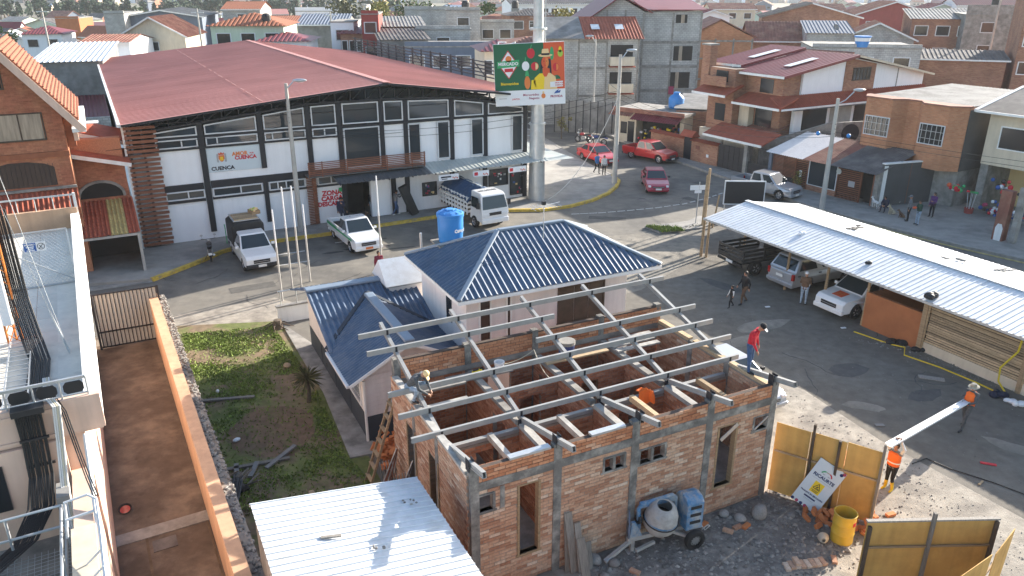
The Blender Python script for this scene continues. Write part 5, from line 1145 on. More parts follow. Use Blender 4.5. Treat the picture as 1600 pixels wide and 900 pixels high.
# cream house at the right edge with the shop below
crm = thing('cream_house','cream two storey house above a shop at the right edge','house',fw(22.4,5.2),R(FA))
MB().box(0,12,0,9,3.2,6.6).build('upper_wall','cream',crm); MB().box(0,0.5,0.1,9,0,3.2).box(5.8,6.3,0.1,9,0,3.2).box(0.5,12,4,4.2,0,3.2).build('shop_pier','concrete',crm)
MB().box(0.5,5.8,3.0,3.9,0.1,3.0).build('shop_inside','ink_straw',crm)
MB().slab([(-0.6,-0.7,6.55),(12.5,-0.7,6.55),(12.5,4.6,7.7),(-0.6,4.6,7.7)],0.1).build('roof','dark_roof',crm)
MB().bar((-0.62,-0.72,6.6),(-0.62,4.6,7.76),0.25,0.16).bar((-0.6,-0.74,6.58),(12.5,-0.74,6.58),0.1,0.14).build('fascia','white_paint',crm)
for x0,x1 in ((0.9,3.0),(4.2,6.2)):
    o = MB().box(x0-0.08,x1+0.08,-0.05,0,4.3,4.38).box(x0-0.08,x1+0.08,-0.05,0,5.68,5.76).box(x0-0.08,x0,-0.05,0,4.38,5.68).box(x1,x1+0.08,-0.05,0,4.38,5.68).build('window','white_paint',crm); MB().box(x0,x1,-0.03,-0.003,4.38,5.68).build('pane','window_dark',o)
brn = thing('brown_pillar','brown gate pillar with peeling plaster patch at the right edge','pillar',fw(26.9,-0.5),R(FA))
MB().box(0,0.6,0,0.5,0,3.1).build('shaft','rust_roof',brn); MB().prismy([(0.12,0.1),(0.5,0.1),(0.52,0.9),(0.42,1.15),(0.2,1.15),(0.1,0.9)],-0.012,-0.001).build('plaster_patch','white_paint',brn); MB().box(0.9,1.2,0.1,0.5,0,3.4).build('steel_post','concrete',brn)
# shop goods
def goods(lab, cat, nm, x, y, z, m, n, sp, r):
    t = thing(nm,lab,cat,fw(x,y,z),R(FA))
    for i in range(n):
        MB().ball((random.gauss(0,sp),random.gauss(0,sp*0.5),abs(random.gauss(0.2,sp*0.6))),r*random.uniform(0.7,1.2),8,6).build('ball' if 'balls' in lab else 'item',random.choice(m),t,smooth=True)
    return t
goods('net of red, green and white balls hung on the grey forecourt wall','balls','ball_net',22.2,3.5,1.5,['ink_red','ink_green','sign_white','ink_vermilion'],14,0.28,0.14)
goods('heap of toys and brooms at the shop entrance','toys','toy_heap',24.2,4.6,0.3,['ink_blue','ink_red','sign_white','ink_maroon','plastic_black'],26,0.42,0.13)
goods('bottles and packets stacked beside the brown pillar','goods','goods_stack',25.8,3.6,0.5,['sign_white','ink_blue','ink_maroon','ink_navy','ink_red'],40,0.5,0.12)
goods('blue and white bags hung at the shop opening','goods','hanging_goods',24.6,4.9,1.7,['ink_blue','sign_white','plastic_black','ink_red'],22,0.4,0.14)
bk_ = thing('broom_bucket','red bucket holding long handled brooms with green heads','brooms',fw(23.0,3.9),R(FA))
MB().lathe([(0.22,0),(0.24,0),(0.28,0.5),(0.25,0.5),(0.02,0.4)],14).build('bucket','red_wall',bk_)
for i in range(4): a=random.uniform(-0.15,0.15); b_=MB().cyl((a,0,0.2),(a*2.2,a*0.5,1.5),0.015,n=6).build('broom_handle','frame_white',bk_); MB().box(a*2.2-0.12,a*2.2+0.12,-0.04,0.04,1.5,1.62).build('broom_head','ink_green' if i<3 else 'ink_red',b_)
# ---------------------------------------------------------------- chalet with maroon roofs
ct = thing('chalet','white and brick chalet with maroon metal roof and tiled skirt roofs','house',fw(7.2,4.2),R(29))
MB().prismy([(1.3,0),(16.6,0),(16.6,6.95),(6.9,8.6),(1.3,7.75)],0,8).build('wall','white_wall',ct)
MB().box(6.1,9.9,-0.06,-0.001,5.9,8.0).prismy([(6.1,8.0),(9.9,8.0),(6.9,8.5),(6.1,8.4)],-0.06,-0.001).build('brick_panel','brick_masonry',ct); MB().box(12.9,13.0,-0.03,-0.001,5.9,7.5).build('wall_joint','concrete',ct)
o = MB().box(7.0,9.3,-0.1,-0.061,6.72,6.8).box(7.0,9.3,-0.1,-0.061,7.7,7.78).build('window','dark_wood',ct); MB().box(7.05,9.25,-0.09,-0.062,6.8,7.7).build('pane','window_dark',o)
for i in range(6): MB().box(7.03+i*0.43,7.13+i*0.43,-0.11,-0.091,6.8,7.7).build('window_bar','dark_wood',o)
for (a,b,y0,y1) in (((-1.5,7.55),(6.9,8.85),-0.6,5.0),((-0.6,7.95),(6.9,9.1),5.0,9.0)):
    L = math.hypot(b[0]-a[0],b[1]-a[1]); ay = ((b[0]-a[0])/L,0,(b[1]-a[1])/L); mb = MB()
    corrugated(mb,(a[0],y0,a[1]),(0,1,0),ay,y1-y0,L,0.4,0.035,'trap',nz=(-ay[2],0,ay[0])); mb.build('roof_sheet','maroon_roof',ct)
    MB().bar((a[0],y0-0.02,a[1]-0.1),(b[0],y0-0.02,b[1]-0.1),0.05,0.2).build('bargeboard','maroon_roof',ct); MB().box(a[0]-0.06,a[0],y0,y1,a[1]-0.2,a[1]-0.02).build('fascia','white_paint',ct)
mb = MB(); L = math.hypot(10.3,1.95); corrugated(mb,(17.2,-0.6,6.9),(0,1,0),(-10.3/L,0,1.95/L),8.8,L,0.4,0.035,'trap',nz=(1.95/L,0,10.3/L)); mb.build('roof_sheet','rust_roof',ct); MB().bar((6.9,-0.62,8.75),(17.2,-0.62,6.82),0.05,0.16).build('bargeboard','cream',ct)
for x0,y0 in ((1.0,1.2),(1.6,5.8)): MB().slab([(x0,y0,8.05+(x0-1.0)*0.155+(0.25 if y0>5 else 0)),(x0+3.2,y0,8.55+(x0-1.0)*0.155+(0.25 if y0>5 else 0)),(x0+3.2,y0+0.7,8.55+(x0-1.0)*0.155+(0.25 if y0>5 else 0)),(x0,y0+0.7,8.05+(x0-1.0)*0.155+(0.25 if y0>5 else 0))],0.02).build('skylight','white_sheet',ct)
mb = MB(); corrugated(mb,(-2.2,-1.3,5.15),(1,0,0),(0,0.86,0.51),19.0,1.5,0.26,0.08,'barrel'); mb.build('skirt_roof','tile_red',ct); MB().bar((-2.2,-1.33,5.1),(16.8,-1.33,5.1),0.06,0.14).build('fascia','white_paint',ct)
# street side: brick bays, balcony, stepped tile skirts
MB().box(-0.6,1.29,0.2,7.6,2.6,7.5).build('brick_bay','brick_masonry',ct); MB().box(-1.9,-0.61,4.2,7.2,2.6,7.7).build('brick_bay','brick_masonry',ct); MB().box(-2.3,1.28,0.3,7.5,0,2.6).build('ground_wall','cream',ct)
for (z0,y0,y1,x0) in ((5.1,-1.3,3.8,-2.4),(5.6,3.8,7.8,-3.2),(2.6,-2.0,4.5,-4.6)):
    MB().slab([(x0,y0,z0),(x0+2.0,y0,z0+0.75),(x0+2.0,y1,z0+0.75),(x0,y1,z0)],0.12).build('skirt_roof','tile_red',ct); MB().box(x0-0.08,x0-0.01,y0,y1,z0-0.06,z0+0.12).build('fascia','white_paint',ct)
bal = MB().box(-2.7,-1.91,4.4,7.0,6.3,6.45).box(-2.75,-2.65,4.4,7.0,6.45,7.1).build('balcony','brick_masonry',ct)
for i in range(9): MB().box(-2.73,-2.66,4.55+i*0.28,4.62+i*0.28,7.1,7.12).build('baluster','brown_slat',bal)
for x0,y0,y1,z0,z1 in ((-0.62,1.2,2.6,6.0,7.1),(-1.92,5.0,6.4,6.6,7.5),(-1.92,5.0,6.2,3.4,4.8),(-0.62,1.0,2.8,3.2,4.7)): MB().box(x0-0.03,x0-0.001,y0,y1,z0,z1).build('window','window_dark',ct)
MB().box(-1.2,-0.63,3.0,4.1,2.7,5.0).build('cream_pier','cream',ct); MB().box(-2.0,-1.2,7.3,8.2,5.5,9.4).build('chimney','brick_masonry',ct); MB().box(-2.1,-1.1,7.2,8.3,9.402,9.55).build('chimney_cap','concrete',ct)
for x0,x1,m in ((1.5,4.6,'window_dark'),(5.0,7.6,'cinder_block'),(8.0,9.6,'window_dark')): MB().box(x0,x1,-0.05,-0.002,3.0,4.75).build('window',m,ct)
MB().box(0.2,10.5,-0.5,-0.06,4.76,5.2).build('lintel_band','bluegrey_wall',ct); MB().box(0.4,1.3,-0.4,-0.06,2.4,4.75).build('white_pier','white_wall',ct)
# left-hand dark tiled roof part
cl2 = thing('tiled_annex','white annex with dark brown tiled roof at the foot of the chalet','house',fw(-3.2,12.5),R(FA+6))
MB().box(0,5,0,6,0,5.2).build('wall','white_wall',cl2); MB().slab([(-0.7,-0.7,5.2),(5.4,-0.7,5.2),(5.4,6.4,8.2),(-0.7,6.4,8.2)],0.15).build('roof','rust_roof',cl2); MB().bar((-0.7,-0.72,5.2),(5.4,-0.72,5.2),0.06,0.16).build('fascia','white_paint',cl2)
for x0 in (0.6,2.6): MB().box(x0,x0+0.9,-0.04,-0.002,3.0,4.7).build('window','window_dark',cl2)
# cement courtyard wall below the chalet and its tiled skirt
cw_ = thing('courtyard_wall','sloping grey cement courtyard wall below the chalet','wall',fw(7.6,1.0),R(FA+66))
MB().prismy([(0,0),(9,0),(9,4.1),(5.5,4.0),(0,2.5)],0,0.2).build('wall_body','concrete',cw_)
MB().lathe([(0.75,-0.02),(0.75,0.0)],20,(7.4,-0.002,3.15),'y').build('round_window','ink_black',cw_)
tr2 = thing('porch_roof','brown tiled porch roof above the garage gate','roof',fw(3.6,0.5),R(FA))
mb = MB(); corrugated(mb,(0,-0.2,2.45),(1,0,0),(0,0.97,0.24),3.6,6.2,0.24,0.05,'barrel'); mb.build('roof_tiles','rust_roof',tr2)
MB().box(0.1,0.25,0.2,0.35,0,2.5).box(3.3,3.45,0.2,0.35,0,2.5).build('post','concrete',tr2)
# ---------------------------------------------------------------- houses of the background
WM = {'cinder_block':'block_masonry','brick':'brick_masonry','red_brick':'brick_masonry'}
HOUSES = []
def H(name,label,x,y,w,d,h,ang,wm,rt,rise,rm,nx,nz,group=None,far=False):
    t = thing(name,label,'house',(x,y,0),R(ang),group); hw = w/2; HOUSES.append((x,y,max(w,d)*0.75)); wm = WM.get(wm,wm); ov = 0.5
    body = MB()
    if rt == 'gable': body.prismy([(-hw,0),(hw,0),(hw,h),(0,h+rise),(-hw,h)],0,d)
    elif rt == 'mono': body.prismx([(0,0),(d,0),(d,h+rise),(0,h)],-hw,hw)
    elif rt == 'gabley': body.prismx([(0,0),(d,0),(d,h),(d/2,h+rise),(0,h)],-hw,hw)
    else: body.box(-hw,hw,0,d,0,h)
    body.build('wall',wm,t)
    def sheet(p0,ax,ay,wd,ln,nz_=None):
        mb = MB()
        if far: p0=Vector(p0); ax=Vector(ax); ay=Vector(ay); mb.slab([p0,p0+ax*wd,p0+ax*wd+ay*ln,p0+ay*ln],0.12)
        else: corrugated(mb,p0,ax,ay,wd,ln,0.45,0.06,'barrel' if 'tile' in rm else 'trap',nz=nz_)
        mb.build('roof',rm,t)
    e = 0.06
    if rt == 'gable':
        L = math.hypot(hw,rise); s = (hw+ov)/hw
        sheet((-hw-ov,-ov,h-rise*ov/hw+e),(0,1,0),(hw/L,0,rise/L),d+2*ov,L*s,(-rise/L,0,hw/L)); sheet((hw+ov,-ov,h-rise*ov/hw+e),(0,1,0),(-hw/L,0,rise/L),d+2*ov,L*s,(rise/L,0,hw/L))
        MB().bar((-hw-ov,-ov,h-rise*ov/hw-0.06),(0,-ov,h+rise-0.02),0.06,0.2).build('bargeboard','white_paint' if rm!='dark_roof' else 'grey_wood',t); MB().bar((hw+ov,-ov,h-rise*ov/hw-0.06),(0,-ov,h+rise-0.02),0.06,0.2).build('bargeboard','white_paint',t)
    elif rt == 'mono':
        L = math.hypot(d,rise); sheet((-hw-0.3,-0.4,h-rise*0.4/d+e),(1,0,0),(0,d/L,rise/L),w+0.6,L+0.5)
    elif rt == 'gabley':
        L = math.hypot(d/2,rise); f = (d/2+ov)/(d/2); sheet((-hw-0.3,-ov,h-rise*ov*2/d+e),(1,0,0),(0,d/2/L,rise/L),w+0.6,L*f); sheet((hw+0.3,d+ov,h-rise*ov*2/d+e),(-1,0,0),(0,-d/2/L,rise/L),w+0.6,L*f)
        MB().box(-hw-0.3,hw+0.3,-ov-0.04,-ov+0.02,h-rise*ov*2/d-0.1,h-rise*ov*2/d+0.06).build('fascia','white_paint',t)
    elif rt == 'hip':
        k = min(hw,d/2)*0.95; a,b = -hw-ov,hw+ov; c0,c1 = -ov,d+ov; r0,r1 = (-hw+k,d/2),(hw-k,d/2)
        mb = MB(); zb = h-0.05; zt = h+rise
        mb.add([(a,c0,zb),(b,c0,zb),(b,c1,zb),(a,c1,zb),(r0[0],r0[1],zt),(r1[0],r1[1],zt)],[(0,1,5,4),(1,2,5),(2,3,4,5),(3,0,4),(3,2,1,0)]); mb.build('roof',rm,t)
        if not far:
            for i in range(int((b-a)/0.5)):
                x_=a+0.25+i*0.5; q=min(1.0,(x_-a)/(k+ov),(b-x_)/(k+ov))
                MB().bar((x_,c0,zb+0.03),(x_,c0+(d/2+ov)*q,zb+(zt-zb)*q+0.03),0.22,0.07).build('roof_rib',rm,t)
    else:
        MB().box(-hw-0.1,hw+0.1,-0.1,d+0.1,h,h+0.12).build('roof_slab','concrete',t)
        if rise > 0.1: MB().box(-hw,hw,0,0.2,h+0.12,h+0.12+rise+0.2).build('parapet',wm,t)
    if nx:
        fl = h/max(nz,1) if nz>1 else 0
        for j in range(nz):
            zc = h-1.5-j*2.8
            if zc < 0.5: continue
            for i in range(nx):
                xc = -hw+w*(i+0.5)/nx; ww = min(0.75,w/nx*0.32)
                if far: MB().box(xc-ww,xc+ww,-0.05,-0.005,zc-0.5,zc+0.55).build('window','window_dark',t)
                else:
                    o = MB().box(xc-ww-0.1,xc+ww+0.1,-0.08,-0.002,zc-0.65,zc-0.55).box(xc-ww-0.1,xc+ww+0.1,-0.08,-0.002,zc+0.6,zc+0.68).box(xc-ww-0.1,xc-ww,-0.08,-0.002,zc-0.55,zc+0.6).box(xc+ww,xc+ww+0.1,-0.08,-0.002,zc-0.55,zc+0.6).build('window','white_paint' if 'brick' in wm else 'frame_white',t)
                    MB().box(xc-ww,xc+ww,-0.05,-0.003,zc-0.55,zc+0.6).build('pane','window_dark',o)
    return t
H('metal_shed','pale ribbed-roof shed behind the brick gabled house',-41.1,74.0,5.8,14.0,7.55,20,'fibre_cement','mono',0.86,'white_sheet',0,0)
H('gabled_house','cream gabled house with blank side wall and rust roof, far left',-52.5,118.0,9.2,12.0,7.40,8,'cream','gable',2.55,'rust_roof',1,1)
H('block_warehouse','bare grey block warehouse beside the cream gabled house',-65.8,135.0,3.1,14.0,9.86,12,'cinder_block','flat',0.20,'fibre_cement',0,0)
H('metal_warehouse','blue-grey metal warehouse with shallow gable, far left',-60.2,140.0,13.2,20.0,9.30,12,'bluegrey_wall','gable',1.03,'fibre_cement',0,0)
H('hip_house','white house with small maroon hip roof, far left',-78.4,135.0,6.0,9.0,6.75,15,'white_wall','hip',1.12,'maroon_roof',2,1)
H('rendered_block','plain orange rendered block among the far left houses',-103.7,190.0,5.1,10.0,7.20,10,'orange_plaster','flat',0.14,'fibre_cement',0,0)
H('tiled_house','low house with long brown tiled roof, far left',-54.5,108.0,6.3,9.0,7.14,5,'white_wall','gabley',0.73,'rust_roof',0,0)
H('hip_house','pale green house with orange tiled hip roof behind the market',-31.3,96.0,8.4,10.0,9.78,6,'pale_green','hip',1.28,'tile_orange',3,1)
H('brick_house','grey unfinished house with timber roof above the pale green house',-49.6,150.0,6.7,10.0,10.29,5,'cinder_block','gabley',1.13,'tile_orange',1,1)
H('low_house','low house with red roofs peeping over the market ridge',-26.2,92.0,5.6,8.0,8.30,5,'white_wall','hip',0.76,'maroon_roof',0,0)
H('low_house','long low building with orange roof band behind the green house',-41.7,150.0,8.5,10.0,8.07,4,'cream','gabley',0.84,'tile_orange',0,0)
H('metal_warehouse','grey metal clad hall left of the white flats',-27.1,116.0,6.8,14.0,9.07,5,'fibre_cement','gabley',1.16,'bluegrey_wall',0,0)
H('flats','narrow white three storey flats behind the market roof',-20.9,100.0,2.8,8.0,9.97,4,'white_wall','flat',0.07,'fibre_cement',1,3)
H('turret_house','small brick house with stepped red roofs beside white flats',-19.6,99.0,2.7,7.0,8.76,4,'red_brick','hip',0.73,'maroon_roof',3,1)
H('tall_house','narrow dark red tall house with white window bays',-16.9,97.0,2.0,9.0,10.96,6,'red_wall','flat',0.14,'fibre_cement',1,3)
H('brick_house','long brick house with sloping sheet roof beside the dark red house',-13.9,101.0,6.0,12.0,9.41,10,'red_brick','mono',0.80,'fibre_cement',1,1)
H('shed_house','low house with dark green sloping roof behind the market railing',-12.4,93.0,5.5,8.0,8.37,14,'fibre_cement','mono',0.88,'dark_roof',0,0)
H('block_building','large grey block building under the round dark trees',-13.3,128.0,7.0,14.0,10.64,4,'cinder_block','flat',0.28,'fibre_cement',0,0)
H('block_building','tall bare grey block house, middle of the background',-6.7,112.0,4.6,12.0,10.98,4,'cinder_block','flat',0.16,'fibre_cement',1,1)
H('block_building','grey block house with dark window band behind the railing',-8.5,100.0,6.7,7.0,9.08,4,'cinder_block','flat',0.22,'fibre_cement',1,1)
H('block_building','low grey block house just left of the billboard',-2.2,116.0,5.0,10.0,9.24,4,'cinder_block','flat',0.17,'fibre_cement',2,1)
H('flat_building','blue-grey flat roofed building behind the market railing',-6.6,88.0,10.2,9.0,7.88,2,'bluegrey_wall','flat',0.27,'fibre_cement',4,1)
H('round_house','cream house with maroon conical roof left of the billboard',-0.9,74.0,3.3,7.0,8.57,10,'cream','hip',0.74,'maroon_roof',4,1)
H('flat_house','dark flat roofed concrete house, upper middle background',-38.5,190.0,9.5,12.0,10.00,5,'cinder_block','flat',0.14,'dark_roof',4,1)
H('terrace_house','white terrace house with long grey parapet, upper middle background',-40.3,170.0,9.3,12.0,9.29,5,'white_wall','flat',0.50,'fibre_cement',4,1)
H('colonial_building','long white colonial building with arched windows, top centre',8.6,165.0,17.8,14.0,10.89,8,'white_wall','gabley',0.87,'dark_roof',9,1)
H('brick_house','brick house with dark hip roof below the colonial building',3.6,132.0,7.8,9.0,9.76,10,'brick','hip',0.96,'dark_roof',3,1)
H('hip_house','low house with red hip roof behind the billboard top',2.5,95.0,4.9,9.0,7.68,8,'cream','hip',0.68,'rust_roof',0,0)
H('brick_house','brick house with rust roof right of the big block building',37.0,112.0,8.1,9.0,7.22,-10,'brick','gabley',2.17,'rust_roof',1,1)
H('arch_house','white gabled house with two arched windows and maroon roof',36.9,150.0,6.1,10.0,9.07,-5,'white_wall','gable',1.00,'maroon_roof',2,1)
H('gabled_house','big dark red gabled house, upper right background',70.2,150.0,15.6,14.0,8.96,-12,'red_wall','gable',2.54,'rust_roof',2,2)
H('brick_house','brick and white gabled house under a long sheet roof, upper right',46.8,128.0,14.5,10.0,9.70,-14,'brick','gable',1.98,'dark_roof',1,1)
H('barn_house','open-gabled house with rust roof and timber frame, right background',48.8,108.0,8.9,9.0,7.63,-20,'cinder_block','gable',1.94,'rust_roof',1,1)
H('sheet_roof_house','grey block house with dark blue-grey sheet roof, right background',41.6,106.0,5.6,9.0,8.39,-14,'cinder_block','mono',1.16,'bluegrey_wall',0,0)
H('roof_terrace_house','low grey block house with flat terrace behind the chalet',37.0,84.0,10.7,9.0,8.03,-12,'cinder_block','flat',0.13,'fibre_cement',3,1)
H('concrete_house','tall concrete and brick house with balcony windows, right background',57.3,108.0,7.8,9.0,10.05,-18,'brick','mono',1.05,'fibre_cement',3,2)
H('concrete_house','grey concrete house with sheet roof behind the lamp pole, far right',60.9,104.0,5.5,10.0,10.66,-18,'concrete','flat',0.92,'fibre_cement',1,2)
H('brick_flats','red brick flats with white bands at the right edge',56.4,82.0,8.3,10.0,13.17,-25,'red_brick','flat',0.24,'fibre_cement',4,3)
H('low_roof_house','dark tile roofed low house below the concrete houses',48.1,86.0,8.8,8.0,6.83,-20,'brick','gabley',0.63,'dark_roof',0,0)
H('pastel_house','pale green house with red roof, upper right background',94.6,180.0,7.8,9.0,9.28,-8,'pale_green','gable',1.32,'maroon_roof',2,1)
H('long_house','white house with long red roof, top right corner',102.4,175.0,13.9,10.0,10.44,-10,'white_wall','gabley',1.47,'maroon_roof',3,1)
H('small_house','white house with rust roof left of the dark red gable',71.7,190.0,11.2,9.0,9.02,-6,'white_wall','gabley',1.31,'rust_roof',3,1)
H('small_house','cream house with rust roof, right of the red gabled block building',49.9,185.0,10.1,9.0,9.42,-4,'cream','gabley',1.14,'rust_roof',3,1)
# plot wall, maroon and orange roofs squeezed between the brick house and the market
def mkp(x,y,z=0.0): c,s=math.cos(R(28)),math.sin(R(28)); return (-20.9+x*c-y*s,41.9+x*s+y*c,z)
q = thing('block_yard_wall','bare grey block wall between brick house and market','wall',mkp(-3.8,24.0),R(28)); MB().box(0,3.5,0,0.2,0,4.3).build('wall_body','block_masonry',q)
q = thing('maroon_lean_to','maroon corrugated lean-to roof behind the grey block wall','roof',mkp(-3.8,24.6),R(28)); mb=MB(); corrugated(mb,(0,0,4.15),(1,0,0),(0,1,0.025),3.55,23,0.3,0.07,'sine'); mb.build('roof_sheet','maroon_roof',q); MB().box(0.1,3.4,0.3,22.5,0,4.0).build('wall','block_masonry',q)
q = thing('orange_lean_to','orange tiled lean-to roof at the back corner of the market','roof',mkp(-3.6,48.2),R(28)); mb=MB(); corrugated(mb,(0,0,4.75),(1,0,0),(0,1,0.02),3.6,24,0.36,0.1,'barrel'); mb.build('roof_tiles','tile_orange',q); MB().box(0.1,3.5,0.2,23.5,0,4.6).build('wall','white_wall',q)
# ---- the big unfinished block building, its gabled neighbour, the gabled brick wall
bb_ = thing('block_apartments','four storey bare block apartment building with maroon metal roof','building',(8.6,92,0),R(3))
MB().prismy([(0,0),(13,0),(13,11.5),(6.4,11.4),(3.6,12.9),(0,10.6)],0,12).build('wall','block_masonry',bb_)
for x in (0.1,2.0,4.1,6.2,9.6,12.85): MB().box(x,x+0.22,-0.05,-0.002,0,10.6 if x<1 else (11.3 if x>5.9 else 11.6)).build('column','concrete',bb_)
for z in (2.6,5.3,8.0): MB().box(6.2,13.0,-0.07,-0.004,z,z+0.3).build('floor_slab','concrete',bb_)
for x0,x1,z0,z1 in ((10.0,12.2,6.1,7.7),(9.8,12.1,3.0,4.8),(10.0,11.3,10.2,11.1)):
    o = MB().box(x0,x1,-0.03,-0.003,z0,z1).build('opening','dark_inside',bb_); MB().box(x0+0.6,x0+1.0,-0.045,-0.031,z0,z1).build('curtain','curtain',o)
for (a,b) in (((-0.5,10.35),(3.6,13.05)),((3.6,13.05),(7.2,11.25))):
    MB().slab([(a[0],-0.6,a[1]),(b[0],-0.6,b[1]),(b[0],12.5,b[1]),(a[0],12.5,a[1])],0.1).build('roof','maroon_roof',bb_)
MB().slab([(6.3,-0.4,11.55),(13.4,-0.4,11.55),(13.4,12,13.2),(6.3,12,13.2)],0.1).build('roof','maroon_roof',bb_)
MB().box(9.7,10.3,-0.12,-0.05,2.3,3.2).build('hung_laundry','ink_maroon',bb_)
nb = thing('gabled_block_house','three storey grey block house with red tiled roof and cream balconies','building',(3.4,85,0),R(4))
MB().prismx([(0,0),(9,0),(9,9.0),(4.5,10.9),(0,9.0)],0.0,10.2).build('wall','block_masonry',nb)
mb=MB(); L=math.hypot(5,2.0); corrugated(mb,(4.2,-0.5,8.9),(1,0,0),(0,5/L,2.0/L),6.4,L,0.35,0.06,'barrel'); mb.build('roof','tile_red',nb)
MB().slab([(-0.4,-0.5,8.9),(4.2,-0.5,8.9),(4.2,4.5,10.9),(-0.4,4.5,10.9)],0.1).build('roof','fibre_cement',nb); MB().slab([(10.6,9.5,8.9),(-0.4,9.5,8.9),(-0.4,4.5,10.9),(10.6,4.5,10.9)],0.1).build('roof','tile_red',nb)
for x0 in (5.2,7.8): MB().slab([(x0,1.3,9.82),(x0+0.9,1.3,9.82),(x0+0.9,2.4,10.26),(x0,2.4,10.26)],0.02).build('skylight','white_sheet',nb)
for z in (3.4,6.2):
    b_ = MB().box(7.0,9.6,-0.7,-0.003,z,z+0.9).build('balcony','cream',nb); MB().box(7.1,9.5,-0.05,-0.004,z+0.9,z+2.1).build('balcony_opening','dark_inside',b_); MB().slab([(6.9,-0.9,z-0.15),(9.7,-0.9,z-0.15),(9.7,-0.1,z+0.0),(6.9,-0.1,z+0.0)],0.05).build('tile_apron','tile_red',b_)
for x in (3.6,6.6,10.0): MB().box(x,x+0.2,-0.05,-0.002,0,8.9).build('column','concrete',nb)
for z in (2.9,5.8,8.5): MB().box(3.6,6.8,-0.06,-0.004,z,z+0.25).build('floor_slab','concrete',nb)
gb = thing('gabled_brick_house','bare brick gable end with concrete tie bands beside block apartments','house',(24.0,105,0),R(-6))
MB().prismy([(0,0),(7.2,0),(7.2,7.9),(2.9,10.0),(0,8.5)],0,11).build('wall','orange_masonry',gb)
for x in (0.05,2.3,4.6,6.95): MB().box(x,x+0.2,-0.05,-0.002,0,7.8).build('column','concrete',gb)
for z in (2.6,5.2,7.4): MB().box(0,7.2,-0.06,-0.004,z,z+0.2).build('tie_band','concrete',gb)
MB().slab([(2.9,-0.3,10.1),(7.6,-0.3,7.9),(7.6,11.4,7.9),(2.9,11.4,10.1)],0.1).build('roof','rust_roof',gb); MB().slab([(-0.3,-0.3,8.45),(2.9,-0.3,10.1),(2.9,11.4,10.1),(-0.3,11.4,8.45)],0.1).build('roof','rust_roof',gb)
# shops at the street corner and the grey metal yard fence in front of the block buildings
yf = thing('metal_yard_fence','rusty grey sheet metal yard fence with dark posts at the street end','fence',(4.4,80.5,0),R(-18))
for i in range(9):
    MB().box(i*0.75,i*0.75+0.73,0,0.04,0.1,3.2).build('panel','fibre_cement',yf); MB().box(i*0.75-0.04,i*0.75+0.04,-0.05,-0.001,0,3.3).build('post','black_steel',yf)
cs_ = thing('corner_shop','cream corner shop with maroon awning and goods outside','shop',(10.1,75.2,0),R(-40))
MB().box(0,2.2,0,4,0,3.0).build('side_room','cream',cs_); MB().box(2.2,7.0,1.2,4,0,3.0).build('back_room','dark_inside',cs_); MB().box(6.8,7.2,0,4,0,3.0).build('end_pier','cream',cs_)
MB().box(-0.2,7.4,-0.4,4.3,3.0,3.25).build('flat_roof','concrete',cs_); MB().box(-0.2,7.4,-0.5,-0.401,3.0,3.4).build('fascia','rust_roof',cs_)
mb=MB(); corrugated(mb,(2.2,-1.3,2.5),(1,0,0),(0,0.9,0.43),5.0,1.3,0.25,0.04,'trap'); mb.build('awning','maroon_roof',cs_); mb=MB(); corrugated(mb,(-0.4,-1.0,2.7),(1,0,0),(0,0.9,0.43),2.5,1.0,0.25,0.04,'trap'); mb.build('awning','rust_roof',cs_)
MB().box(0.5,1.2,-0.03,-0.002,0.9,2.0).build('window','window_dark',cs_); MB().box(1.3,2.0,-0.03,-0.002,0.1,2.1).build('door','window_dark',cs_)
for i in range(40): MB().box(x_:=random.uniform(2.5,6.4),x_+random.uniform(0.1,0.3),y_:=random.uniform(-0.3,1.0),y_+0.2,z_:=random.choice([0.15,0.6,1.1,1.6]),z_+random.uniform(0.1,0.3)).build('shop_goods',random.choice(['ink_red','ink_straw','sign_white','ink_yellow','ink_blue','ink_grey','plastic_black']),cs_)
wt = thing('water_tank','round blue plastic water tank on the corner shop roof','water tank',(15.6,74.6,3.25)); MB().lathe([(0.6,0),(0.72,0.2),(0.70,0.28),(0.74,0.55),(0.71,0.62),(0.74,0.9),(0.6,1.15),(0.35,1.3),(0.3,1.42),(0.03,1.44)],20).build('tank_body','blue_tank',wt,smooth=True); MB().lathe([(0.32,1.445),(0.3,1.52),(0.03,1.53)],14).build('lid','blue_tank',wt)
wt2 = thing('water_tank','small blue cup-shaped water tank on the grey terrace roof','water tank',(36.6,84.4,8.15)); MB().lathe([(0.55,0),(0.6,0),(0.78,1.0),(0.85,1.0),(0.85,1.12),(0.05,1.15)],18).build('tank_body','blue_tank',wt2,smooth=True); MB().lathe([(0.735,0.6),(0.78,0.95)],18).build('white_band','sign_white',wt2)
jy = thing('junk_yard_wall','weathered brick yard wall with sheet lean-to beside the chalet','wall',(15.2,72.4,0),R(-20))
MB().box(0,7.5,0,0.25,0,3.4).build('wall_body','brick_masonry',jy); MB().slab([(-0.3,0.3,3.5),(7.8,0.3,3.5),(7.8,6,4.2),(-0.3,6,4.2)],0.05).build('lean_to_sheet','fibre_cement',jy)
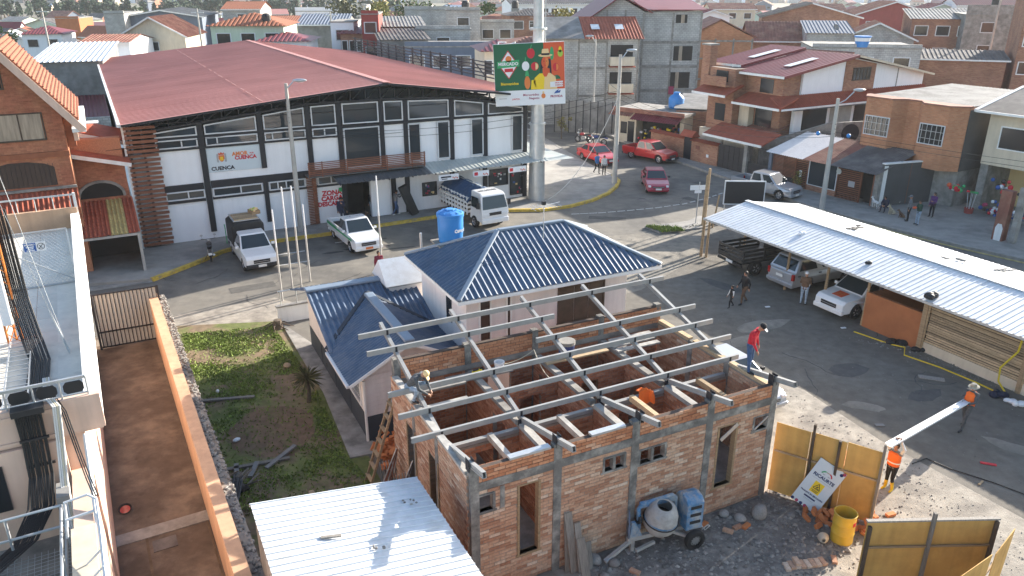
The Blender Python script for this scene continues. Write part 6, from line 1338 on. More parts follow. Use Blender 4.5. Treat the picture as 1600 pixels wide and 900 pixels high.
# long brick boundary walls at the upper right
for i,(x,y,l,a,h,lab) in enumerate(((38.5,66,13,-14,5.0,'long weathered brick boundary wall behind the chalet'),(50,64,16,-18,5.2,'long brick boundary wall with concrete posts at the right edge'))):
    q = thing('boundary_wall',lab,'wall',(x,y,0),R(a)); MB().box(0,l,0,0.2,0,h).build('wall_body','brick_masonry',q)
    for k in range(int(l/3)): MB().box(k*3,k*3+0.25,-0.05,-0.001,0,h+0.2).build('post','concrete',q)
    MB().slab([(2,-2.2,h+0.0),(9,-2.2,h+0.0),(9,0,h+0.5),(2,0,h+0.5)],0.05).build('sheet_roof','white_sheet' if i==0 else 'fibre_cement',q)
# rooftop water tanks, aerials and poles among the houses
for x,y,z,lab in ((-29.5,98,9.9,'black water tank on the pale green house'),(-6.4,113,11.1,'dark water tank on the tall bare block house'),(0.5,134,10.8,'dark water tank on the brick house under the colonial building'),(17.5,94,13.3,'black water tank on the block apartments roof'),(62.5,106,11.6,'black water tank on the far right concrete house')):
    t = thing('roof_tank',lab,'water tank',(x,y,z)); MB().lathe([(0.5,0),(0.55,0.1),(0.55,0.9),(0.35,1.15),(0.05,1.2)],12).build('tank_body','plastic_black',t); MB().box(-0.6,0.6,-0.6,0.6,-0.5,0).build('stand','concrete',t)
for x,y,h,lab in ((-62,108,11.5,'slim concrete utility pole before the cream gabled house'),(-40,104,11.5,'slim concrete utility pole left of the pale green house'),(-24,108,11,'slim concrete utility pole behind the market ridge'),(57,96,13.5,'tall pale utility pole before the concrete houses'),(-88,128,11,'slim concrete utility pole at the far left')):
    t = thing('utility_pole',lab,'pole',(x,y,0)); MB().cyl((0,0,0),(0,0,h),0.17,0.1,n=8).build('shaft','pole_concrete',t); MB().bar((-0.8,0,h-0.5),(0.8,0,h-0.5),0.1).build('crossarm','galvanised',t)
for x,y,z,lab in ((13.6,91.6,3.6,'grey satellite dish on the block apartments wall'),(41,103,9.2,'small aerial on the sheet roofed block house')):
    t = thing('satellite_dish',lab,'dish',(x,y,z)); MB().lathe([(0.03,0.0),(0.25,0.05),(0.42,0.16)],14,cap=False).build('dish','fibre_cement',t,rot=(R(60),0,R(20))); MB().bar((0,0.3,-0.3),(0,0,0),0.05).build('bracket','galvanised',t)
# ---- far town: smaller and smaller houses out to the hills
random.seed(21)
RC = {'tile_orange':'orange tiled','maroon_roof':'maroon metal','rust_roof':'rust coloured','fibre_cement':'grey sheet','dark_roof':'dark','white_sheet':'pale metal','market_roof':'faded red'}
WC = {'white_wall':'white','cream':'cream','pale_green':'pale green','block_masonry':'grey block','brick_masonry':'brick','peach_pale':'pinkish','bluegrey_wall':'blue-grey'}
RT = {'gable':'gabled','gabley':'side-gabled','hip':'hipped'}
k = 0; tries = 0
while k < 298 and tries < 16000:
    tries += 1
    y = 125*(6.2**random.random()); x = random.uniform(-0.72,0.74)*y
    if -0.75*y < x < -0.12*y and 325 < y < 435: continue
    r = random.uniform(4.5,8)
    if any((x-a)**2+((y-b)*0.6)**2 < (r*0.6+c)**2*0.55 for a,b,c in HOUSES): continue
    wm = random.choice(list(WC)); rm = random.choice(['tile_orange','maroon_roof','rust_roof','fibre_cement','dark_roof','white_sheet','market_roof','rust_roof','tile_orange']); rt = random.choice(['gable','gabley','hip','gabley'])
    side = 'left' if x < -0.25*y else ('right' if x > 0.25*y else 'middle')
    dist = 'near' if y < 200 else ('mid-distance' if y < 400 else 'most distant')
    lab = 'small far %s house, %s %s roof, %s part of the %s town' % (WC[wm],RT[rt],RC[rm],dist,side)
    gr = 'far %s %s houses with %s %s roofs in the %s %s town' % (WC[wm],'town',RT[rt],RC[rm],dist,side)
    H('far_house',lab,x,y,r*random.uniform(0.9,1.5),r,(random.uniform(2.6,4.4) if x < -0.15*y else random.uniform(3.2,6.2)) if y < 350 else random.uniform(3,6),random.uniform(-25,25),wm,rt,random.uniform(1.0,2.2),rm,random.choice([2,3]),random.choice([1,2]),gr,True); k += 1
fc = MB()
for i in range(5200):
    y = 780*(3.2**random.random()); x = random.uniform(-0.75,0.78)*y; w_ = random.uniform(4,9); d_ = random.uniform(4,9); h_ = random.uniform(3,9)+(y-780)*0.012
    fc.i = random.choice([0,0,0,1,1,2,3,4]); fc.box(x-w_,x+w_,y-d_,y+d_,0,h_)
    fc.i = random.choice([4,5,5,3]); fc.box(x-w_*1.03,x+w_*1.03,y-d_*1.03,y+d_*1.03,h_,h_+0.8)
tag(fc.build('distant_city',['white_wall','cream','block_masonry','rust_roof','fibre_cement','tile_orange']),'pale mass of distant city houses below the hills','city',kind='stuff')
# hills
def hills(name, y0, amp, seed, m):
    mb = MB(); nx_, ny_ = 90, 8
    for j in range(ny_):
        for i in range(nx_):
            x = -4200+8400*i/(nx_-1); y = y0+j*320; f = min(1,j/4.0)
            z = -4+f*amp*(0.75+0.6*mnoise.noise((x*0.0011+seed,j*0.35,seed))+0.25*mnoise.noise((x*0.004,j*0.7,seed)))
            mb.v.append((x,y,z))
    for j in range(ny_-1):
        for i in range(nx_-1): mb.f.append((j*nx_+i,j*nx_+i+1,(j+1)*nx_+i+1,(j+1)*nx_+i)); mb.m.append(0)
    struct(mb.build(name,m,smooth=True))
hills('hills',2500,150,1.3,'hill'); hills('hills',4200,420,7.7,'hill')
# ---- trees
def crown(mb, c, rad, n, leaf, rng=random):
    blobs = [(Vector((rng.gauss(0,0.45)*rad[0],rng.gauss(0,0.45)*rad[1],rng.uniform(-0.6,0.75)*rad[2])),rng.uniform(0.28,0.5)) for _ in range(9)]
    for i in range(n):
        b,rr = rng.choice(blobs); d = Vector((rng.gauss(0,1),rng.gauss(0,1),rng.gauss(0,1))).normalized()*(rng.random()**0.4)*rr
        p = Vector(c)+b+Vector((d.x*rad[0],d.y*rad[1],d.z*rad[2])); a = Vector((rng.gauss(0,1),rng.gauss(0,1),rng.gauss(0,1))).normalized()*leaf; e = a.orthogonal().normalized()*leaf*0.6
        mb.quad(p-a,p-e,p+a,p+e)
def tree(name,lab,x,y,h,rad,n,leaf,m,group=None):
    t = thing(name,lab,'tree',(x,y,0),random.uniform(0,6.28),group)
    tr = MB().tube([(0,0,0),(0.05*h,0.02*h,h*0.35),(0.03*h,0,h*0.75)],[0.035*h,0.025*h,0.01*h],7)
    for i in range(4): a=i*1.6+random.random(); tr.tube([(0.04*h,0,h*0.4),(rad[0]*0.5*math.cos(a),rad[1]*0.5*math.sin(a),h*0.68)],[0.016*h,0.005*h],5)
    tr.build('trunk','bark',t); mb = MB(); crown(mb,(0,0,h*0.66),rad,n,leaf); mb.build('crown',m,t); return t
tree('round_tree','rounded dark green tree, left of the pair above the block buildings',-16.5,150,13.0,(5.5,4,3.2),900,0.35,'leaf')
tree('round_tree','broad dark green tree, right of the pair above the block buildings',-10.4,150,12.6,(6.5,4,3.0),1000,0.35,'leaf')
tree('olive_tree','olive brown tree behind the dark red tall house',-27.5,140,13.5,(4.5,4,3.6),800,0.32,'leaf_dry')
tree('olive_tree','yellow-green tree beside the olive brown tree',-24.0,142,13.2,(3.4,3,3.2),600,0.32,'leaf_yellow')
tree('willow_tree','yellowish willow in front of the white colonial building',8.6,125,12.2,(2.8,2.5,3.2),800,0.28,'leaf_yellow')
tree('small_tree','small tree peeping over the left end of the market roof',-31.0,84,8.6,(3.2,2.2,1.4),700,0.2,'leaf')
tree('small_tree','dark tree at the left edge above the brick house',-93,145,9.5,(4,4,3.0),600,0.35,'leaf')
tree('street_shrub','small pale shrub on the pavement behind the billboard pole',4.9,76.5,2.2,(0.7,0.7,0.8),260,0.10,'leaf_yellow')
for i in range(150):
    y = 330+random.random()*100; x = -0.60*y*random.uniform(0.20,1.2)-8; h = random.uniform(6.0,10.0)
    tree('eucalyptus','tall dark eucalyptus in the wooded belt, far left',x,y,h,(h*0.30,h*0.3,h*0.42),170,0.75,'leaf_dark','eucalyptus trees of the far left wooded belt')
for i in range(40):
    y = 150*(3.2**random.random()); x = random.uniform(-0.68,0.7)*y
    if any((x-a)**2+(y-b)**2 < (c+3)**2 for a,b,c in HOUSES): continue
    tree('garden_tree','small green garden tree between the far houses',x,y,random.uniform(6,9.5),(2.6,2.6,2.2),200,0.45,'leaf' if i%3 else 'leaf_dry','garden trees between the far houses')
# ---------------------------------------------------------------- vehicles (local x = forward, y = left)
def wheel(parent, x, y, r, w=0.2, rim='rim'):
    s = 1 if y > 0 else -1
    o = MB().lathe([(r*0.62,-w/2),(r*0.93,-w/2),(r,-w*0.35),(r,w*0.35),(r*0.93,w/2),(r*0.62,w/2),(r*0.60,w*0.2),(r*0.60,-w*0.2)],20,(0,0,0),'y',False).build('wheel','tyre',parent,(x,y,r),smooth=True)
    d = MB().lathe([(0.03,s*w*0.30),(r*0.25,s*w*0.34),(r*0.58,s*w*0.22),(r*0.63,s*w*0.42),(r*0.64,s*w*0.1)],20,(0,0,0),'y')
    d.build('rim',rim,o,smooth=True)
    hb = MB()
    for k in range(5):
        a = 2*math.pi*k/5; hb.box(-0.001,0.001,0,0.001,0,0.001); hb.bar((r*0.2*math.cos(a),s*w*0.33,r*0.2*math.sin(a)),(r*0.52*math.cos(a),s*w*0.27,r*0.52*math.sin(a)),0.05,0.03,(0,1,0))
    hb.build('spoke','black_rim' if rim=='rim' else 'rim',o)
def arch_profile(xr, xf, zb, wheels, upper):
    P = [(xr,zb)]
    for cx, r in sorted(wheels):
        R_ = r*1.18; P += [(cx-R_*math.cos(t),max(zb, r+R_*math.sin(t))) for t in [math.pi*i/8 for i in range(9)]]
    P += [(xf,zb)]
    return P + upper
def hull(poly, W, L, mid=0.0, taper=0.10, zc=0.6):
    mb = MB(); n = len(poly); vs = []
    for s in (-1,1):
        for x,z in poly:
            e = max(0,(abs(x-mid)/(L/2)-0.72)/0.28); y = W/2-taper*e*e-0.05*max(0,(z-zc)/0.5)**2-0.03*max(0,(zc-0.15-z)/0.4)
            vs.append((x,s*y,z))
    return mb.add(vs,[tuple(range(n)),tuple(range(n,2*n))[::-1]]+[(k,k+n,(k+1)%n+n,(k+1)%n) for k in range(n)])
def cabin(base, top, zb, zt, wb, wt):
    (xb0,xb1),(xt0,xt1) = base, top
    v = [(xb0,-wb/2,zb),(xb1,-wb/2,zb),(xb1,wb/2,zb),(xb0,wb/2,zb),(xt0,-wt/2,zt),(xt1,-wt/2,zt),(xt1,wt/2,zt),(xt0,wt/2,zt)]
    mb = MB().add(v,[(4,5,6,7),(0,1,5,4),(1,2,6,5),(2,3,7,6),(3,0,4,7)])
    return mb, v
def glass_quad(parent, c, ins, nm, out=0.012, m='car_glass', u0=0.0, u1=1.0):
    bl,br,tr,tl = [Vector(p) for p in c]; n = (br-bl).cross(tl-bl).normalized()
    def P(u,v): return (bl.lerp(br,u)).lerp(tl.lerp(tr,u),v)
    a,b = ins; p = [P(u0+a,b),P(u1-a,b),P(u1-a*1.0,1-b),P(u0+a,1-b)]
    return MB().slab([q+n*(out-0.01) for q in p],0.01).build(nm,m,parent)
def car(name, label, loc, rz, kind, paint, cat='car', plate='plate_white', rim='rim', stripe=None, canopy=None):
    t = thing(name,label,cat,loc,R(rz)); S = {}
    if kind == 'sedan': L,W,H_,r,xf,xr,zb = 4.25,1.68,1.40,0.29,1.28,-1.22,0.22; up=[(2.12,0.45),(2.05,0.62),(1.80,0.72),(0.95,0.88),(-1.45,0.92),(-2.0,0.90),(-2.12,0.80),(-2.12,0.42)]; cb=((-1.62,1.02),(-0.98,0.18)); zt=1.40
    elif kind == 'hatch': L,W,H_,r,xf,xr,zb = 4.55,1.84,1.66,0.34,1.35,-1.3,0.25; up=[(2.26,0.55),(2.2,0.80),(1.9,0.92),(1.05,1.02),(-2.1,1.06),(-2.24,0.95),(-2.28,0.5)]; cb=((-2.16,1.15),(-1.75,0.25)); zt=1.66
    else: L,W,H_,r,xf,xr,zb = 4.9,1.74,1.66,0.35,1.55,-1.42,0.32; up=[(2.42,0.50),(2.40,0.78),(2.22,0.92),(1.2,1.02),(-0.45 if kind=='pickup' else -0.95,1.02),(-0.50 if kind=='pickup' else -1.0,0.62),(-2.44,0.62),(-2.46,0.45)]; cb=((-0.42,1.28),(-0.30,0.52)) if kind=='pickup' else ((-0.92,1.28),(-0.78,0.5)); zt=1.66
    body = hull(arch_profile(up[-1][0],up[0][0],zb,[(xf,r),(xr,r)],up),W,L); zbelt = max(z for x,z in up)-0.03
    body.build('body',paint,t,bevel=0.035,bseg=3)
    MB().box(-L/2+0.15,L/2-0.15,-W/2+0.22,W/2-0.22,zb-0.04,0.6).build('underbody','plastic_black',t)
    for x in (xf,xr):
        for s in (-1,1): wheel(t,x,s*(W/2-0.12),r,0.2,rim)
    mb,v = cabin(cb[0],cb[1],zbelt,zt,W-0.10,W-0.42); ro = mb.build('cabin',paint,t,bevel=0.05,bseg=3)
    glass_quad(t,(v[1],v[2],v[6],v[5]),(0.05,0.10),'windscreen'); glass_quad(t,(v[3],v[0],v[4],v[7]),(0.08,0.14),'rear_window')
    nw = 1 if kind == 'pickup' else 2
    for k in range(nw):
        a,b = k/nw, (k+1)/nw
        glass_quad(t,(v[0],v[1],v[5],v[4]),(0.06/1,0.14),'side_window',u0=a,u1=b); glass_quad(t,(v[2],v[3],v[7],v[6]),(0.06,0.14),'side_window',u0=1-b,u1=1-a)
    # front end
    fx = up[0][0]; hw = W/2
    for s in (-1,1):
        MB().box(fx-0.30,fx-0.035,s*(hw-0.10)-0.2*(s>0),s*(hw-0.10)+0.2*(s<0),0.60 if kind!='sedan' else 0.52,0.76 if kind!='sedan' else 0.66).build('headlight','lamp_glass',t,bevel=0.03)
        rx = up[-1][0]; MB().box(rx-0.012,rx+0.12,s*(hw-0.07)-0.14*(s>0),s*(hw-0.07)+0.14*(s<0),0.66 if kind!='sedan' else 0.62,0.98 if kind=='hatch' else 0.86).build('tail_light','tail_red',t,bevel=0.02)
        m = MB().box(-0.06,0.06,0.0,0.18*1,-0.07,0.07).build('mirror','plastic_black' if kind=='sedan' else paint,t,(cb[0][1]-0.35,s*(hw-0.02) if s>0 else -hw-0.16,zbelt+0.12),bevel=0.03)
        for k in range(nw): MB().box(cb[0][0]+0.12+k*(cb[0][1]-cb[0][0])/nw*0.85,cb[0][0]+0.30+k*(cb[0][1]-cb[0][0])/nw*0.85,s*(hw-0.005)-0.01,s*(hw-0.005)+0.012,zbelt-0.16,zbelt-0.12).build('door_handle','plastic_black',t)
    MB().box(fx-0.02,fx+0.02,-0.42,0.42,0.56 if kind!='sedan' else 0.5,0.74 if kind!='sedan' else 0.6).build('grille','plastic_black',t); MB().box(fx-0.02,fx+0.03,-0.4,0.4,0.64 if kind!='sedan' else 0.55,0.66 if kind!='sedan' else 0.57).build('grille_bar','rim',t)
    bm = 'plastic_black' if kind in ('pickup','doublecab') and paint != 'car_silver' and not stripe and rim!='black_rim' else paint
    MB().box(fx-0.15,fx+0.06,-hw+0.06,hw-0.06,0.30,0.52 if kind!='sedan' else 0.44).build('bumper',bm,t,bevel=0.05)
    MB().box(up[-1][0]-0.06,up[-1][0]+0.1,-hw+0.06,hw-0.06,0.32,0.5).build('bumper',bm,t,bevel=0.04)
    MB().box(fx+0.062,fx+0.075,-0.21,0.21,0.36,0.49).build('number_plate',plate,t); MB().box(up[-1][0]-0.075,up[-1][0]-0.062,-0.21,0.21,0.40 if kind!='hatch' else 0.7,0.53 if kind!='hatch' else 0.83).build('number_plate','plate_white',t)
    if kind in ('pickup','doublecab'):
        bx = -0.52 if kind == 'pickup' else -1.04
        for s in (-1,1): MB().box(-2.44,bx,s*(hw-0.02)-0.07*(s>0),s*(hw-0.02)+0.07*(s<0),0.60,1.04).build('bed_side',paint,t,bevel=0.02)
        MB().box(-2.46,-2.40,-hw+0.03,hw-0.03,0.55,1.03).build('tailgate',paint,t,bevel=0.015); MB().box(bx-0.04,bx,-hw+0.09,hw-0.09,0.6,1.0).build('bed_front',paint,t); MB().box(-2.4,bx-0.04,-hw+0.09,hw-0.09,0.61,0.66).build('bed_liner','plastic_black',t)
    if stripe:
        for s in (-1,1): MB().box(-2.42,2.0,s*(hw+0.004)-0.004,s*(hw+0.004)+0.004,0.80,0.90).box(-2.42,-0.6,s*(hw+0.004)-0.004,s*(hw+0.004)+0.004,0.92,0.96).build('stripe',stripe,t)
    return t
c1 = car('pickup','white pickup with black canvas box and crates on its roof, by the market wall',(-14.25,40.2,0),-61,'pickup','car_white','pickup')
cv = MB().prismx([(-0.86,0.66),(0.86,0.66),(0.86,1.85),(0.6,2.02),(-0.6,2.02),(-0.86,1.85)],-2.5,-0.5).build('canvas_box','tarp_black',c1,bevel=0.06)
MB().box(-2.4,-0.7,-0.7,0.7,2.05,2.09).build('roof_rack','galvanised',c1)
for i in range(7): MB().box(-0.9-i*0.2,-0.78-i*0.2,-0.62,0.62,2.09,2.13).build('rack_slat','plank',c1)
bn = thing('fruit_crate','wooden crate of bananas and corn on the canvas box roof','crate',(-14.55,42.05,2.13),R(-50)); MB().box(-0.32,0.32,-0.24,0.24,0,0.2).build('crate_body','wood',bn)
for i in range(9): MB().tube([(random.uniform(-0.25,0.1),random.uniform(-0.2,0.2),0.2),(random.uniform(0,0.2),random.uniform(-0.2,0.2),0.3),(random.uniform(0.1,0.4),random.uniform(-0.2,0.2),0.2)],0.04,6).build('fruit','ink_straw' if i%3 else 'ink_lime',bn)
c2_ = car('pickup','white pickup with green side stripe and orange number plate',(-9.2,43.1,0),-60,'pickup','car_white','pickup','plate_orange','rim','ink_green')
MB().box(-2.2,-0.7,-0.6,0.5,0.66,0.86).build('load','tarp_black',c2_,bevel=0.06)
rl = MB()
for i in range(9): rl.box(-0.06,0.05,-0.45+i*0.1,-0.45+i*0.1+random.uniform(0.03,0.07),1.662,1.668)
stuff(rl.build('roof_lettering','ink_grey',c2_))
car('sedan','crimson red saloon parked at the pavement beyond the billboard pole',(7.35,66.0,0),-63,'sedan','car_red')
c4 = car('pickup','bright red double cab pickup parked before the brick garden wall',(12.0,66.7,0),-48,'doublecab','car_red','pickup')
car('sedan','crimson saloon driving towards the camera on the junction',(10.65,56.5,0),-92,'sedan','car_crimson')
car('pickup','silver double cab pickup parked behind the blank black board',(18.4,54.6,0),-50,'doublecab','car_silver','pickup')
car('suv','silver SUV parked tail-out under the shed roof',(15.3,36.8,0),27,'hatch','car_silver')
c8 = car('pickup','white double cab pickup with orange bonnet emblem under the shed',(16.5,33.4,0),207,'doublecab','car_white','pickup','plate_white','black_rim')
MB().box(-0.27,0.27,-0.27,0.27,0.0,0.012).build('bonnet_emblem','ink_vermilion',c8,(1.70,0,0.975),rot=(0,R(5.6),0))
for s in (-1,1): MB().box(-0.15,0.15,s*0.10-0.02,s*0.10+0.02,0.012,0.016).box(-0.03,0.03,-0.08,0.08,0.012,0.0165).build('emblem_mark','plate_orange',c8,(1.70,0,0.977),rot=(0,R(5.6),0))
car('sedan','pale grey saloon parked behind the right wall of the brick building',(8.05,25.4,0),-63,'sedan','car_silver')
# market truck with blue tarpaulin
tk_ = thing('truck','white cab-over truck with slatted body under a blue tarpaulin','truck',(-2.45,48.3,0),R(-59))
for x in (1.75,-1.5):
    for s in (-1,1): wheel(tk_,x,s*0.86,0.38,0.24)
MB().box(-2.75,2.5,-0.4,0.4,0.42,0.62).build('chassis','plastic_black',tk_)
cabp = [(1.15,0.5),(2.72,0.5),(2.78,0.95),(2.74,1.25),(2.5,2.12),(2.3,2.25),(1.15,2.25)]
hull(cabp,1.95,6,1.0,0.0,1.3).build('cab','car_white',tk_,bevel=0.06,bseg=3)
glass_quad(tk_,((2.735,-0.92,1.27),(2.735,0.92,1.27),(2.50,0.80,2.10),(2.50,-0.80,2.10)),(0.03,0.05),'windscreen',0.03)
for s in (-1,1):
    MB().prismy([(1.45,1.32),(2.45,1.32),(2.3,1.98),(1.5,1.98)],s*0.955-0.02,s*0.955+0.02).build('side_window','car_glass',tk_); MB().box(2.66,2.79,s*0.62-0.22,s*0.62+0.22,0.86,1.04).build('headlight','lamp_glass',tk_,bevel=0.02); MB().box(2.5,2.6,s*1.0,s*1.2,1.4,1.75).build('mirror','plastic_black',tk_)
MB().box(2.66,2.84,-0.95,0.95,0.42,0.72).build('bumper','car_white',tk_,bevel=0.05); MB().box(2.70,2.80,-0.42,0.42,0.92,1.10).build('grille','plastic_black',tk_); MB().box(2.842,2.85,-0.22,0.22,0.5,0.62).build('number_plate','plate_white',tk_)
rl = MB()
for i in range(8): rl.box(1.62,1.86,-0.62+i*0.16,-0.62+i*0.16+0.05,2.252,2.26); rl.box(random.choice([1.62,1.72,1.82]),1.87,-0.62+i*0.16+0.05,-0.62+i*0.16+0.11,2.252,2.26)
stuff(rl.build('roof_lettering','ink_black',tk_))
MB().box(-2.85,1.05,-1.02,1.02,0.64,0.74).build('bed_floor','dark_wood',tk_)
for s in (-1,1):
    for z in (0.78,1.06,1.34,1.62): MB().box(-2.85,1.05,s*1.0-0.025,s*1.0+0.025,z,z+0.14).build('side_board','white_paint',tk_)
    for i in range(10): MB().box(-2.82+i*0.42,-2.74+i*0.42,s*1.04-0.03,s*1.04+0.03,0.66,1.82).build('stake','white_paint',tk_)
for z in (0.78,1.06,1.34,1.62): MB().box(1.0,1.05,-1,1,z,z+0.14).build('front_board','white_paint',tk_)
tp_ = MB(); nx_,ny_=14,9
for i in range(nx_):
    for j in range(ny_):
        x=-2.95+4.1*i/(nx_-1); a=(j/(ny_-1))*2-1; y=a*1.10; z=1.72+0.62*(1-abs(a)**1.6)+0.05*math.sin(i*1.7+j)-(0.16 if i in (0,nx_-1) else 0)+(-0.12 if abs(a)==1 else 0); tp_.v.append((x,y,z))
for i in range(nx_-1):
    for j in range(ny_-1): tp_.f.append((i*ny_+j,(i+1)*ny_+j,(i+1)*ny_+j+1,i*ny_+j+1)); tp_.m.append(0)
o = tp_.build('tarpaulin','tarp_blue',tk_); o.modifiers.new('t','SOLIDIFY').thickness=0.03
MB().add([(1.12,-1.08,1.62),(1.12,1.08,1.62),(1.12,0.5,2.2),(1.12,-0.5,2.2)],[(0,1,2,3)]).build('tarpaulin_end','tarp_blue',tk_); MB().bar((-2.6,0,2.36),(1.1,0,2.36),0.08,0.02).build('tarpaulin_seam','canopy_sheet',tk_)
# black stake truck under the shed
bt = thing('truck','dusty black stake-bed truck parked tail-out under the near end of the shed','truck',(13.3,38.9,0),R(24))
for x in (1.6,-1.1):
    for s in (-1,1): wheel(bt,x,s*0.8,0.4,0.26,'black_rim')
MB().box(-2.0,2.3,-0.4,0.4,0.5,0.7).build('chassis','plastic_black',bt); MB().box(-2.1,0.6,-0.95,0.95,0.78,0.88).build('bed_floor','car_black',bt)
for s in (-1,1):
    for z in (0.9,1.12,1.34): MB().box(-2.1,0.6,s*0.93-0.02,s*0.93+0.02,z,z+0.14).build('side_board','car_black',bt)
for z in (0.9,1.12,1.34): MB().box(-2.12,-2.08,-0.93,0.93,z,z+0.14).build('tail_board','car_black',bt)
for x,s in ((-2.05,-1),(-2.05,1),(-0.7,-1),(-0.7,1),(0.55,-1),(0.55,1)): MB().box(x-0.04,x+0.04,s*0.97-0.03,s*0.97+0.03,0.8,1.5).build('stake','car_black',bt)
hull([(0.75,0.5),(2.5,0.5),(2.55,1.0),(1.95,1.2),(1.7,1.85),(0.8,1.85)],1.7,5,0.5,0.05,1.2).build('cab','car_black',bt,bevel=0.05); MB().box(0.73,0.75,-0.6,0.6,1.3,1.75).build('rear_window','car_glass',bt)
MB().box(-2.16,-2.13,-0.25,0.25,0.62,0.76).build('number_plate','plate_white',bt); MB().box(-2.14,-2.05,-0.95,0.95,0.6,0.72).build('bumper','plastic_black',bt)
# motorcycles
def moto(label, loc, rz, paint):
    t = thing('motorcycle',label,'motorcycle',loc,R(rz))
    for x in (0.62,-0.62):
        o = MB().lathe([(0.22,-0.05),(0.29,-0.05),(0.31,0),(0.29,0.05),(0.22,0.05)],18,(0,0,0),'y',False).build('wheel','tyre',t,(x,0,0.31),smooth=True); sp = MB()
        for k in range(6): a=math.pi*k/6; sp.bar((-0.22*math.cos(a),0,-0.22*math.sin(a)),(0.22*math.cos(a),0,0.22*math.sin(a)),0.02)
        sp.build('spoke','rim',o)
    MB().tube([(-0.62,0.08,0.31),(-0.1,0.08,0.35),(0.25,0.06,0.6)],0.03,6).tube([(-0.62,-0.08,0.31),(-0.1,-0.08,0.35),(0.25,-0.06,0.6)],0.03,6).build('frame','plastic_black',t)
    MB().box(-0.22,0.22,-0.13,0.13,0.28,0.58).build('engine','grey_steel',t,bevel=0.04)
    MB().ball((0.14,0,0.80),(0.27,0.15,0.14),12,8).build('fuel_tank',paint,t,smooth=True); MB().prismy([(-0.85,0.88),(-0.75,0.80),(-0.05,0.72),(-0.05,0.80),(-0.4,0.84),(-0.85,0.95)],-0.12,0.12).build('seat','plastic_black',t,bevel=0.03)
    MB().prismy([(-1.0,0.62),(-0.5,0.74),(-0.5,0.80),(-0.95,0.78)],-0.09,0.09).build('rear_fender',paint,t); MB().cyl((0.62,0.08,0.31),(0.42,0.08,0.98),0.025,n=7).cyl((0.62,-0.08,0.31),(0.42,-0.08,0.98),0.025,n=7).build('fork','galvanised',t)
    MB().tube([(0.3,0.38,1.06),(0.42,0.15,1.0),(0.42,-0.15,1.0),(0.3,-0.38,1.06)],0.016,6).build('handlebar','plastic_black',t); MB().ball((0.56,0,0.9),(0.09,0.1,0.1),8,6).build('headlight','lamp_glass',t,smooth=True)
    for s in (-1,1): MB().ball((0.36,s*0.34,1.24),(0.02,0.08,0.06),8,5).cyl((0.36,s*0.3,1.02),(0.36,s*0.34,1.2),0.01,n=5).build('mirror','rim',t)
    MB().cyl((-0.2,-0.16,0.3),(-0.8,-0.18,0.45),0.045,0.06,n=8).build('exhaust','rim',t); MB().box(-1.03,-1.0,-0.1,0.1,0.5,0.62).build('number_plate','plate_white',t); MB().cyl((-0.05,0.15,0.25),(-0.1,0.32,0.0),0.015,n=5).build('side_stand','plastic_black',t)
    t.rotation_euler = (0,R(0),R(rz)); return t
moto('black motorcycle parked on the kerb before the market wall',(-16.55,40.1,0.1),112,'car_black'); moto('dark red motorcycle parked before the corner shop',(6.9,74.6,0),150,'car_red'); moto('blue motorcycle parked before the corner shop',(8.1,73.2,0),165,'blue_drum')
# hand trolley with crate beside the market wall
tr3 = thing('hand_trolley','green hand trolley carrying a crate of red fruit at the market wall','trolley',(-16.2,42.6,0.14),R(28))
MB().tube([(-0.3,0,0.05),(-0.3,0.05,1.0),(-0.3,0.2,1.15)],0.025,6).tube([(0.1,0,0.05),(0.1,0.05,1.0),(0.1,0.2,1.15)],0.025,6).build('frame','ink_green',tr3); MB().box(0.15,0.95,-0.25,0.25,0.05,0.4).build('crate','wood',tr3); mb=MB()
for i in range(16): mb.ball((random.uniform(0.2,0.9),random.uniform(-0.2,0.2),0.42),0.07,6,4)
stuff(mb.build('fruit','ink_red',tr3)); MB().lathe([(0.12,-0.03),(0.12,0.03)],12,(-0.1,0,0.12),'y').build('wheel','tyre',tr3)
# ---------------------------------------------------------------- people: one continuous body mesh per person, clothes by zones, hats and vests as children
def capsule(mb, p, q, r0, r1, n=10):
    p = Vector(p); q = Vector(q); d = q-p; L = d.length
    if L < 1e-5: return mb.ball(p, r0, n, 6)
    d /= L; a = d.orthogonal().normalized(); b = d.cross(a); rings = []
    for t in (-0.98,-0.7,-0.3): rings.append((p+d*r0*t, r0*math.sqrt(1-t*t)))
    for t in (0,0.5,1): rings.append((p+d*L*t, r0+(r1-r0)*t))
    for t in (0.3,0.7,0.98): rings.append((q+d*r1*t, r1*math.sqrt(1-t*t)))
    vs = [c+(a*math.cos(2*math.pi*k/n)+b*math.sin(2*math.pi*k/n))*r for c,r in rings for k in range(n)]; m = len(rings)
    return mb.add(vs,[(i*n+k,i*n+(k+1)%n,(i+1)*n+(k+1)%n,(i+1)*n+k) for i in range(m-1) for k in range(n)]+[tuple(range(n))[::-1],tuple(range((m-1)*n,m*n))])
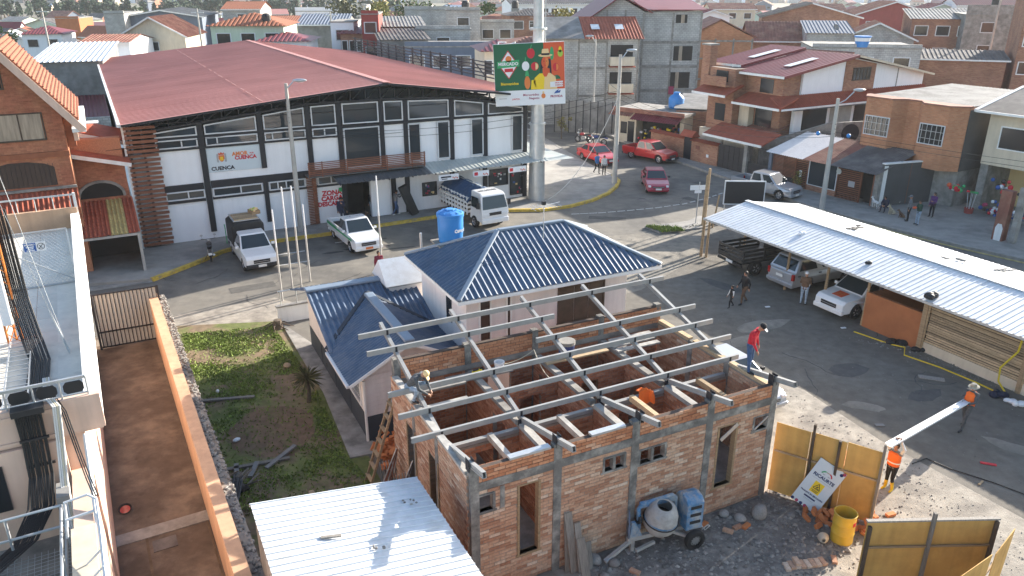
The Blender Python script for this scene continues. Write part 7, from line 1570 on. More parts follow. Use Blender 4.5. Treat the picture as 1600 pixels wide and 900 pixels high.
def person(label, loc, rz, h=1.66, torso='navy', legs='navy', arms=None, shoes='plastic_black', J=None, hair=True, hat=None, vest=None, extra=None, vox=0.022, boots=False):
    """J overrides joint positions (unit-height figure, x forward, y left)"""
    P = dict(pelvis=(0,0,0.52),chest=(0.0,0,0.73),neck=(0.0,0,0.83),head=(0.015,0,0.925),
             ls=(0,0.105,0.80),le=(-0.01,0.135,0.635),lh=(0.03,0.14,0.485),rs=(0,-0.105,0.80),re=(-0.01,-0.135,0.635),rh=(0.03,-0.14,0.485),
             lp=(0,0.055,0.50),lk=(0.015,0.06,0.275),lf=(0.0,0.065,0.045),rp=(0,-0.055,0.50),rk=(0.015,-0.06,0.275),rf=(0.0,-0.065,0.045))
    toes = {}
    if J: P.update({k:v for k,v in J.items() if k in P}); toes = {k:v for k,v in J.items() if k in ('lt','rt')}
    P = {k:Vector(v)*h for k,v in P.items()}
    lt = Vector(toes['lt'])*h if 'lt' in toes else P['lf']+Vector((0.09,0.01,-0.02))*h; rt = Vector(toes['rt'])*h if 'rt' in toes else P['rf']+Vector((0.09,-0.01,-0.02))*h
    arms = arms or torso; hd = P['head']; up = (hd-P['neck']).normalized()
    fw_ = Vector(J['face']).normalized() if J and 'face' in J else Vector((1,0,0)); fw_ = (fw_-up*fw_.dot(up)).normalized(); sd = up.cross(fw_)
    B = []   # (p,q,r0,r1,zone)
    def bone(p,q,r0,r1,z): B.append((Vector(p),Vector(q),r0*h,r1*h,z))
    bone(P['pelvis']+Vector((0,0.035,0))*h,P['chest']+Vector((0,0.05,0))*h,0.062,0.066,0); bone(P['pelvis']-Vector((0,0.035,0))*h,P['chest']-Vector((0,0.05,0))*h,0.062,0.066,0)
    bone(P['chest'],P['neck'],0.072,0.04,0); bone(P['ls'],P['rs'],0.042,0.042,0); bone(P['neck']-up*0.01*h,P['neck']+up*0.05*h,0.031,0.029,2)
    bone(P['lp']+Vector((0,0,0.03))*h,P['rp']+Vector((0,0,0.03))*h,0.062,0.062,1)
    for s in 'lr':
        bone(P[s+'p'],P[s+'k'],0.054,0.037,1); bone(P[s+'k'],P[s+'k'].lerp(P[s+'f'],0.35),0.036,0.032,1); bone(P[s+'k'].lerp(P[s+'f'],0.38),P[s+'f'],0.034 if boots else 0.032,0.029 if boots else 0.024,3 if boots else 1); bone(P[s+'f']-Vector((0,0,0.012))*h,lt if s=='l' else rt,0.026,0.020,3)
        bone(P[s+'s'],P[s+'e'],0.036,0.027,4); bone(P[s+'e'],P[s+'h'],0.026,0.019,4)
        d = (P[s+'h']-P[s+'e']).normalized(); bone(P[s+'h']+d*0.012*h,P[s+'h']+d*0.05*h,0.019,0.021,2)
    bone(hd-up*0.012*h-fw_*0.004*h,hd+up*0.018*h-fw_*0.004*h,0.047,0.050,2); bone(hd-up*0.045*h+fw_*0.012*h,hd-up*0.02*h+fw_*0.012*h,0.030,0.038,2)
    bone(hd-up*0.012*h+fw_*0.046*h,hd+up*0.012*h+fw_*0.042*h,0.010,0.007,2)
    for s in (-1,1): bone(hd+sd*s*0.050*h-up*0.012*h,hd+sd*s*0.050*h+up*0.010*h,0.009,0.011,2)
    mb = MB()
    for p,q,r0,r1,z in B: capsule(mb,p,q,r0,r1)
    me = mb.mesh('tmp'); o = bpy.data.objects.new('tmp',me); COL.objects.link(o)
    rm = o.modifiers.new('r','REMESH'); rm.mode='VOXEL'; rm.voxel_size=vox; sm = o.modifiers.new('s','SMOOTH'); sm.factor=0.5; sm.iterations=2
    me2 = bpy.data.meshes.new_from_object(o.evaluated_get(bpy.context.evaluated_depsgraph_get())); bpy.data.objects.remove(o)
    co = np.empty(len(me2.vertices)*3); me2.vertices.foreach_get('co',co); nf = len(me2.polygons); cen = np.empty(nf*3); me2.polygons.foreach_get('center',cen); cen = cen.reshape(-1,3)
    best = np.full(nf,1e9); zone = np.zeros(nf,dtype=np.int32)
    for p,q,r0,r1,z in B:
        a = np.array(p); d = np.array(q-p); t = np.clip(((cen-a)@d)/max(1e-9,d@d),0,1); dist = np.linalg.norm(cen-a-t[:,None]*d,axis=1)-(r0+(r1-r0)*t)
        m = dist < best; best[m] = dist[m]; zone[m] = z
    # fingers: five per hand, slightly curled, rooted in the palm
    fb = MB()
    for s in 'lr':
        d = (P[s+'h']-P[s+'e']).normalized(); w = d.cross(Vector((1,0,0.2)) if abs(d.x) < 0.8 else Vector((0,0,1))).normalized(); nrm = d.cross(w); base = P[s+'h']+d*0.05*h
        for i,(l,o_) in enumerate(((0.036,-0.014),(0.042,-0.005),(0.040,0.005),(0.032,0.014))):
            p0 = base+w*o_*h; p1 = p0+d*l*0.55*h+nrm*0.004*h; p2 = p1+d*l*0.4*h+nrm*0.014*h; fb.tube([p0,p1,p2],[0.0055*h,0.005*h,0.004*h],5)
        p0 = P[s+'h']+d*0.022*h-w*0.015*h; fb.tube([p0,p0+d*0.018*h-w*0.014*h+nrm*0.006*h,p0+d*0.038*h-w*0.017*h+nrm*0.012*h],[0.0065*h,0.006*h,0.0045*h],5)
    for s in (-1,1): fb.i = 1; fb.ball(hd+fw_*0.043*h+sd*s*0.018*h+up*0.012*h,0.006*h,6,4); fb.i = 0
    fb.i = 2; fb.tube([hd+fw_*0.044*h+sd*0.016*h-up*0.03*h,hd+fw_*0.048*h-up*0.031*h,hd+fw_*0.044*h-sd*0.016*h-up*0.03*h],0.004*h,5)
    V = co.reshape(-1,3).tolist(); F = [tuple(p.vertices) for p in me2.polygons]; n0 = len(V)
    me3 = bpy.data.meshes.new('person'); me3.from_pydata(V+fb.v,[],F+[tuple(i+n0 for i in f) for f in fb.f]); me3.update()
    for mm in (torso,legs,'skin',shoes,arms,'hair','ink_maroon'): me3.materials.append(MATS[mm])
    me3.polygons.foreach_set('material_index',zone.tolist()+[(2,5,6)[i] for i in fb.m]); smooth_mesh(me3,60); bpy.data.meshes.remove(me2)
    t = bpy.data.objects.new('person',me3); COL.objects.link(t); t.location = loc; t.rotation_euler = (0,0,R(rz)); tag(t,label,'person')
    def cap(nm,m,prof,off=0.0):
        q = up.to_track_quat('Z','Y'); b = MB().lathe(prof,14); b.v = [tuple(q@Vector(v)*h+hd+up*off*h-fw_*0.006*h) for v in b.v]; return b.build(nm,m,t,smooth=True)
    if hair and not hat: cap('hair','hair',[(0.054,-0.02),(0.057,0.01),(0.05,0.042),(0.03,0.062),(0.004,0.068)],0.004).data.transform(Matrix.Translation(-fw_*0.008*h))
    if hair == 'long': capsule(b_:=MB(),hd-fw_*0.04*h,hd-fw_*0.055*h-up*0.13*h,0.04*h,0.028*h); b_.build('long_hair','hair',t,smooth=True)
    if hat:
        if hat[0] == 'cap':
            cap('cap',hat[1],[(0.055,0.0),(0.058,0.015),(0.05,0.045),(0.028,0.066),(0.004,0.07)],0.008); v_ = MB().slab([hd+up*0.016*h+fw_*0.045*h+sd*0.04*h,hd+up*0.016*h+fw_*0.045*h-sd*0.04*h,hd+up*0.012*h+fw_*0.105*h-sd*0.028*h,hd+up*0.012*h+fw_*0.105*h+sd*0.028*h],0.006*h); v_.build('cap_peak',hat[1] if len(hat)<3 else hat[2],t)
        else: cap('hat',hat[1],[(0.105,-0.006),(0.10,0.004),(0.06,0.008),(0.055,0.05),(0.045,0.066),(0.004,0.068)],0.014)
    if vest:
        vb = MB(); n = 18; lv = [(0.0,0.082,0.112),(0.5,0.088,0.118),(0.85,0.085,0.118),(1.02,0.055,0.085)]; lo_ = P['pelvis']+Vector((0,0,0.02))*h; hi_ = P['neck']-Vector((0,0,0.012))*h
        for f,rx,ry in lv: c = lo_.lerp(hi_,f); vb.v += [tuple(c+Vector((rx*math.cos(2*math.pi*k/n),ry*math.sin(2*math.pi*k/n),0))*h) for k in range(n)]
        vb.f = [(i*n+k,i*n+(k+1)%n,(i+1)*n+(k+1)%n,(i+1)*n+k) for i in range(3) for k in range(n)]; vb.m = [0]*len(vb.f); ve = vb.build('vest',vest,t,smooth=True); ve.modifiers.new('s','SOLIDIFY').thickness = 0.012
        c = lo_.lerp(hi_,0.22); bb = MB(); bb.v = [tuple(c+Vector(((0.088+0.002*j)*math.cos(2*math.pi*k/n),(0.120+0.002*j)*math.sin(2*math.pi*k/n),0.028*j))*h) for j in (0,1) for k in range(n)]; bb.f = [(k,(k+1)%n,n+(k+1)%n,n+k) for k in range(n)]; bb.m=[0]*n; bb.build('reflective_band','reflective',t)
    return t
for n_,c_ in (('navy',(0.02,0.025,0.05)),('black_cloth',(0.015,0.015,0.017)),('jeans',(0.055,0.10,0.20)),('pale_jeans',(0.30,0.36,0.43)),('grey_cloth',(0.15,0.155,0.165)),('red_cloth',(0.50,0.02,0.035)),('white_cloth',(0.62,0.61,0.59)),('brown_cloth',(0.13,0.075,0.045)),('purple_cloth',(0.09,0.03,0.13)),('green_cloth',(0.02,0.06,0.04)),('beige_cloth',(0.42,0.35,0.25)),('work_grey',(0.085,0.09,0.095)),('khaki_hat',(0.36,0.33,0.26)),('rubber_yellow',(0.68,0.45,0.03)),('blue_cloth',(0.05,0.16,0.38)),('maroon_cloth',(0.16,0.02,0.04))): mat(n_,c_,0.9,0.3,9,bump=0.9,bscale=11)
WALK = dict(lk=(0.10,0.055,0.29),lf=(0.10,0.06,0.045),rk=(-0.02,-0.055,0.28),rf=(-0.17,-0.06,0.075),rp=(-0.01,-0.055,0.50),le=(-0.08,0.13,0.64),lh=(-0.06,0.13,0.50),re=(0.05,-0.13,0.64),rh=(0.13,-0.12,0.52))
# red-jacket worker standing on the wall corner, looking down
person('person in red hooded jacket and jeans standing on the wall corner of the brick building',chw(9.30,1.05,3.56),-35,1.70,'red_cloth','jeans',J=dict(chest=(0.03,0,0.72),neck=(0.085,0,0.805),head=(0.15,0,0.88),face=(0.75,0,-0.66),ls=(0.06,0.105,0.785),rs=(0.06,-0.105,0.785),le=(0.04,0.14,0.63),lh=(0.08,0.13,0.49),re=(0.07,-0.14,0.63),rh=(0.14,-0.12,0.49),lf=(-0.02,0.06,0.045),rf=(0.03,-0.065,0.045)),hat=('cap','black_cloth','white_cloth'),vox=0.018)
# crouching worker on the left wall
person('person in dark work jacket and pale trousers crouching on the left wall with yellow cap',chw(0.02,3.75,3.63),-20,1.68,'work_grey','pale_jeans',J=dict(pelvis=(-0.08,0,0.24),chest=(0.05,0,0.40),neck=(0.14,0,0.46),head=(0.215,0,0.50),face=(0.6,0,-0.8),ls=(0.10,0.105,0.44),rs=(0.10,-0.105,0.44),le=(0.17,0.15,0.30),lh=(0.27,0.06,0.20),re=(0.17,-0.15,0.30),rh=(0.27,-0.05,0.18),lp=(-0.07,0.06,0.23),rp=(-0.07,-0.06,0.23),lk=(0.13,0.11,0.27),lf=(0.05,0.09,0.045),rk=(0.13,-0.12,0.26),rf=(0.04,-0.10,0.045)),hat=('cap','ink_straw'),vox=0.018)
# two site workers carrying a steel channel
person('person in orange vest and wide-brimmed hat carrying the rear end of a steel channel',(15.36,22.75,0),205,1.68,'work_grey','work_grey',J=dict(WALK,pelvis=(-0.02,0,0.52),chest=(-0.05,0,0.73),neck=(-0.06,0,0.83),head=(-0.04,0,0.925),ls=(-0.05,0.105,0.80),rs=(-0.05,-0.105,0.80),le=(0.04,0.15,0.66),lh=(0.17,0.05,0.60),re=(0.04,-0.14,0.66),rh=(0.18,-0.02,0.58),lk=(0.11,0.07,0.29),lf=(0.16,0.08,0.045),rk=(-0.05,-0.07,0.28),rf=(-0.17,-0.08,0.045)),hat=('hat','khaki_hat'),vest='orange_vest',vox=0.018)
person('person in orange vest and yellow rubber boots lifting a steel channel overhead',(11.25,19.3,0),215,1.62,'grey_cloth','black_cloth',shoes='rubber_yellow',arms='white_cloth',J=dict(le=(0.02,0.16,0.93),lh=(-0.02,0.07,1.03),re=(0.03,-0.16,0.93),rh=(0.0,-0.05,1.04),ls=(0,0.105,0.81),rs=(0,-0.105,0.81),lk=(0.03,0.05,0.28),rk=(0.02,-0.05,0.28),face=(1,0.2,0.1)),vest='orange_vest',vox=0.018,boots=True)
A_, B_ = Vector((11.2,19.25,1.72)), Vector((15.2,22.68,1.03)); d_ = (B_-A_).normalized(); cc = MB(); s_ = d_.cross(Vector((0,0,1))).normalized()
cc.bar(A_-d_*0.6,B_+d_*0.15,0.22,0.012); cc.bar(A_-d_*0.6+s_*0.104+Vector((0,0,0.03)),B_+d_*0.15+s_*0.104+Vector((0,0,0.03)),0.012,0.05); cc.bar(A_-d_*0.6-s_*0.104+Vector((0,0,0.03)),B_+d_*0.15-s_*0.104+Vector((0,0,0.03)),0.012,0.05)
tag(cc.build('steel_channel','sign_white'),'long pale steel channel carried by two workers in orange vests','steel channel')
# adult and child walking
person('adult in black coat, white shirt and brown trousers walking with a child',(10.95,33.8,0),200,1.66,'black_cloth','brown_cloth',J=dict(WALK,rh=(0.10,-0.17,0.52),re=(0.03,-0.15,0.64)),vox=0.022)
person('child in white shirt and black waistcoat striding beside the adult',(10.25,33.35,0),195,1.12,'black_cloth','black_cloth',arms='white_cloth',J=dict(WALK,lh=(0.06,0.20,0.60),le=(0.02,0.16,0.66)),vox=0.018)
person('person in brown top, white cap and grey trousers standing by the SUV',(13.75,33.7,0),60,1.66,'brown_cloth','pale_jeans',J=dict(lh=(0.16,0.03,0.66),le=(0.06,0.14,0.64),rh=(0.16,-0.03,0.66),re=(0.06,-0.14,0.64)),hat=('cap','white_cloth'))
# people at the market
person('person in navy top sitting on the white pickup tailgate side, nearer one',(-10.45,45.6,0.50),-60,1.64,'navy','navy',J=dict(chest=(0.03,0,0.72),head=(0.05,0,0.92),lh=(0.12,0.02,0.76),le=(0.08,0.13,0.66),lk=(0.16,0.06,0.42),rk=(0.16,-0.06,0.42),lf=(0.2,0.06,0.2),rf=(0.2,-0.06,0.2)))
person('person in black top standing behind the seated one at the zone sign',(-10.6,46.75,0.14),-70,1.66,'black_cloth','black_cloth')
person('person in black jacket and grey trousers at the market entrance, left of the pair',(-9.05,48.5,0.14),-100,1.66,'black_cloth','pale_jeans')
person('person in dark top and beige trousers at the market entrance, right of the pair',(-8.45,48.9,0.14),-80,1.66,'brown_cloth','beige_cloth')
person('person in grey jumper pushing a tall black-wrapped bundle along the pavement',(-7.55,48.6,0.14),30,1.70,'grey_cloth','jeans',shoes='white_cloth',J=dict(WALK,lh=(0.27,0.05,0.80),le=(0.13,0.12,0.74),rh=(0.27,-0.05,0.78),re=(0.13,-0.12,0.72),neck=(0.04,0,0.82),head=(0.06,0,0.915)))
bd = MB(); bd.box(-0.28,0.28,-0.2,0.2,0,2.1); tag(bd.build('wrapped_bundle','tarp_black',None,(-6.35,48.75,0.18),rot=(0,R(-22),R(28)),bevel=0.07),'tall black-wrapped bundle tilted on the market pavement','bundle')
# pedestrians on the corner and street
person('person in blue jacket walking on the corner pavement beside another pedestrian',(6.75,60.6,0.14),-60,1.66,'blue_cloth','black_cloth',J=WALK)
person('person in white top and black trousers on the corner pavement',(7.25,60.0,0.14),-75,1.60,'white_cloth','black_cloth',hair='long')
person('person in maroon top half hidden behind the white porch roof',(-6.75,36.9,0),-60,1.62,'maroon_cloth','black_cloth')
person('person in dark clothes seated at the foot of the grey wall beside a dog',fw(19.9,-0.45,0.15),220,1.62,'navy','navy',J=dict(pelvis=(-0.05,0,0.20),chest=(0.0,0,0.40),neck=(0.05,0,0.49),head=(0.09,0,0.575),ls=(0.02,0.105,0.465),rs=(0.02,-0.105,0.465),le=(0.09,0.14,0.33),lh=(0.18,0.05,0.28),re=(0.09,-0.14,0.33),rh=(0.18,-0.05,0.28),lp=(-0.04,0.055,0.18),rp=(-0.04,-0.055,0.18),lk=(0.17,0.08,0.26),rk=(0.17,-0.08,0.26),lf=(0.20,0.08,0.045),rf=(0.21,-0.08,0.045)))
person('person in grey hooded jacket and black trousers on the right pavement',fw(22.1,-1.3,0.15),160,1.70,'grey_cloth','black_cloth',hat=('cap','grey_cloth'))
person('person in dark green top and pale jeans holding something orange',fw(22.9,-1.55,0.15),190,1.60,'green_cloth','pale_jeans',J=dict(lh=(0.15,0.02,0.68),le=(0.05,0.13,0.64),rh=(0.15,-0.02,0.68),re=(0.05,-0.13,0.64)))
person('person in purple jacket and black trousers on the shop forecourt',fw(22.3,0.9,0.15),210,1.64,'purple_cloth','black_cloth',J=dict(lh=(0.14,0.06,0.66),le=(0.05,0.13,0.64)),hair='long')
tag(MB().ball((0,0,0),(0.14,0.10,0.09),10,6).build('bag','ink_vermilion',None,fw(22.75,-1.85,1.27),smooth=True),'small orange bag held by the person in dark green','bag')
# dogs
def dog(label, loc, rz, m, sit=False, s=1.0):
    mb = MB(); P_ = lambda *a: tuple(v*s for v in a)
    if sit:
        capsule(mb,P_(-0.16,0,0.14),P_(0.12,0,0.40),0.13*s,0.10*s); capsule(mb,P_(0.12,0,0.42),P_(0.20,0,0.54),0.075*s,0.06*s)
        for y in (-0.07,0.07): capsule(mb,P_(0.12,y,0.36),P_(0.15,y,0.04),0.045*s,0.03*s); capsule(mb,P_(-0.14,y*1.6,0.14),P_(0.04,y*1.7,0.10),0.075*s,0.045*s); capsule(mb,P_(0.15,y,0.03),P_(0.20,y,0.025),0.03*s,0.025*s)
        hd = (0.24,0,0.60); capsule(mb,P_(-0.24,0,0.06),P_(-0.45,0.1,0.04),0.03*s,0.015*s)
    else:
        capsule(mb,P_(-0.24,0,0.42),P_(0.0,0,0.43),0.095*s,0.10*s); capsule(mb,P_(0.0,0,0.43),P_(0.24,0,0.42),0.10*s,0.125*s); capsule(mb,P_(0.26,0,0.47),P_(0.38,0,0.60),0.075*s,0.06*s)
        for y in (-0.07,0.07):
            capsule(mb,P_(0.22,y,0.38),P_(0.20,y,0.20),0.05*s,0.03*s); capsule(mb,P_(0.20,y,0.20),P_(0.22,y,0.03),0.03*s,0.025*s)
            capsule(mb,P_(-0.24,y,0.38),P_(-0.17,y,0.24),0.07*s,0.04*s); capsule(mb,P_(-0.17,y,0.24),P_(-0.31,y,0.15),0.035*s,0.026*s); capsule(mb,P_(-0.31,y,0.15),P_(-0.29,y,0.03),0.026*s,0.024*s)
        hd = (0.42,0,0.65); capsule(mb,P_(-0.32,0,0.48),P_(-0.52,0,0.62),0.03*s,0.015*s)
    capsule(mb,P_(*hd),P_(hd[0]+0.05,0,hd[2]),0.075*s,0.06*s); capsule(mb,P_(hd[0]+0.06,0,hd[2]-0.02),P_(hd[0]+0.16,0,hd[2]-0.04),0.042*s,0.03*s)
    for y in (-0.055,0.055): capsule(mb,P_(hd[0]-0.01,y,hd[2]+0.05),P_(hd[0]-0.02,y*1.3,hd[2]+0.12),0.025*s,0.012*s)
    me = mb.mesh('tmp'); o = bpy.data.objects.new('tmp',me); COL.objects.link(o); rm = o.modifiers.new('r','REMESH'); rm.mode='VOXEL'; rm.voxel_size=0.018; sm=o.modifiers.new('s','SMOOTH'); sm.iterations=3
    me2 = bpy.data.meshes.new_from_object(o.evaluated_get(bpy.context.evaluated_depsgraph_get())); bpy.data.objects.remove(o); me2.materials.append(MATS[m]); smooth_mesh(me2,60)
    d = bpy.data.objects.new('dog',me2); COL.objects.link(d); d.location = loc; d.rotation_euler=(0,0,R(rz)); return tag(d,label,'dog')
dog('pale cream dog sitting beside the seated person',fw(20.6,-0.75,0.15),200,'beige_cloth',True); dog('white dog standing behind the seated person at the grey wall',fw(19.1,-0.3,0.15),100,'white_cloth'); dog('brown dog lying on the right pavement near the walkers',fw(21.4,-0.9,0.15),150,'brown_cloth',True,0.8); dog('brown dog sitting on the pavement at the market entrance',(-9.35,47.2,0.14),-40,'brown_cloth',True)
# ---------------------------------------------------------------- metal-roofed shed in the foreground
fs = thing('foreground_shed','white ribbed metal roof shed in the foreground beside the brick building','shed',(-2.30,15.74,0),R(27))
L_ = math.hypot(3.87,0.52)
for i in range(7):
    mb = MB(); corrugated(mb,(0.03,-6.9+i*1.0,2.86+0.005*(i%2)),(0,1,0),(-3.87/L_,0,0.52/L_),1.02,L_,0.2,0.03,'rib',nz=(0.52/L_,0,3.87/L_)); mb.build('roof_sheet','white_sheet',fs)
MB().box(-0.1,0.0,-6.8,-0.05,0,2.80).box(-3.75,-3.65,-6.8,-0.05,0,3.25).box(-3.65,-0.1,-0.2,-0.1,0,2.80).build('wall','brick_masonry',fs)
for i in range(14): MB().box(-3.80,-3.752,-6.7+i*0.48,-6.26+i*0.48,0.1,3.22).build('cladding_board','grey_wood',fs)
MB().bar((-3.86,0.12,3.35),(0.04,0.12,2.82),0.04,0.07).build('edge_flashing','galvanised',fs)
def fsw(x,y,z=0.0): c,s=math.cos(R(27)),math.sin(R(27)); return (-2.30+x*c-y*s,15.74+x*s+y*c,z)
for x,y,l,a,lab in ((-2.5,-1.6,0.42,10,'weathered stick lying on the foreground metal roof, far end'),(-0.9,-3.9,0.4,35,'dark offcut lying on the foreground metal roof, near the brick corner')):
    tag(MB().box(-l/2,l/2,-0.035,0.035,0,0.04).build('roof_offcut','grey_wood',None,fsw(x,y,2.90-x*0.1344),R(a)),lab,'offcut')
for i,(x,y,lab) in enumerate(((-0.5,-0.9,'mortar splash heap on the foreground roof, upper right'),(-1.9,-3.4,'small dark clod on the foreground metal roof, middle'),(-1.7,-2.2,'small wood chip on the foreground metal roof, centre'))):
    mb = MB()
    for k in range(6): mb.ball((random.gauss(0,0.09),random.gauss(0,0.05),0.01),(random.uniform(0.02,0.05),0.03,0.018),6,4)
    tag(mb.build('debris_clod','rubble',None,fsw(x,y,2.905-x*0.1344)),lab,'debris')
# ---------------------------------------------------------------- plywood hoardings
def hoarding(label, p, q, h, n, studs=(), back=1, lean=0.0):
    p = Vector(p); q = Vector(q); L = (q-p).length; a = math.atan2(q.y-p.y,q.x-p.x); t = thing('plywood_hoarding',label,'hoarding',(p.x,p.y,0),a)
    for i in range(n):
        x0, x1 = L*i/n+0.006, L*(i+1)/n-0.006; MB().add([(x0,lean*0.02,0.05),(x1,0,0.05),(x1,lean,h-random.uniform(0,0.05)),(x0,lean,h),(x0,0.02+lean*0.02,0.05),(x1,0.02,0.05),(x1,0.02+lean,h-0.02),(x0,0.02+lean,h)],[(0,1,2,3),(5,4,7,6),(3,2,6,7),(4,0,3,7),(1,5,6,2),(0,4,5,1)]).build('sheet','plywood',t)
    for x in studs: MB().box(x-0.035,x+0.035,-0.07*back-0.035,-0.07*back+0.035+0.02,0,h+random.uniform(-0.1,0.3)).build('stud','dark_wood' if random.random()<0.6 else 'grey_wood',t)
    for z in (0.62*h,): MB().box(0.05,L-0.05,-0.045*back-0.02,-0.045*back+0.02,z-0.025,z+0.025).build('rail','wood',t)
    return t
hoarding('tall yellow plywood hoarding between the brick building and the yard',(7.62,19.25),(10.05,17.66),2.35,3,(1.05,1.75,2.86))
hb_ = hoarding('low yellow plywood hoarding facing the camera, bottom right',(8.62,15.35),(11.85,15.45),1.92,2,(0.06,1.6,3.18)); MB().box(-0.02,3.26,-0.05,0.05,1.925,1.97).build('top_rail','grey_wood',hb_)
hoarding('yellow plywood sheet at the hoarding corner, right one of the angled pair',(12.05,15.2),(11.1,14.35),1.88,1,(),1,0.05)
hoarding('yellow plywood sheet at the hoarding corner, left one of the angled pair',(10.95,14.3),(9.2,13.2),1.9,1,(),1,0.08)
# leaning banner
sg = thing('works_banner','white works banner of the parish leaning against the tall hoarding','sign',(8.32,18.28,0.0),R(-31))
inner = bpy.data.objects.new('banner_panel',None)
pn = MB().box(-0.40,0.40,-0.012,0.012,0,1.5).build('banner_panel','sign_pale',sg,(0,0,0.18),rot=(R(-14),R(24),0))
text('RICAURTE',0.135,'ink_navy',pn,(0.0,-0.016,1.02),bold=0.004); MB().box(-0.30,0.30,-0.016,-0.0125,0.915,0.922).build('fine_print','ink_grey',pn)
for s,m in ((-1,'ink_green'),(1,'ink_red')):
    ar = MB()
    for i in range(7): a=R(20+i*14); b=R(34+i*14); ar.bar((s*(0.03+0.13*math.cos(a)),-0.015,1.10+0.14*math.sin(a)),(s*(0.03+0.13*math.cos(b)),-0.015,1.10+0.14*math.sin(b)),0.004,0.035 if i<4 else 0.012)
    ar.build('logo_arc',m,pn); ey = MB()
    for i in range(4): a=R(200+i*35); b=R(235+i*35); ey.bar((s*0.075+0.035*math.cos(a),-0.015,1.16+0.03*math.sin(a)),(s*0.075+0.035*math.cos(b),-0.015,1.16+0.03*math.sin(b)),0.004,0.008)
    ey.build('logo_eye','ink_navy',pn)
MB().box(-0.14,0.14,-0.016,-0.0125,0.50,0.86).build('warning_square','ink_yellow',pn)
tri = MB()
for a,b in (((-0.10,0.64),(0.10,0.64)),((0.10,0.64),(0,0.82)),((0,0.82),(-0.10,0.64))): tri.bar((a[0],-0.018,a[1]),(b[0],-0.018,b[1]),0.004,0.018)
tri.bar((-0.02,-0.018,0.66),(0.015,-0.018,0.74),0.004,0.03); tri.bar((0.02,-0.018,0.67),(0.06,-0.018,0.66),0.004,0.02); tri.box(-0.10,0.10,-0.019,-0.0165,0.575,0.592).box(-0.08,0.08,-0.019,-0.0165,0.535,0.552); tri.build('warning_symbol','ink_black',pn)
text('TRABAJOS EN EJECUCIÓN',0.058,'ink_navy',pn,(0,-0.016,0.42),bold=0.002); MB().box(-0.17,0.17,-0.016,-0.0125,0.30,0.345).build('print_bar','ink_navy',pn); text('G R A C I A S',0.05,'ink_grey',pn,(0,-0.016,0.245))
for i in range(6): MB().lathe([(0.05,0),(0.05,0.004)],8,(-0.36+i*0.13 if i<4 else 0.30+0.05*(i-4),-0.017,0.04 if i<4 else 1.40+0.06*(i-4)),'y').build('border_petal','ink_maroon' if i%2 else 'ink_navy',pn)
bpy.data.objects.remove(inner)
# yellow drum, pot
dr = thing('drum','yellow steel drum standing open beside the tall hoarding','drum',(8.95,17.05,0)); 
MB().lathe([(0.27,0),(0.29,0),(0.29,0.28),(0.30,0.30),(0.29,0.32),(0.29,0.58),(0.30,0.60),(0.29,0.62),(0.29,0.87),(0.305,0.88),(0.305,0.90),(0.275,0.90),(0.272,0.1),(0.02,0.1)],24).build('drum_shell','drum_yellow',dr,smooth=True); MB().box(-0.06,0.06,-0.294,-0.288,0.6,0.72).build('drum_label','ink_red',dr,rot=(0,0,R(35))); MB().lathe([(0.265,0.35),(0.02,0.34)],20).build('drum_inside','bluegrey_wall',dr)
cp = thing('clay_pot','small clay funnel lying beside the yellow drum','pot',(8.42,16.95,0.11)); MB().lathe([(0.13,-0.1),(0.15,-0.1),(0.10,0.1),(0.06,0.14),(0.05,0.14),(0.09,0.08),(0.12,-0.08),(0.02,0.05)],14).build('pot_shell','cream',cp,rot=(R(70),0,R(-20)),smooth=True)
# bricks: pile by the drum, stack behind the hoarding, row on the ground, loose ones
bkm = MB().box(-0.14,0.14,-0.065,0.065,0,0.08).mesh('brick'); bkm.materials.append(MATS['brick_piece']); bko = MB().box(-0.14,0.14,-0.065,0.065,0,0.08).mesh('brick'); bko.materials.append(mat('new_brick',(0.52,0.19,0.07),0.9,0.1,6,rnd=0.18))
def brickpile(name, label, loc, items, me, rz=0): 
    t = thing(name,label,'bricks',loc,R(rz))
    for p,r in items: piece('brick',me,t,p,r)
    return t
random.seed(5)
brickpile('brick_heap','heap of broken red bricks behind the yellow drum',(9.1,17.75,0),[((random.gauss(0,0.34),random.gauss(0,0.16),abs(random.gauss(0.05,0.12))),(random.uniform(-1,1),random.uniform(-1,1),random.uniform(0,3))) for _ in range(44)],bko,-31)
brickpile('brick_stack','stepped stack of new orange bricks behind the tall hoarding',(10.25,17.78,0),[((j*0.10,i*0.15,k*0.085),(0,0,R(90)+random.uniform(-0.25,0.25))) for k in range(7) for i in range(8) for j in range(2) if k+j*2 < 0.8+i*0.8],bko,28)
brickpile('brick_stack','long stack of new orange bricks in the sun beyond the tall hoarding',(9.75,20.6,0),[((i*0.14,j*0.29,k*0.085),(0,0,R(90)+random.uniform(-0.04,0.04))) for k in range(5) for i in range(11) for j in range(3) if k>2 or j==0],bko,-52)
brickpile('brick_row','row of grey-stained bricks laid on the ground at the bottom edge',(7.1,15.95,0),[((i*0.145,random.uniform(-0.02,0.02),0),(0,0,R(90)+random.uniform(-0.1,0.1))) for i in range(8)]+[((1.35,0.02,0),(0,0,1.2)),((0.3,0.05,0.082),(0,0,1.5))],bkm,10)
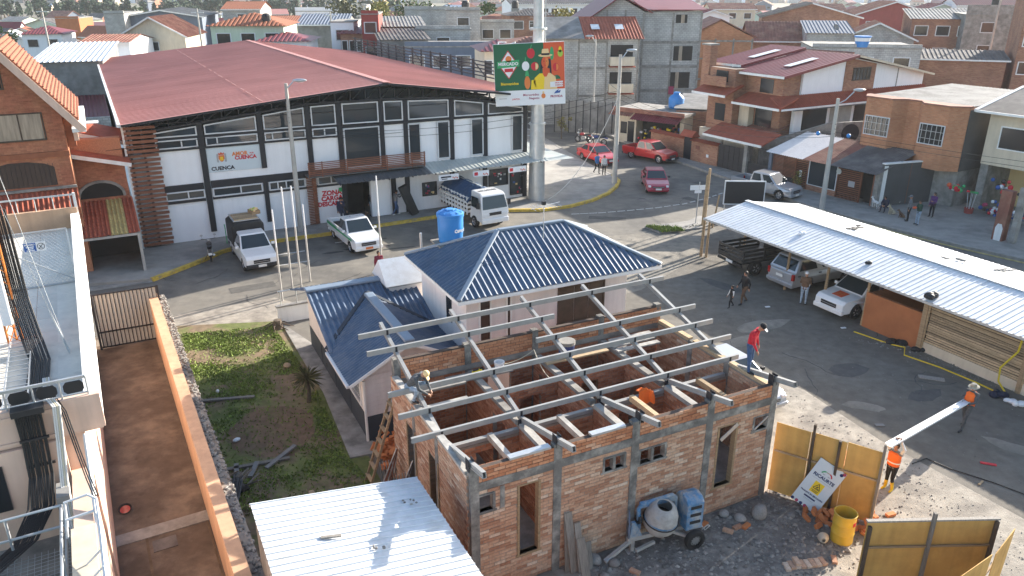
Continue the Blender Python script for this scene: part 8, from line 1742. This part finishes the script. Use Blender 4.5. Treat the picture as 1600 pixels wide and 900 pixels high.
for i,(x,y,a,lab) in enumerate(((10.75,18.05,20,'loose orange brick in the sun, nearer the stepped stack'),(11.0,17.7,60,'loose orange brick in the sun, nearer the low hoarding'),(5.95,17.35,-30,'tan brick in the row of three by the stones, left one'),(6.25,17.5,30,'tan brick in the row of three by the stones, middle one'),(6.5,17.55,40,'orange brick in the row of three by the stones, right one'),(5.35,17.6,50,'small orange brick just right of the mixer wheel'),(3.15,15.75,-35,'tan brick in front of the mixer drawbar'),(3.2,15.35,5,'pale brick at the bottom edge below the mixer'))):
    o = piece('loose_brick',bko if 'orange' in lab else bkm,None,(x,y,0.012),(0,0,R(a))); tag(o,lab,'brick')
# boulders
def boulder(label,x,y,r,sq=0.75):
    bm = bmesh.new(); bmesh.ops.create_icosphere(bm,subdivisions=3,radius=1)
    sd_ = random.random()*50
    for v in bm.verts: v.co *= 1+0.16*mnoise.noise(v.co*1.3+Vector((sd_,0,0)))+0.05*mnoise.noise(v.co*4+Vector((0,sd_,0)))
    me = bpy.data.meshes.new('boulder'); bm.to_mesh(me); bm.free(); me.materials.append(MATS['stone']); smooth_mesh(me,80)
    o = bpy.data.objects.new('boulder',me); COL.objects.link(o); o.scale=(r,r*0.85,r*sq); o.location=(x,y,r*sq*0.7); o.rotation_euler=(0,0,random.uniform(0,6)); tag(o,label,'stone')
for a in (('round grey boulder left of the mixer drawbar',2.15,16.15,0.19),('smaller round boulder at the tip of the mixer drawbar',2.65,16.05,0.15),('round boulder right of the mixer, left of the pair',6.02,18.05,0.15),('oval boulder right of the mixer, right of the pair',6.42,17.85,0.17),('tall rough stone right of the boulder pair',7.0,18.0,0.22,1.1),('small boulder at the bottom edge below the mixer',2.35,15.55,0.13),('grey stone by the foot of the hoarding',7.9,18.0,0.12)): boulder(*a)
# planks and boards leaning on the front wall
for i,(u,l,w_,th,lab) in enumerate(((2.62,1.9,0.16,8,'tallest grey plank leaning by the wall column'),(2.78,1.7,0.22,10,'broad grey plank leaning by the wall column, second'),(2.95,1.35,0.18,13,'grey plank leaning by the wall column, third'),(3.15,0.75,0.2,16,'short grey board leaning at the wall foot'),(2.85,1.25,0.24,22,'broad grey plank leaning nearest the camera'))):
    x,y,_ = chw(u,-0.16-0.07*i-0.05*(i==4)*6,0); tag(MB().box(-w_/2,w_/2,-0.015,0.015,0,l).build('plank','grey_wood',None,(x-math.sin(R(-26.6))*-0.0,y-l*math.sin(R(th))*0.6,0.02),rot=(R(-th),R(random.uniform(-3,3)),R(26.6))),lab,'plank')
for i,(x,y,lab) in enumerate(((0.55,15.05,'grey concrete block at the wall corner, left one'),(0.95,15.15,'grey concrete block at the wall corner, right one'))): tag(MB().box(-0.2,0.2,-0.1,0.1,0,0.2).build('concrete_block','fibre_cement',None,(x,y,0.01),R(random.uniform(0,60)),bevel=0.01),lab,'block')
# ---------------------------------------------------------------- cement mixer
mx = thing('cement_mixer','blue and grey towable cement mixer with cement-crusted drum','cement mixer',(3.95,16.95,0),R(19))
for s in (-1,1):
    o = MB().lathe([(0.16,-0.08),(0.26,-0.08),(0.29,-0.04),(0.29,0.04),(0.26,0.08),(0.16,0.08)],22,(0,0,0),'y',False).build('wheel','tyre',mx,(0.78,-0.12+s*0.42,0.29),smooth=True); MB().lathe([(0.03,0.05*s),(0.08,0.06*s),(0.165,0.03*s),(0.17,0.02*s)],18,(0,0,0),'y').build('rim','fibre_cement',o,smooth=True)
    hl = MB()
    for k in range(10): a=2*math.pi*k/10; hl.lathe([(0.014,s*0.05),(0.014,s*0.062)],6,(0.12*math.cos(a),0,0.12*math.sin(a)),'y')
    hl.build('rim_hole','plastic_black',o)
MB().bar((-1.0,-0.1,0.42),(0.9,-0.1,0.42),0.10,0.12).bar((0.78,-0.55,0.29),(0.78,0.32,0.29),0.06,0.06).bar((0.2,-0.1,0.42),(0.75,-0.45,0.30),0.06,0.08).build('chassis','mixer_grey',mx)
MB().bar((-0.9,-0.1,0.36),(-1.75,-0.35,0.12),0.09,0.09).build('drawbar','mixer_grey',mx); MB().bar((-0.85,-0.1,0.0),(-0.85,-0.1,0.42),0.10,0.10).box(-1.0,-0.7,-0.2,0.0,0,0.03).build('front_leg','mixer_grey',mx); MB().bar((-0.85,-0.35,0.22),(-0.25,-0.22,0.25),0.08,0.08).build('spare_tube','mixer_grey',mx)
MB().prismy([(-0.95,0.42),(-0.55,0.42),(-0.80,0.95),(-0.90,0.95)],-0.14,-0.06).build('front_stand','mixer_blue',mx)
yk = MB(); yk.tube([(-0.62,0.0,0.62),(-0.66,0.0,1.25),(-0.58,0.02,1.36),(0.34,0.02,1.44),(0.44,0.02,1.36),(0.44,0.0,0.7)],0.06,8); yk.box(-0.62,0.42,-0.02,0.06,1.26,1.42); yk.build('yoke','mixer_blue',mx,smooth=True)
dm = MB(); dm.lathe([(0.12,0),(0.30,0.03),(0.43,0.22),(0.45,0.36),(0.455,0.40),(0.455,0.44),(0.44,0.48),(0.42,0.66),(0.33,0.86),(0.22,0.92),(0.20,0.92),(0.30,0.84),(0.39,0.64),(0.40,0.4),(0.05,0.1)],26); 
dd = dm.build('drum','mixer_grey',mx,(-0.10,-0.08,0.50),rot=(R(12),R(3),0),smooth=True); MB().lathe([(0.46,0.40),(0.475,0.42),(0.46,0.45)],26).build('gear_ring','plastic_black',dd); MB().lathe([(0.4525,0.455),(0.449,0.50)],26,cap=False).build('blue_paint_band','mixer_blue',dd,smooth=True)
mt_ = MB().prismx([(-0.42,0.52),(0.20,0.52),(0.20,1.32),(0.10,1.46),(-0.10,1.52),(-0.30,1.47),(-0.42,1.34)],0.56,1.06).build('motor_cover','mixer_blue',mx,bevel=0.02)
for z in (0.72,0.95,1.18): MB().box(0.66,0.98,-0.432,-0.418,z,z+0.09).build('vent_slot','plastic_black',mt_)
for z in (0.72,0.95,1.18): MB().box(1.055,1.068,-0.34,0.10,z,z+0.08).build('vent_slot','plastic_black',mt_)
hw_ = MB(); 
for k in range(24): a=2*math.pi*k/24; b=2*math.pi*(k+1)/24; hw_.bar((0,0.36*math.cos(a),0.36*math.sin(a)),(0,0.36*math.cos(b),0.36*math.sin(b)),0.03,0.025)
for k in range(4): a=math.pi*k/4; hw_.bar((0,-0.36*math.cos(a),-0.36*math.sin(a)),(0,0.36*math.cos(a),0.36*math.sin(a)),0.02,0.02)
hw_.build('hand_wheel','bluegrey_wall',mx,(-0.95,-0.05,0.86),rot=(0,0,R(-25))); MB().cyl((-0.95,-0.05,0.86),(-0.6,0,0.86),0.04,n=8).lathe([(0.13,-0.68),(0.13,-0.6)],14,(0,0,0.92),'x').build('gearbox','plastic_black',mx)
MB().tube([(1.05,-0.2,0.6),(1.25,-0.3,0.3),(1.35,-0.35,0.45),(1.25,-0.4,0.55),(1.15,-0.3,0.35)],0.015,6).build('power_lead','cable_white',mx)
# ---------------------------------------------------------------- ladder, trestles, brick pile and junk on the plot
ld = thing('wooden_ladder','wooden ladder leaning against the left wall of the brick building','ladder',(-4.35,19.55,0),R(27))
for s in (-0.22,0.22): MB().bar((0,s,0),(1.0,s*0.8,2.9),0.05,0.07,(1,0,0)).build('side_rail','wood',ld)
for i in range(7): f=(i+0.6)/7.5; MB().bar((f-0.02,-0.25+0.05*f,2.9*f),(f-0.02,0.25-0.05*f,2.9*f),0.03,0.11,(1,0,0)).build('rung','wood',ld)
for j,(x,y,lab) in enumerate(((-3.75,18.9,'steel scaffold trestle leaning at the left wall, nearer the ladder'),(-3.2,18.3,'steel scaffold trestle leaning at the left wall, nearer the metal roof'))):
    t = thing('scaffold_trestle',lab,'scaffold',(x,y,0),R(27))
    for k in range(7): MB().bar((-0.35+0.1*k,-0.15+0.04*k,0),(0.45+0.02*k,0.05*k,1.55-0.04*k),0.025,0.025).build('rod','rust_roof' if k%3 else 'galvanised',t)
    for k in range(5): MB().bar((0.05+0.1*k,0.3,0),(-0.1+0.09*k,-0.1,1.3),0.02,0.02).build('rod','galvanised',t)
brickpile('brick_heap','heap of old red bricks between the white house and brick building',(-3.75,20.75,0),[((random.gauss(0,0.22),random.gauss(0,0.3),abs(random.gauss(0,0.5))),(random.uniform(-1,1),random.uniform(-1,1),random.uniform(0,3))) for _ in range(90)],bko,0)
for i,(x,y,l,a,m,lab) in enumerate(((-8.1,20.5,2.2,20,'grey_wood','long weathered beam on the grass by the junk pile'),(-7.35,20.9,1.3,62,'fibre_cement','grey board tilted across the weathered beam'),(-8.5,20.1,0.9,-70,'fibre_cement','short grey board beside the junk pile, left one'),(-8.0,20.2,0.8,-88,'fibre_cement','short grey board beside the junk pile, right one'),(-5.75,18.75,0.9,-60,'plank','tan board at the edge of the foreground roof'),(-5.3,18.8,0.7,-75,'fibre_cement','pale board at the edge of the foreground roof'),(-10.6,24.6,2.4,10,'grey_wood','thin pole lying across the shaded grass'))):
    tag(MB().box(-l/2,l/2,-0.07,0.07,0,0.06).build('board',m,None,(x,y,0.03+0.03*(i%2)),rot=(0,R(-4 if i==1 else 0),R(a))),lab,'board')
jk = thing('junk_pile','dark pile of scrap bags and pipes by the driveway wall','junk',(-8.15,19.2,0)); 
for i in range(12): MB().ball((random.gauss(0,0.3),random.gauss(0,0.25),0.06),(random.uniform(0.15,0.3),random.uniform(0.12,0.25),random.uniform(0.1,0.2)),8,5).build('scrap_bag','tarp_black',jk,smooth=True)
for i in range(5): MB().tube([(-0.3+0.06*i,0.6,0.2),(-0.1+0.06*i,0.0,0.35),(0.05+0.05*i,-0.8,0.15),(0.5+0.05*i,-2.2,0.1),(0.9+0.05*i,-3.2,0.05)],0.03,6).build('pipe','cable' if i%2 else 'work_grey',jk)
for i in range(6): MB().bar((random.uniform(-0.7,0.5),random.uniform(-0.5,0.5),0.05),(random.uniform(-0.5,0.8),random.uniform(-0.4,0.6),random.uniform(0.2,0.7)),0.03,0.05).build('stick','grey_wood',jk)
yu = thing('yucca','small dark spiky yucca on the shaded grass','plant',(-7.35,24.5,0)); MB().tube([(0,0,0),(0.04,0.02,0.5),(0.0,0.05,0.95)],[0.09,0.07,0.06],8).build('trunk','bark',yu)
for i in range(110):
    a=random.uniform(0,6.28); e=random.uniform(-0.7,1.3); l=random.uniform(0.45,0.75); d=Vector((math.cos(a)*math.cos(e),math.sin(a)*math.cos(e),math.sin(e))); p=Vector((0,0.05,0.98)); w_=d.cross(Vector((0,0,1))).normalized()*0.018
    MB().add([p-w_,p+w_,p+d*l*0.6+w_*0.9-Vector((0,0,0.02)),p+d*l-Vector((0,0,0.10)),p+d*l*0.6-w_*0.9-Vector((0,0,0.02))],[(0,1,2,3,4)]).build('leaf','leaf_dry',yu)
for i,(x,y,r,m,lab) in enumerate(((-10.9,25.2,0.09,'sign_white','small white litter on the sunlit grass edge'),(-9.1,21.9,0.14,'sign_white','white crumpled bag by the stone wall'),(-8.9,27.3,0.22,'plank','pale stepping block beside the garden path'))):
    tag(MB().ball((0,0,0.05),(r,r*0.7,0.06),8,5).build('litter',m,None,(x,y,0.02),random.uniform(0,3)),lab,'litter')
pot = thing('plant_pot','dark bucket at the dark plinth of the white house','bucket',(-7.05,26.9,0.05)); MB().lathe([(0.13,0),(0.15,0),(0.19,0.34),(0.16,0.34),(0.02,0.28)],14).build('bucket_shell','plastic_black',pot); MB().cyl((0.05,0.05,0.1),(0.2,0.25,1.2),0.015,n=6).build('broom_handle','wood',pot)
st = thing('tree_stump','uprooted stump with roots at the corner of the grass','stump',(-10.3,31.0,0)); MB().lathe([(0.24,0),(0.2,0.15),(0.17,0.4),(0.02,0.42)],10).build('stump','bark',st)
for i in range(7): a=i*0.9; MB().tube([(0,0,0.25),(0.35*math.cos(a),0.35*math.sin(a),0.2),(0.7*math.cos(a+0.3),0.6*math.sin(a+0.3),0.03)],[0.05,0.03,0.012],5).build('root','dark_wood',st)
# ---------------------------------------------------------------- billboard
bi = thing('billboard','green and orange market billboard on a thick steel mast','billboard',(1.72,52.7,0),R(0))
MB().cyl((0,0,0.1),(0,0,5.4),0.58,0.50,n=20).build('mast','galvanised',bi,smooth=True); MB().cyl((0,0,5.4),(0,0,11.5),0.47,0.36,n=20).build('mast','galvanised',bi,smooth=True); MB().cyl((0,0,11.5),(0,0,24),0.34,0.28,n=18).build('mast','galvanised',bi,smooth=True)
for z in (5.4,11.5): MB().lathe([(0.56,-0.06),(0.56,0.06)],20,(0,0,z)).build('flange','galvanised',bi)
for i in range(30): MB().bar((-0.55+0.006*i,-0.1,0.6+i*0.4),(-0.72+0.006*i,-0.1,0.6+i*0.4),0.03).build('climbing_rung','galvanised',bi)
for s in (0,1): MB().bar((0.48,0.1+s*0.3,8),(0.44,0.1+s*0.3,24),0.04).build('ladder_rail','galvanised',bi)
bf = MB().box(-2.12,2.48,-0.86,-0.72,6.72,10.65).build('board_panel','sign_white',bi,rot=(0,R(-2.6),0),loc=(-0.36,0,0.02)); 
for x,z in ((-2.1,7),(-2.1,9),(-2.1,10.4)): MB().bar((x-0.3,-0.4,z),(x+0.6,-0.72,z+0.3),0.06).build('back_strut','frame_white',bi)
MB().bar((-2.6,-0.5,6.7),(-2.6,-0.5,10.7),0.08).bar((-2.6,-0.5,8.6),(-2.1,-0.7,8.6),0.06).bar((-2.6,-0.5,6.7),(-2.1,-0.7,6.7),0.06).bar((-2.6,-0.5,10.7),(-2.1,-0.7,10.7),0.06).bar((-2.6,-0.5,6.7),(-2.1,-0.7,8.6),0.05).build('side_truss','frame_white',bi)
Y0 = -0.863
def bp_(poly,m,lay,nm='print_shape'): return MB().prismy([(x-2.12,z+6.72) for x,z in poly],Y0-0.004*lay,Y0-0.004*lay+0.002).build(nm,m,bf)
def be(cx,cz,rx,rz,m,lay,nm='print_shape',n=18,a0=0,a1=360): return bp_([(cx+rx*math.cos(R(a0+(a1-a0)*i/n)),cz+rz*math.sin(R(a0+(a1-a0)*i/n))) for i in range(n+(a1-a0<360))],m,lay,nm)
bp_([(0.02,0.98),(3.25,0.98),(3.25,3.91),(0.02,3.91)],'ink_darkgreen',1); bp_([(3.25,0.98),(4.58,0.98),(4.58,3.91),(3.25,3.91)],'ink_vermilion',1)
bp_([(0.95,1.72),(1.60,2.62),(0.95,3.52),(0.30,2.62)],'ink_red',2); bp_([(0.95,1.80),(1.53,2.62),(0.95,3.44),(0.37,2.62)],'sign_white',3); bp_([(0.22,2.42),(1.66,2.50),(1.66,2.92),(0.22,2.84)],'ink_green',4); be(0.97,2.98,0.2,0.2,'ink_orange',4); bp_([(0.68,2.16),(1.24,2.18),(1.24,2.40),(0.68,2.38)],'ink_red',4)
def btxt(s,size,m,x,z,lay=6,**k): return text(s,size,m,bf,(x-2.12,Y0-0.004*lay,z+6.72),ext=0.001,**k)
btxt('MERCADO',0.27,'sign_white',0.94,2.67,bold=0.01); btxt('Bienvenidos',0.24,'ink_yellow',0.98,1.42,bold=0.006)
# fruit and vegetables
be(2.42,3.28,0.26,0.32,'ink_red',2); bp_([(2.38,3.55),(2.44,3.55),(2.52,3.82),(2.46,3.82)],'ink_green',3); be(2.06,2.50,0.24,0.30,'sign_white',2); bp_([(2.03,2.78),(2.09,2.78),(2.1,3.05),(2.04,3.05)],'ink_green',3); be(2.66,2.46,0.25,0.27,'ink_red',2); be(2.70,2.46,0.18,0.21,'ink_straw',3,n=10,a0=-90,a1=90)
be(3.78,3.22,0.13,0.42,'ink_green',2); be(4.32,3.20,0.17,0.22,'ink_lime',2); be(4.32,3.45,0.10,0.2,'ink_yellow',2); be(4.02,2.36,0.2,0.26,'ink_red',2); be(4.05,2.36,0.15,0.21,'ink_orange',3,n=10,a0=-90,a1=90); be(4.05,1.6,0.26,0.26,'ink_darkgreen',2,n=12,a0=0,a1=180)
be(2.14,1.45,0.19,0.42,'ink_orange',3); bp_([(2.0,1.85),(2.28,1.85),(2.2,2.25),(2.06,2.2)],'ink_green',3)
# figure: hair, neck, face, hat, blouse
bp_([(2.98,2.0),(3.06,2.9),(3.70,2.9),(3.74,1.9),(3.64,1.9),(3.6,2.3),(3.1,2.3)],'ink_black',3); bp_([(2.72,0.99),(2.55,1.45),(2.62,1.72),(2.95,2.0),(3.65,2.0),(3.98,1.75),(4.08,0.99)],'ink_yellow',4); bp_([(2.35,1.0),(2.42,1.6),(2.66,1.62),(2.7,1.0)],'ink_yellow',4); bp_([(3.2,1.0),(3.3,2.0),(3.65,2.0),(3.98,1.75),(4.08,1.0)],'ink_straw',5)
bp_([(3.16,1.95),(3.25,1.78),(3.4,1.78),(3.5,1.95),(3.5,2.35),(3.16,2.35)],'ink_vermilion',6); be(3.33,2.68,0.24,0.36,'ink_vermilion',6); be(3.36,2.68,0.21,0.36,'ink_orange',7,n=10,a0=-90,a1=90); be(3.36,3.12,0.46,0.10,'ink_straw',8); bp_([(3.10,3.12),(3.62,3.12),(3.56,3.52),(3.16,3.52)],'ink_straw',8); bp_([(3.09,3.14),(3.63,3.14),(3.62,3.25),(3.10,3.25)],'ink_black',9)
for x in (3.25,3.43): be(x,2.76,0.035,0.022,'ink_black',9,n=8)
be(3.34,2.50,0.06,0.025,'ink_red',9,n=8)
bp_([(3.62,1.10),(4.46,1.12),(4.46,1.48),(3.62,1.44)],'sign_white',10); btxt('AMOR POR',0.11,'ink_red',4.2,1.36,12,bold=0.003); btxt('CUENCA',0.13,'ink_red',4.2,1.22,12,bold=0.003)
btxt('Microcrédito',0.20,'ink_maroon',2.35,0.66,2,bold=0.003); btxt('Negocio',0.20,'ink_maroon',2.55,0.44,2,bold=0.003); btxt('PROVIDA',0.19,'ink_maroon',4.02,0.50,2,bold=0.006); btxt('JUNTOS',0.13,'ink_red',1.35,0.42,2,bold=0.003); bp_([(0.25,0.46),(0.75,0.46),(0.75,0.50),(0.25,0.50)],'ink_grey',2)
bp_([(3.85,0.68),(4.25,0.72),(4.3,0.9),(4.12,0.82),(4.2,0.96),(3.98,0.84)],'ink_blue',2); be(3.16,0.56,0.14,0.16,'ink_orange',2,n=12); be(3.16,0.78,0.07,0.09,'ink_straw',2,n=10)
# ---------------------------------------------------------------- poles, lamps, signs, wires
def lamp(label,x,y,h,a,arm=0.6,tilt=0.25,r=0.17,head='galvanised'):
    t = thing('street_lamp',label,'street lamp',(x,y,0),R(a)); MB().cyl((0,0,0),(0,0,h),r,r*0.55,n=12).build('pole','pole_concrete',t,smooth=True); MB().tube([(0,0,h-0.35),(arm*0.5,0,h-0.1),(arm,0,h+tilt*0.6)],0.035,6).build('arm','galvanised',t)
    MB().ball((arm+0.32,0,h+tilt*0.75),(0.42,0.15,0.10),12,7).build('lamp_head',head,t,smooth=True); MB().ball((arm+0.36,0,h+tilt*0.75-0.05),(0.28,0.11,0.07),10,5).build('lens','lamp_glass',t,smooth=True)
    for z in (h-1.6,h-1.9,h-2.2): MB().cyl((0,-0.22,z),(0,0.22,z),0.03,n=6).build('insulator','fibre_cement',t)
    return t
lamp('concrete street lamp before the market facade, beside the white pickups',-12.88,45.1,8.9,10,0.45,0.2); lamp('concrete street lamp on the rounded pavement corner',7.76,57.4,9.5,12,0.5,0.4,0.2); lamp('concrete street lamp standing behind the white shed roof',20.75,50.05,7.4,5,1.0,0.7,0.19); lamp('thin distant street lamp before the grey block buildings',8.3,80,9.2,170,0.3,0.4,0.13)
for x,y,h,lab in ((-11.0,34.2,4.5,'leftmost of the four bare flagpoles by the gable wing'),(-10.98,35.9,5.15,'second from left of the four bare flagpoles'),(-10.58,36.1,5.15,'third from left of the four bare flagpoles'),(-10.3,36.8,4.05,'rightmost of the four bare flagpoles, the shortest'),(-6.85,38.2,5.15,'lone white pole beside the white porch roof')):
    t = thing('flagpole',lab,'pole',(x,y,0)); MB().cyl((0,0,0),(0,0,h*0.6),0.05,0.045,n=8).build('lower_tube','pole_concrete',t); MB().cyl((0,0,h*0.6),(0,0,h),0.04,0.035,n=8).build('upper_tube','frame_white',t)
bo = thing('blank_board','blank black notice board in a white frame by the shed','board',(13.3,47.0,0),R(-3)); MB().box(0,2.4,0,0.06,1.35,2.75).build('panel','plastic_black',bo); MB().box(-0.06,0,-0.02,0.08,1.29,2.81).box(2.4,2.46,-0.02,0.08,1.29,2.81).box(0,2.4,-0.02,0.08,1.29,1.35).box(0,2.4,-0.02,0.08,2.75,2.81).build('frame','frame_white',bo)
for x in (0.05,2.35): MB().cyl((x,0.04,0),(x,0.04,1.29),0.04,n=8).build('leg','galvanised',bo)
ss = thing('street_sign','small street sign with two white name plates on a post','sign',(11.6,46.9,0),R(8)); MB().cyl((0,0,0),(0.05,0,2.75),0.035,n=8).build('post','galvanised',ss); MB().box(-0.55,0.45,-0.03,-0.01,2.25,2.55).build('name_plate','sign_white',ss); MB().box(-0.25,0.2,-0.05,-0.035,2.05,2.24).build('name_plate','sign_white',ss)
for x,y,h,dx,lab in ((12.5,46.2,2.1,0.25,'leaning bare stake beside the blank board'),(11.9,46.4,3.3,0.05,'upright timber pole beside the street sign')): tag(MB().cyl((x,y,0),(x+dx,y,h),0.06,0.05,n=8).build('timber_stake','wood'),lab,'pole')
WR = [((-40,33.0,5.8),(-12.88,45.1,6.5),0.5),((-40,33.2,5.3),(-12.88,45.1,6.2),0.6),((-12.88,45.1,6.5),(7.76,57.4,7.0),0.7),((-12.88,45.1,6.2),(7.76,57.4,6.6),0.8),((-12.88,45.1,5.9),(7.76,57.4,6.2),0.9),((7.76,57.4,6.8),(20.75,50.05,5.3),0.9),((7.76,57.4,6.4),(20.75,50.05,5.0),1.0),((20.75,50.05,5.3),(50,26,5.8),0.8),((20.75,50.05,5.0),(50,26.4,5.4),0.8),((7.76,57.4,7.0),(8.3,80,7.5),0.5),((20.75,50.05,5.2),(17,60,4.2),0.4),((-12.88,45.1,6.0),(-6.2,50.0,5.4),0.2)]
for i,(p,q,d) in enumerate(WR):
    lab = ['upper overhead wire left of the market lamp','lower overhead wire left of the market lamp','top overhead wire across the market facade','middle overhead wire across the market facade','lowest overhead wire across the market facade','upper overhead wire over the junction','lower overhead wire over the junction','upper overhead wire along the right pavement','lower overhead wire along the right pavement','overhead wire running up the far street','service wire to the slatted shop','service wire to the market balcony'][i]
    tag(MB().tube(sag(p,q,d,18),0.016,4).build('overhead_wire','cable'),lab,'wire')
tag(MB().tube(sag((7.76,57.3,6.6),(2.5,52.3,0.2),1.2,18),0.02,5).build('overhead_wire','cable_white'),'sagging white cable from the corner lamp to the billboard foot','cable')
for x,y,lab in ((19.9,50.35,'blue marker ball on the wires left of the lamp behind the shed'),(21.5,49.4,'blue marker ball on the wires right of the lamp behind the shed')): tag(MB().ball((x,y,5.15),0.14,10,7).build('marker_ball','blue_tank',smooth=True),lab,'ball')
# ---------------------------------------------------------------- litter and tape on the yard
tag(MB().tube([(14.9,30.6,0.02),(15.9,29.3,0.03),(16.3,28.9,0.08),(16.0,28.3,0.02),(16.9,27.2,0.02),(17.6,26.0,0.02),(18.0,25.1,0.03)],0.03,4).build('barrier_tape','yellow_tape'),'yellow barrier tape trailing along the foot of the plank wall','tape')
tag(MB().tube([shw(17.0,0.3,2.2),shw(17.0,0.22,1.6),shw(16.6,0.1,0.8),shw(16.7,0.0,0.3),shw(17.2,-0.2,0.03)],0.035,4).build('barrier_tape','yellow_tape'),'yellow barrier tape hanging down the plank wall','tape')
tag(MB().tube([(12.6,20.6,0.02),(13.2,20.9,0.02),(13.7,20.3,0.02),(14.6,19.6,0.02),(15.6,18.6,0.02)],0.018,5).build('hose','cable'),'thin black hose lying across the edge of sun and shade','hose')
for i,(x,y,l,w_,a,m,lab) in enumerate(((16.1,26.3,0.9,0.28,-20,'grey_wood','flat cardboard sheet on the yard before the plank wall'),(14.6,31.0,0.22,0.1,10,'sign_white','small white packet lying before the white pickup'),(12.0,33.4,0.22,0.1,10,'sign_white','small white packet lying beside the walking adult'),(15.0,20.6,0.45,0.1,-20,'ink_red','torn red and white strip on the shaded yard'),(14.2,19.6,0.3,0.06,40,'plank','splinter of wood on the sunlit site'),(12.6,22.9,0.3,0.15,0,'fibre_cement','crumpled grey paper on the shaded yard by the channel'))): tag(MB().box(-l/2,l/2,-w_/2,w_/2,0,0.03).build('litter_sheet',m,None,(x,y,0.006),R(a)),lab,'litter')
for i,(x,y,m,lab) in enumerate(((16.3,29.4,'tarp_black','black bag dumped at the orange wall corner, left one'),(16.75,28.8,'tarp_black','black bag dumped at the orange wall corner, right one'),(17.7,24.9,'navy','dark cloth heap at the right edge before the plank wall'),(18.1,24.4,'sign_white','pale torn sack at the right edge before the plank wall'))):
    mb=MB()
    for k in range(5): mb.ball((random.gauss(0,0.18),random.gauss(0,0.12),0.08),(random.uniform(0.12,0.25),random.uniform(0.1,0.18),random.uniform(0.06,0.14)),8,5)
    tag(mb.build('dumped_bag',m,None,(x,y,0),smooth=True),lab,'bag')

# ---------------------------------------------------------------- thin afternoon haze over the valley
hz = MB().box(-3600,3600,-70,2450,-1.2,26).build('haze','sign_white'); hz.data.materials.clear()
hm = bpy.data.materials.new('haze'); hm.use_nodes = True; hn = hm.node_tree.nodes; hn.remove(hn['Principled BSDF'])
pv = hn.new('ShaderNodeVolumePrincipled'); pv.inputs['Color'].default_value = (0.86,0.90,0.95,1); pv.inputs['Density'].default_value = 0.0002; pv.inputs['Anisotropy'].default_value = 0.2
hm.node_tree.links.new(pv.outputs[0], hn['Material Output'].inputs['Volume']); hz.data.materials.append(hm)
tag(hz,'thin pale haze over the town and valley','haze',kind='stuff')
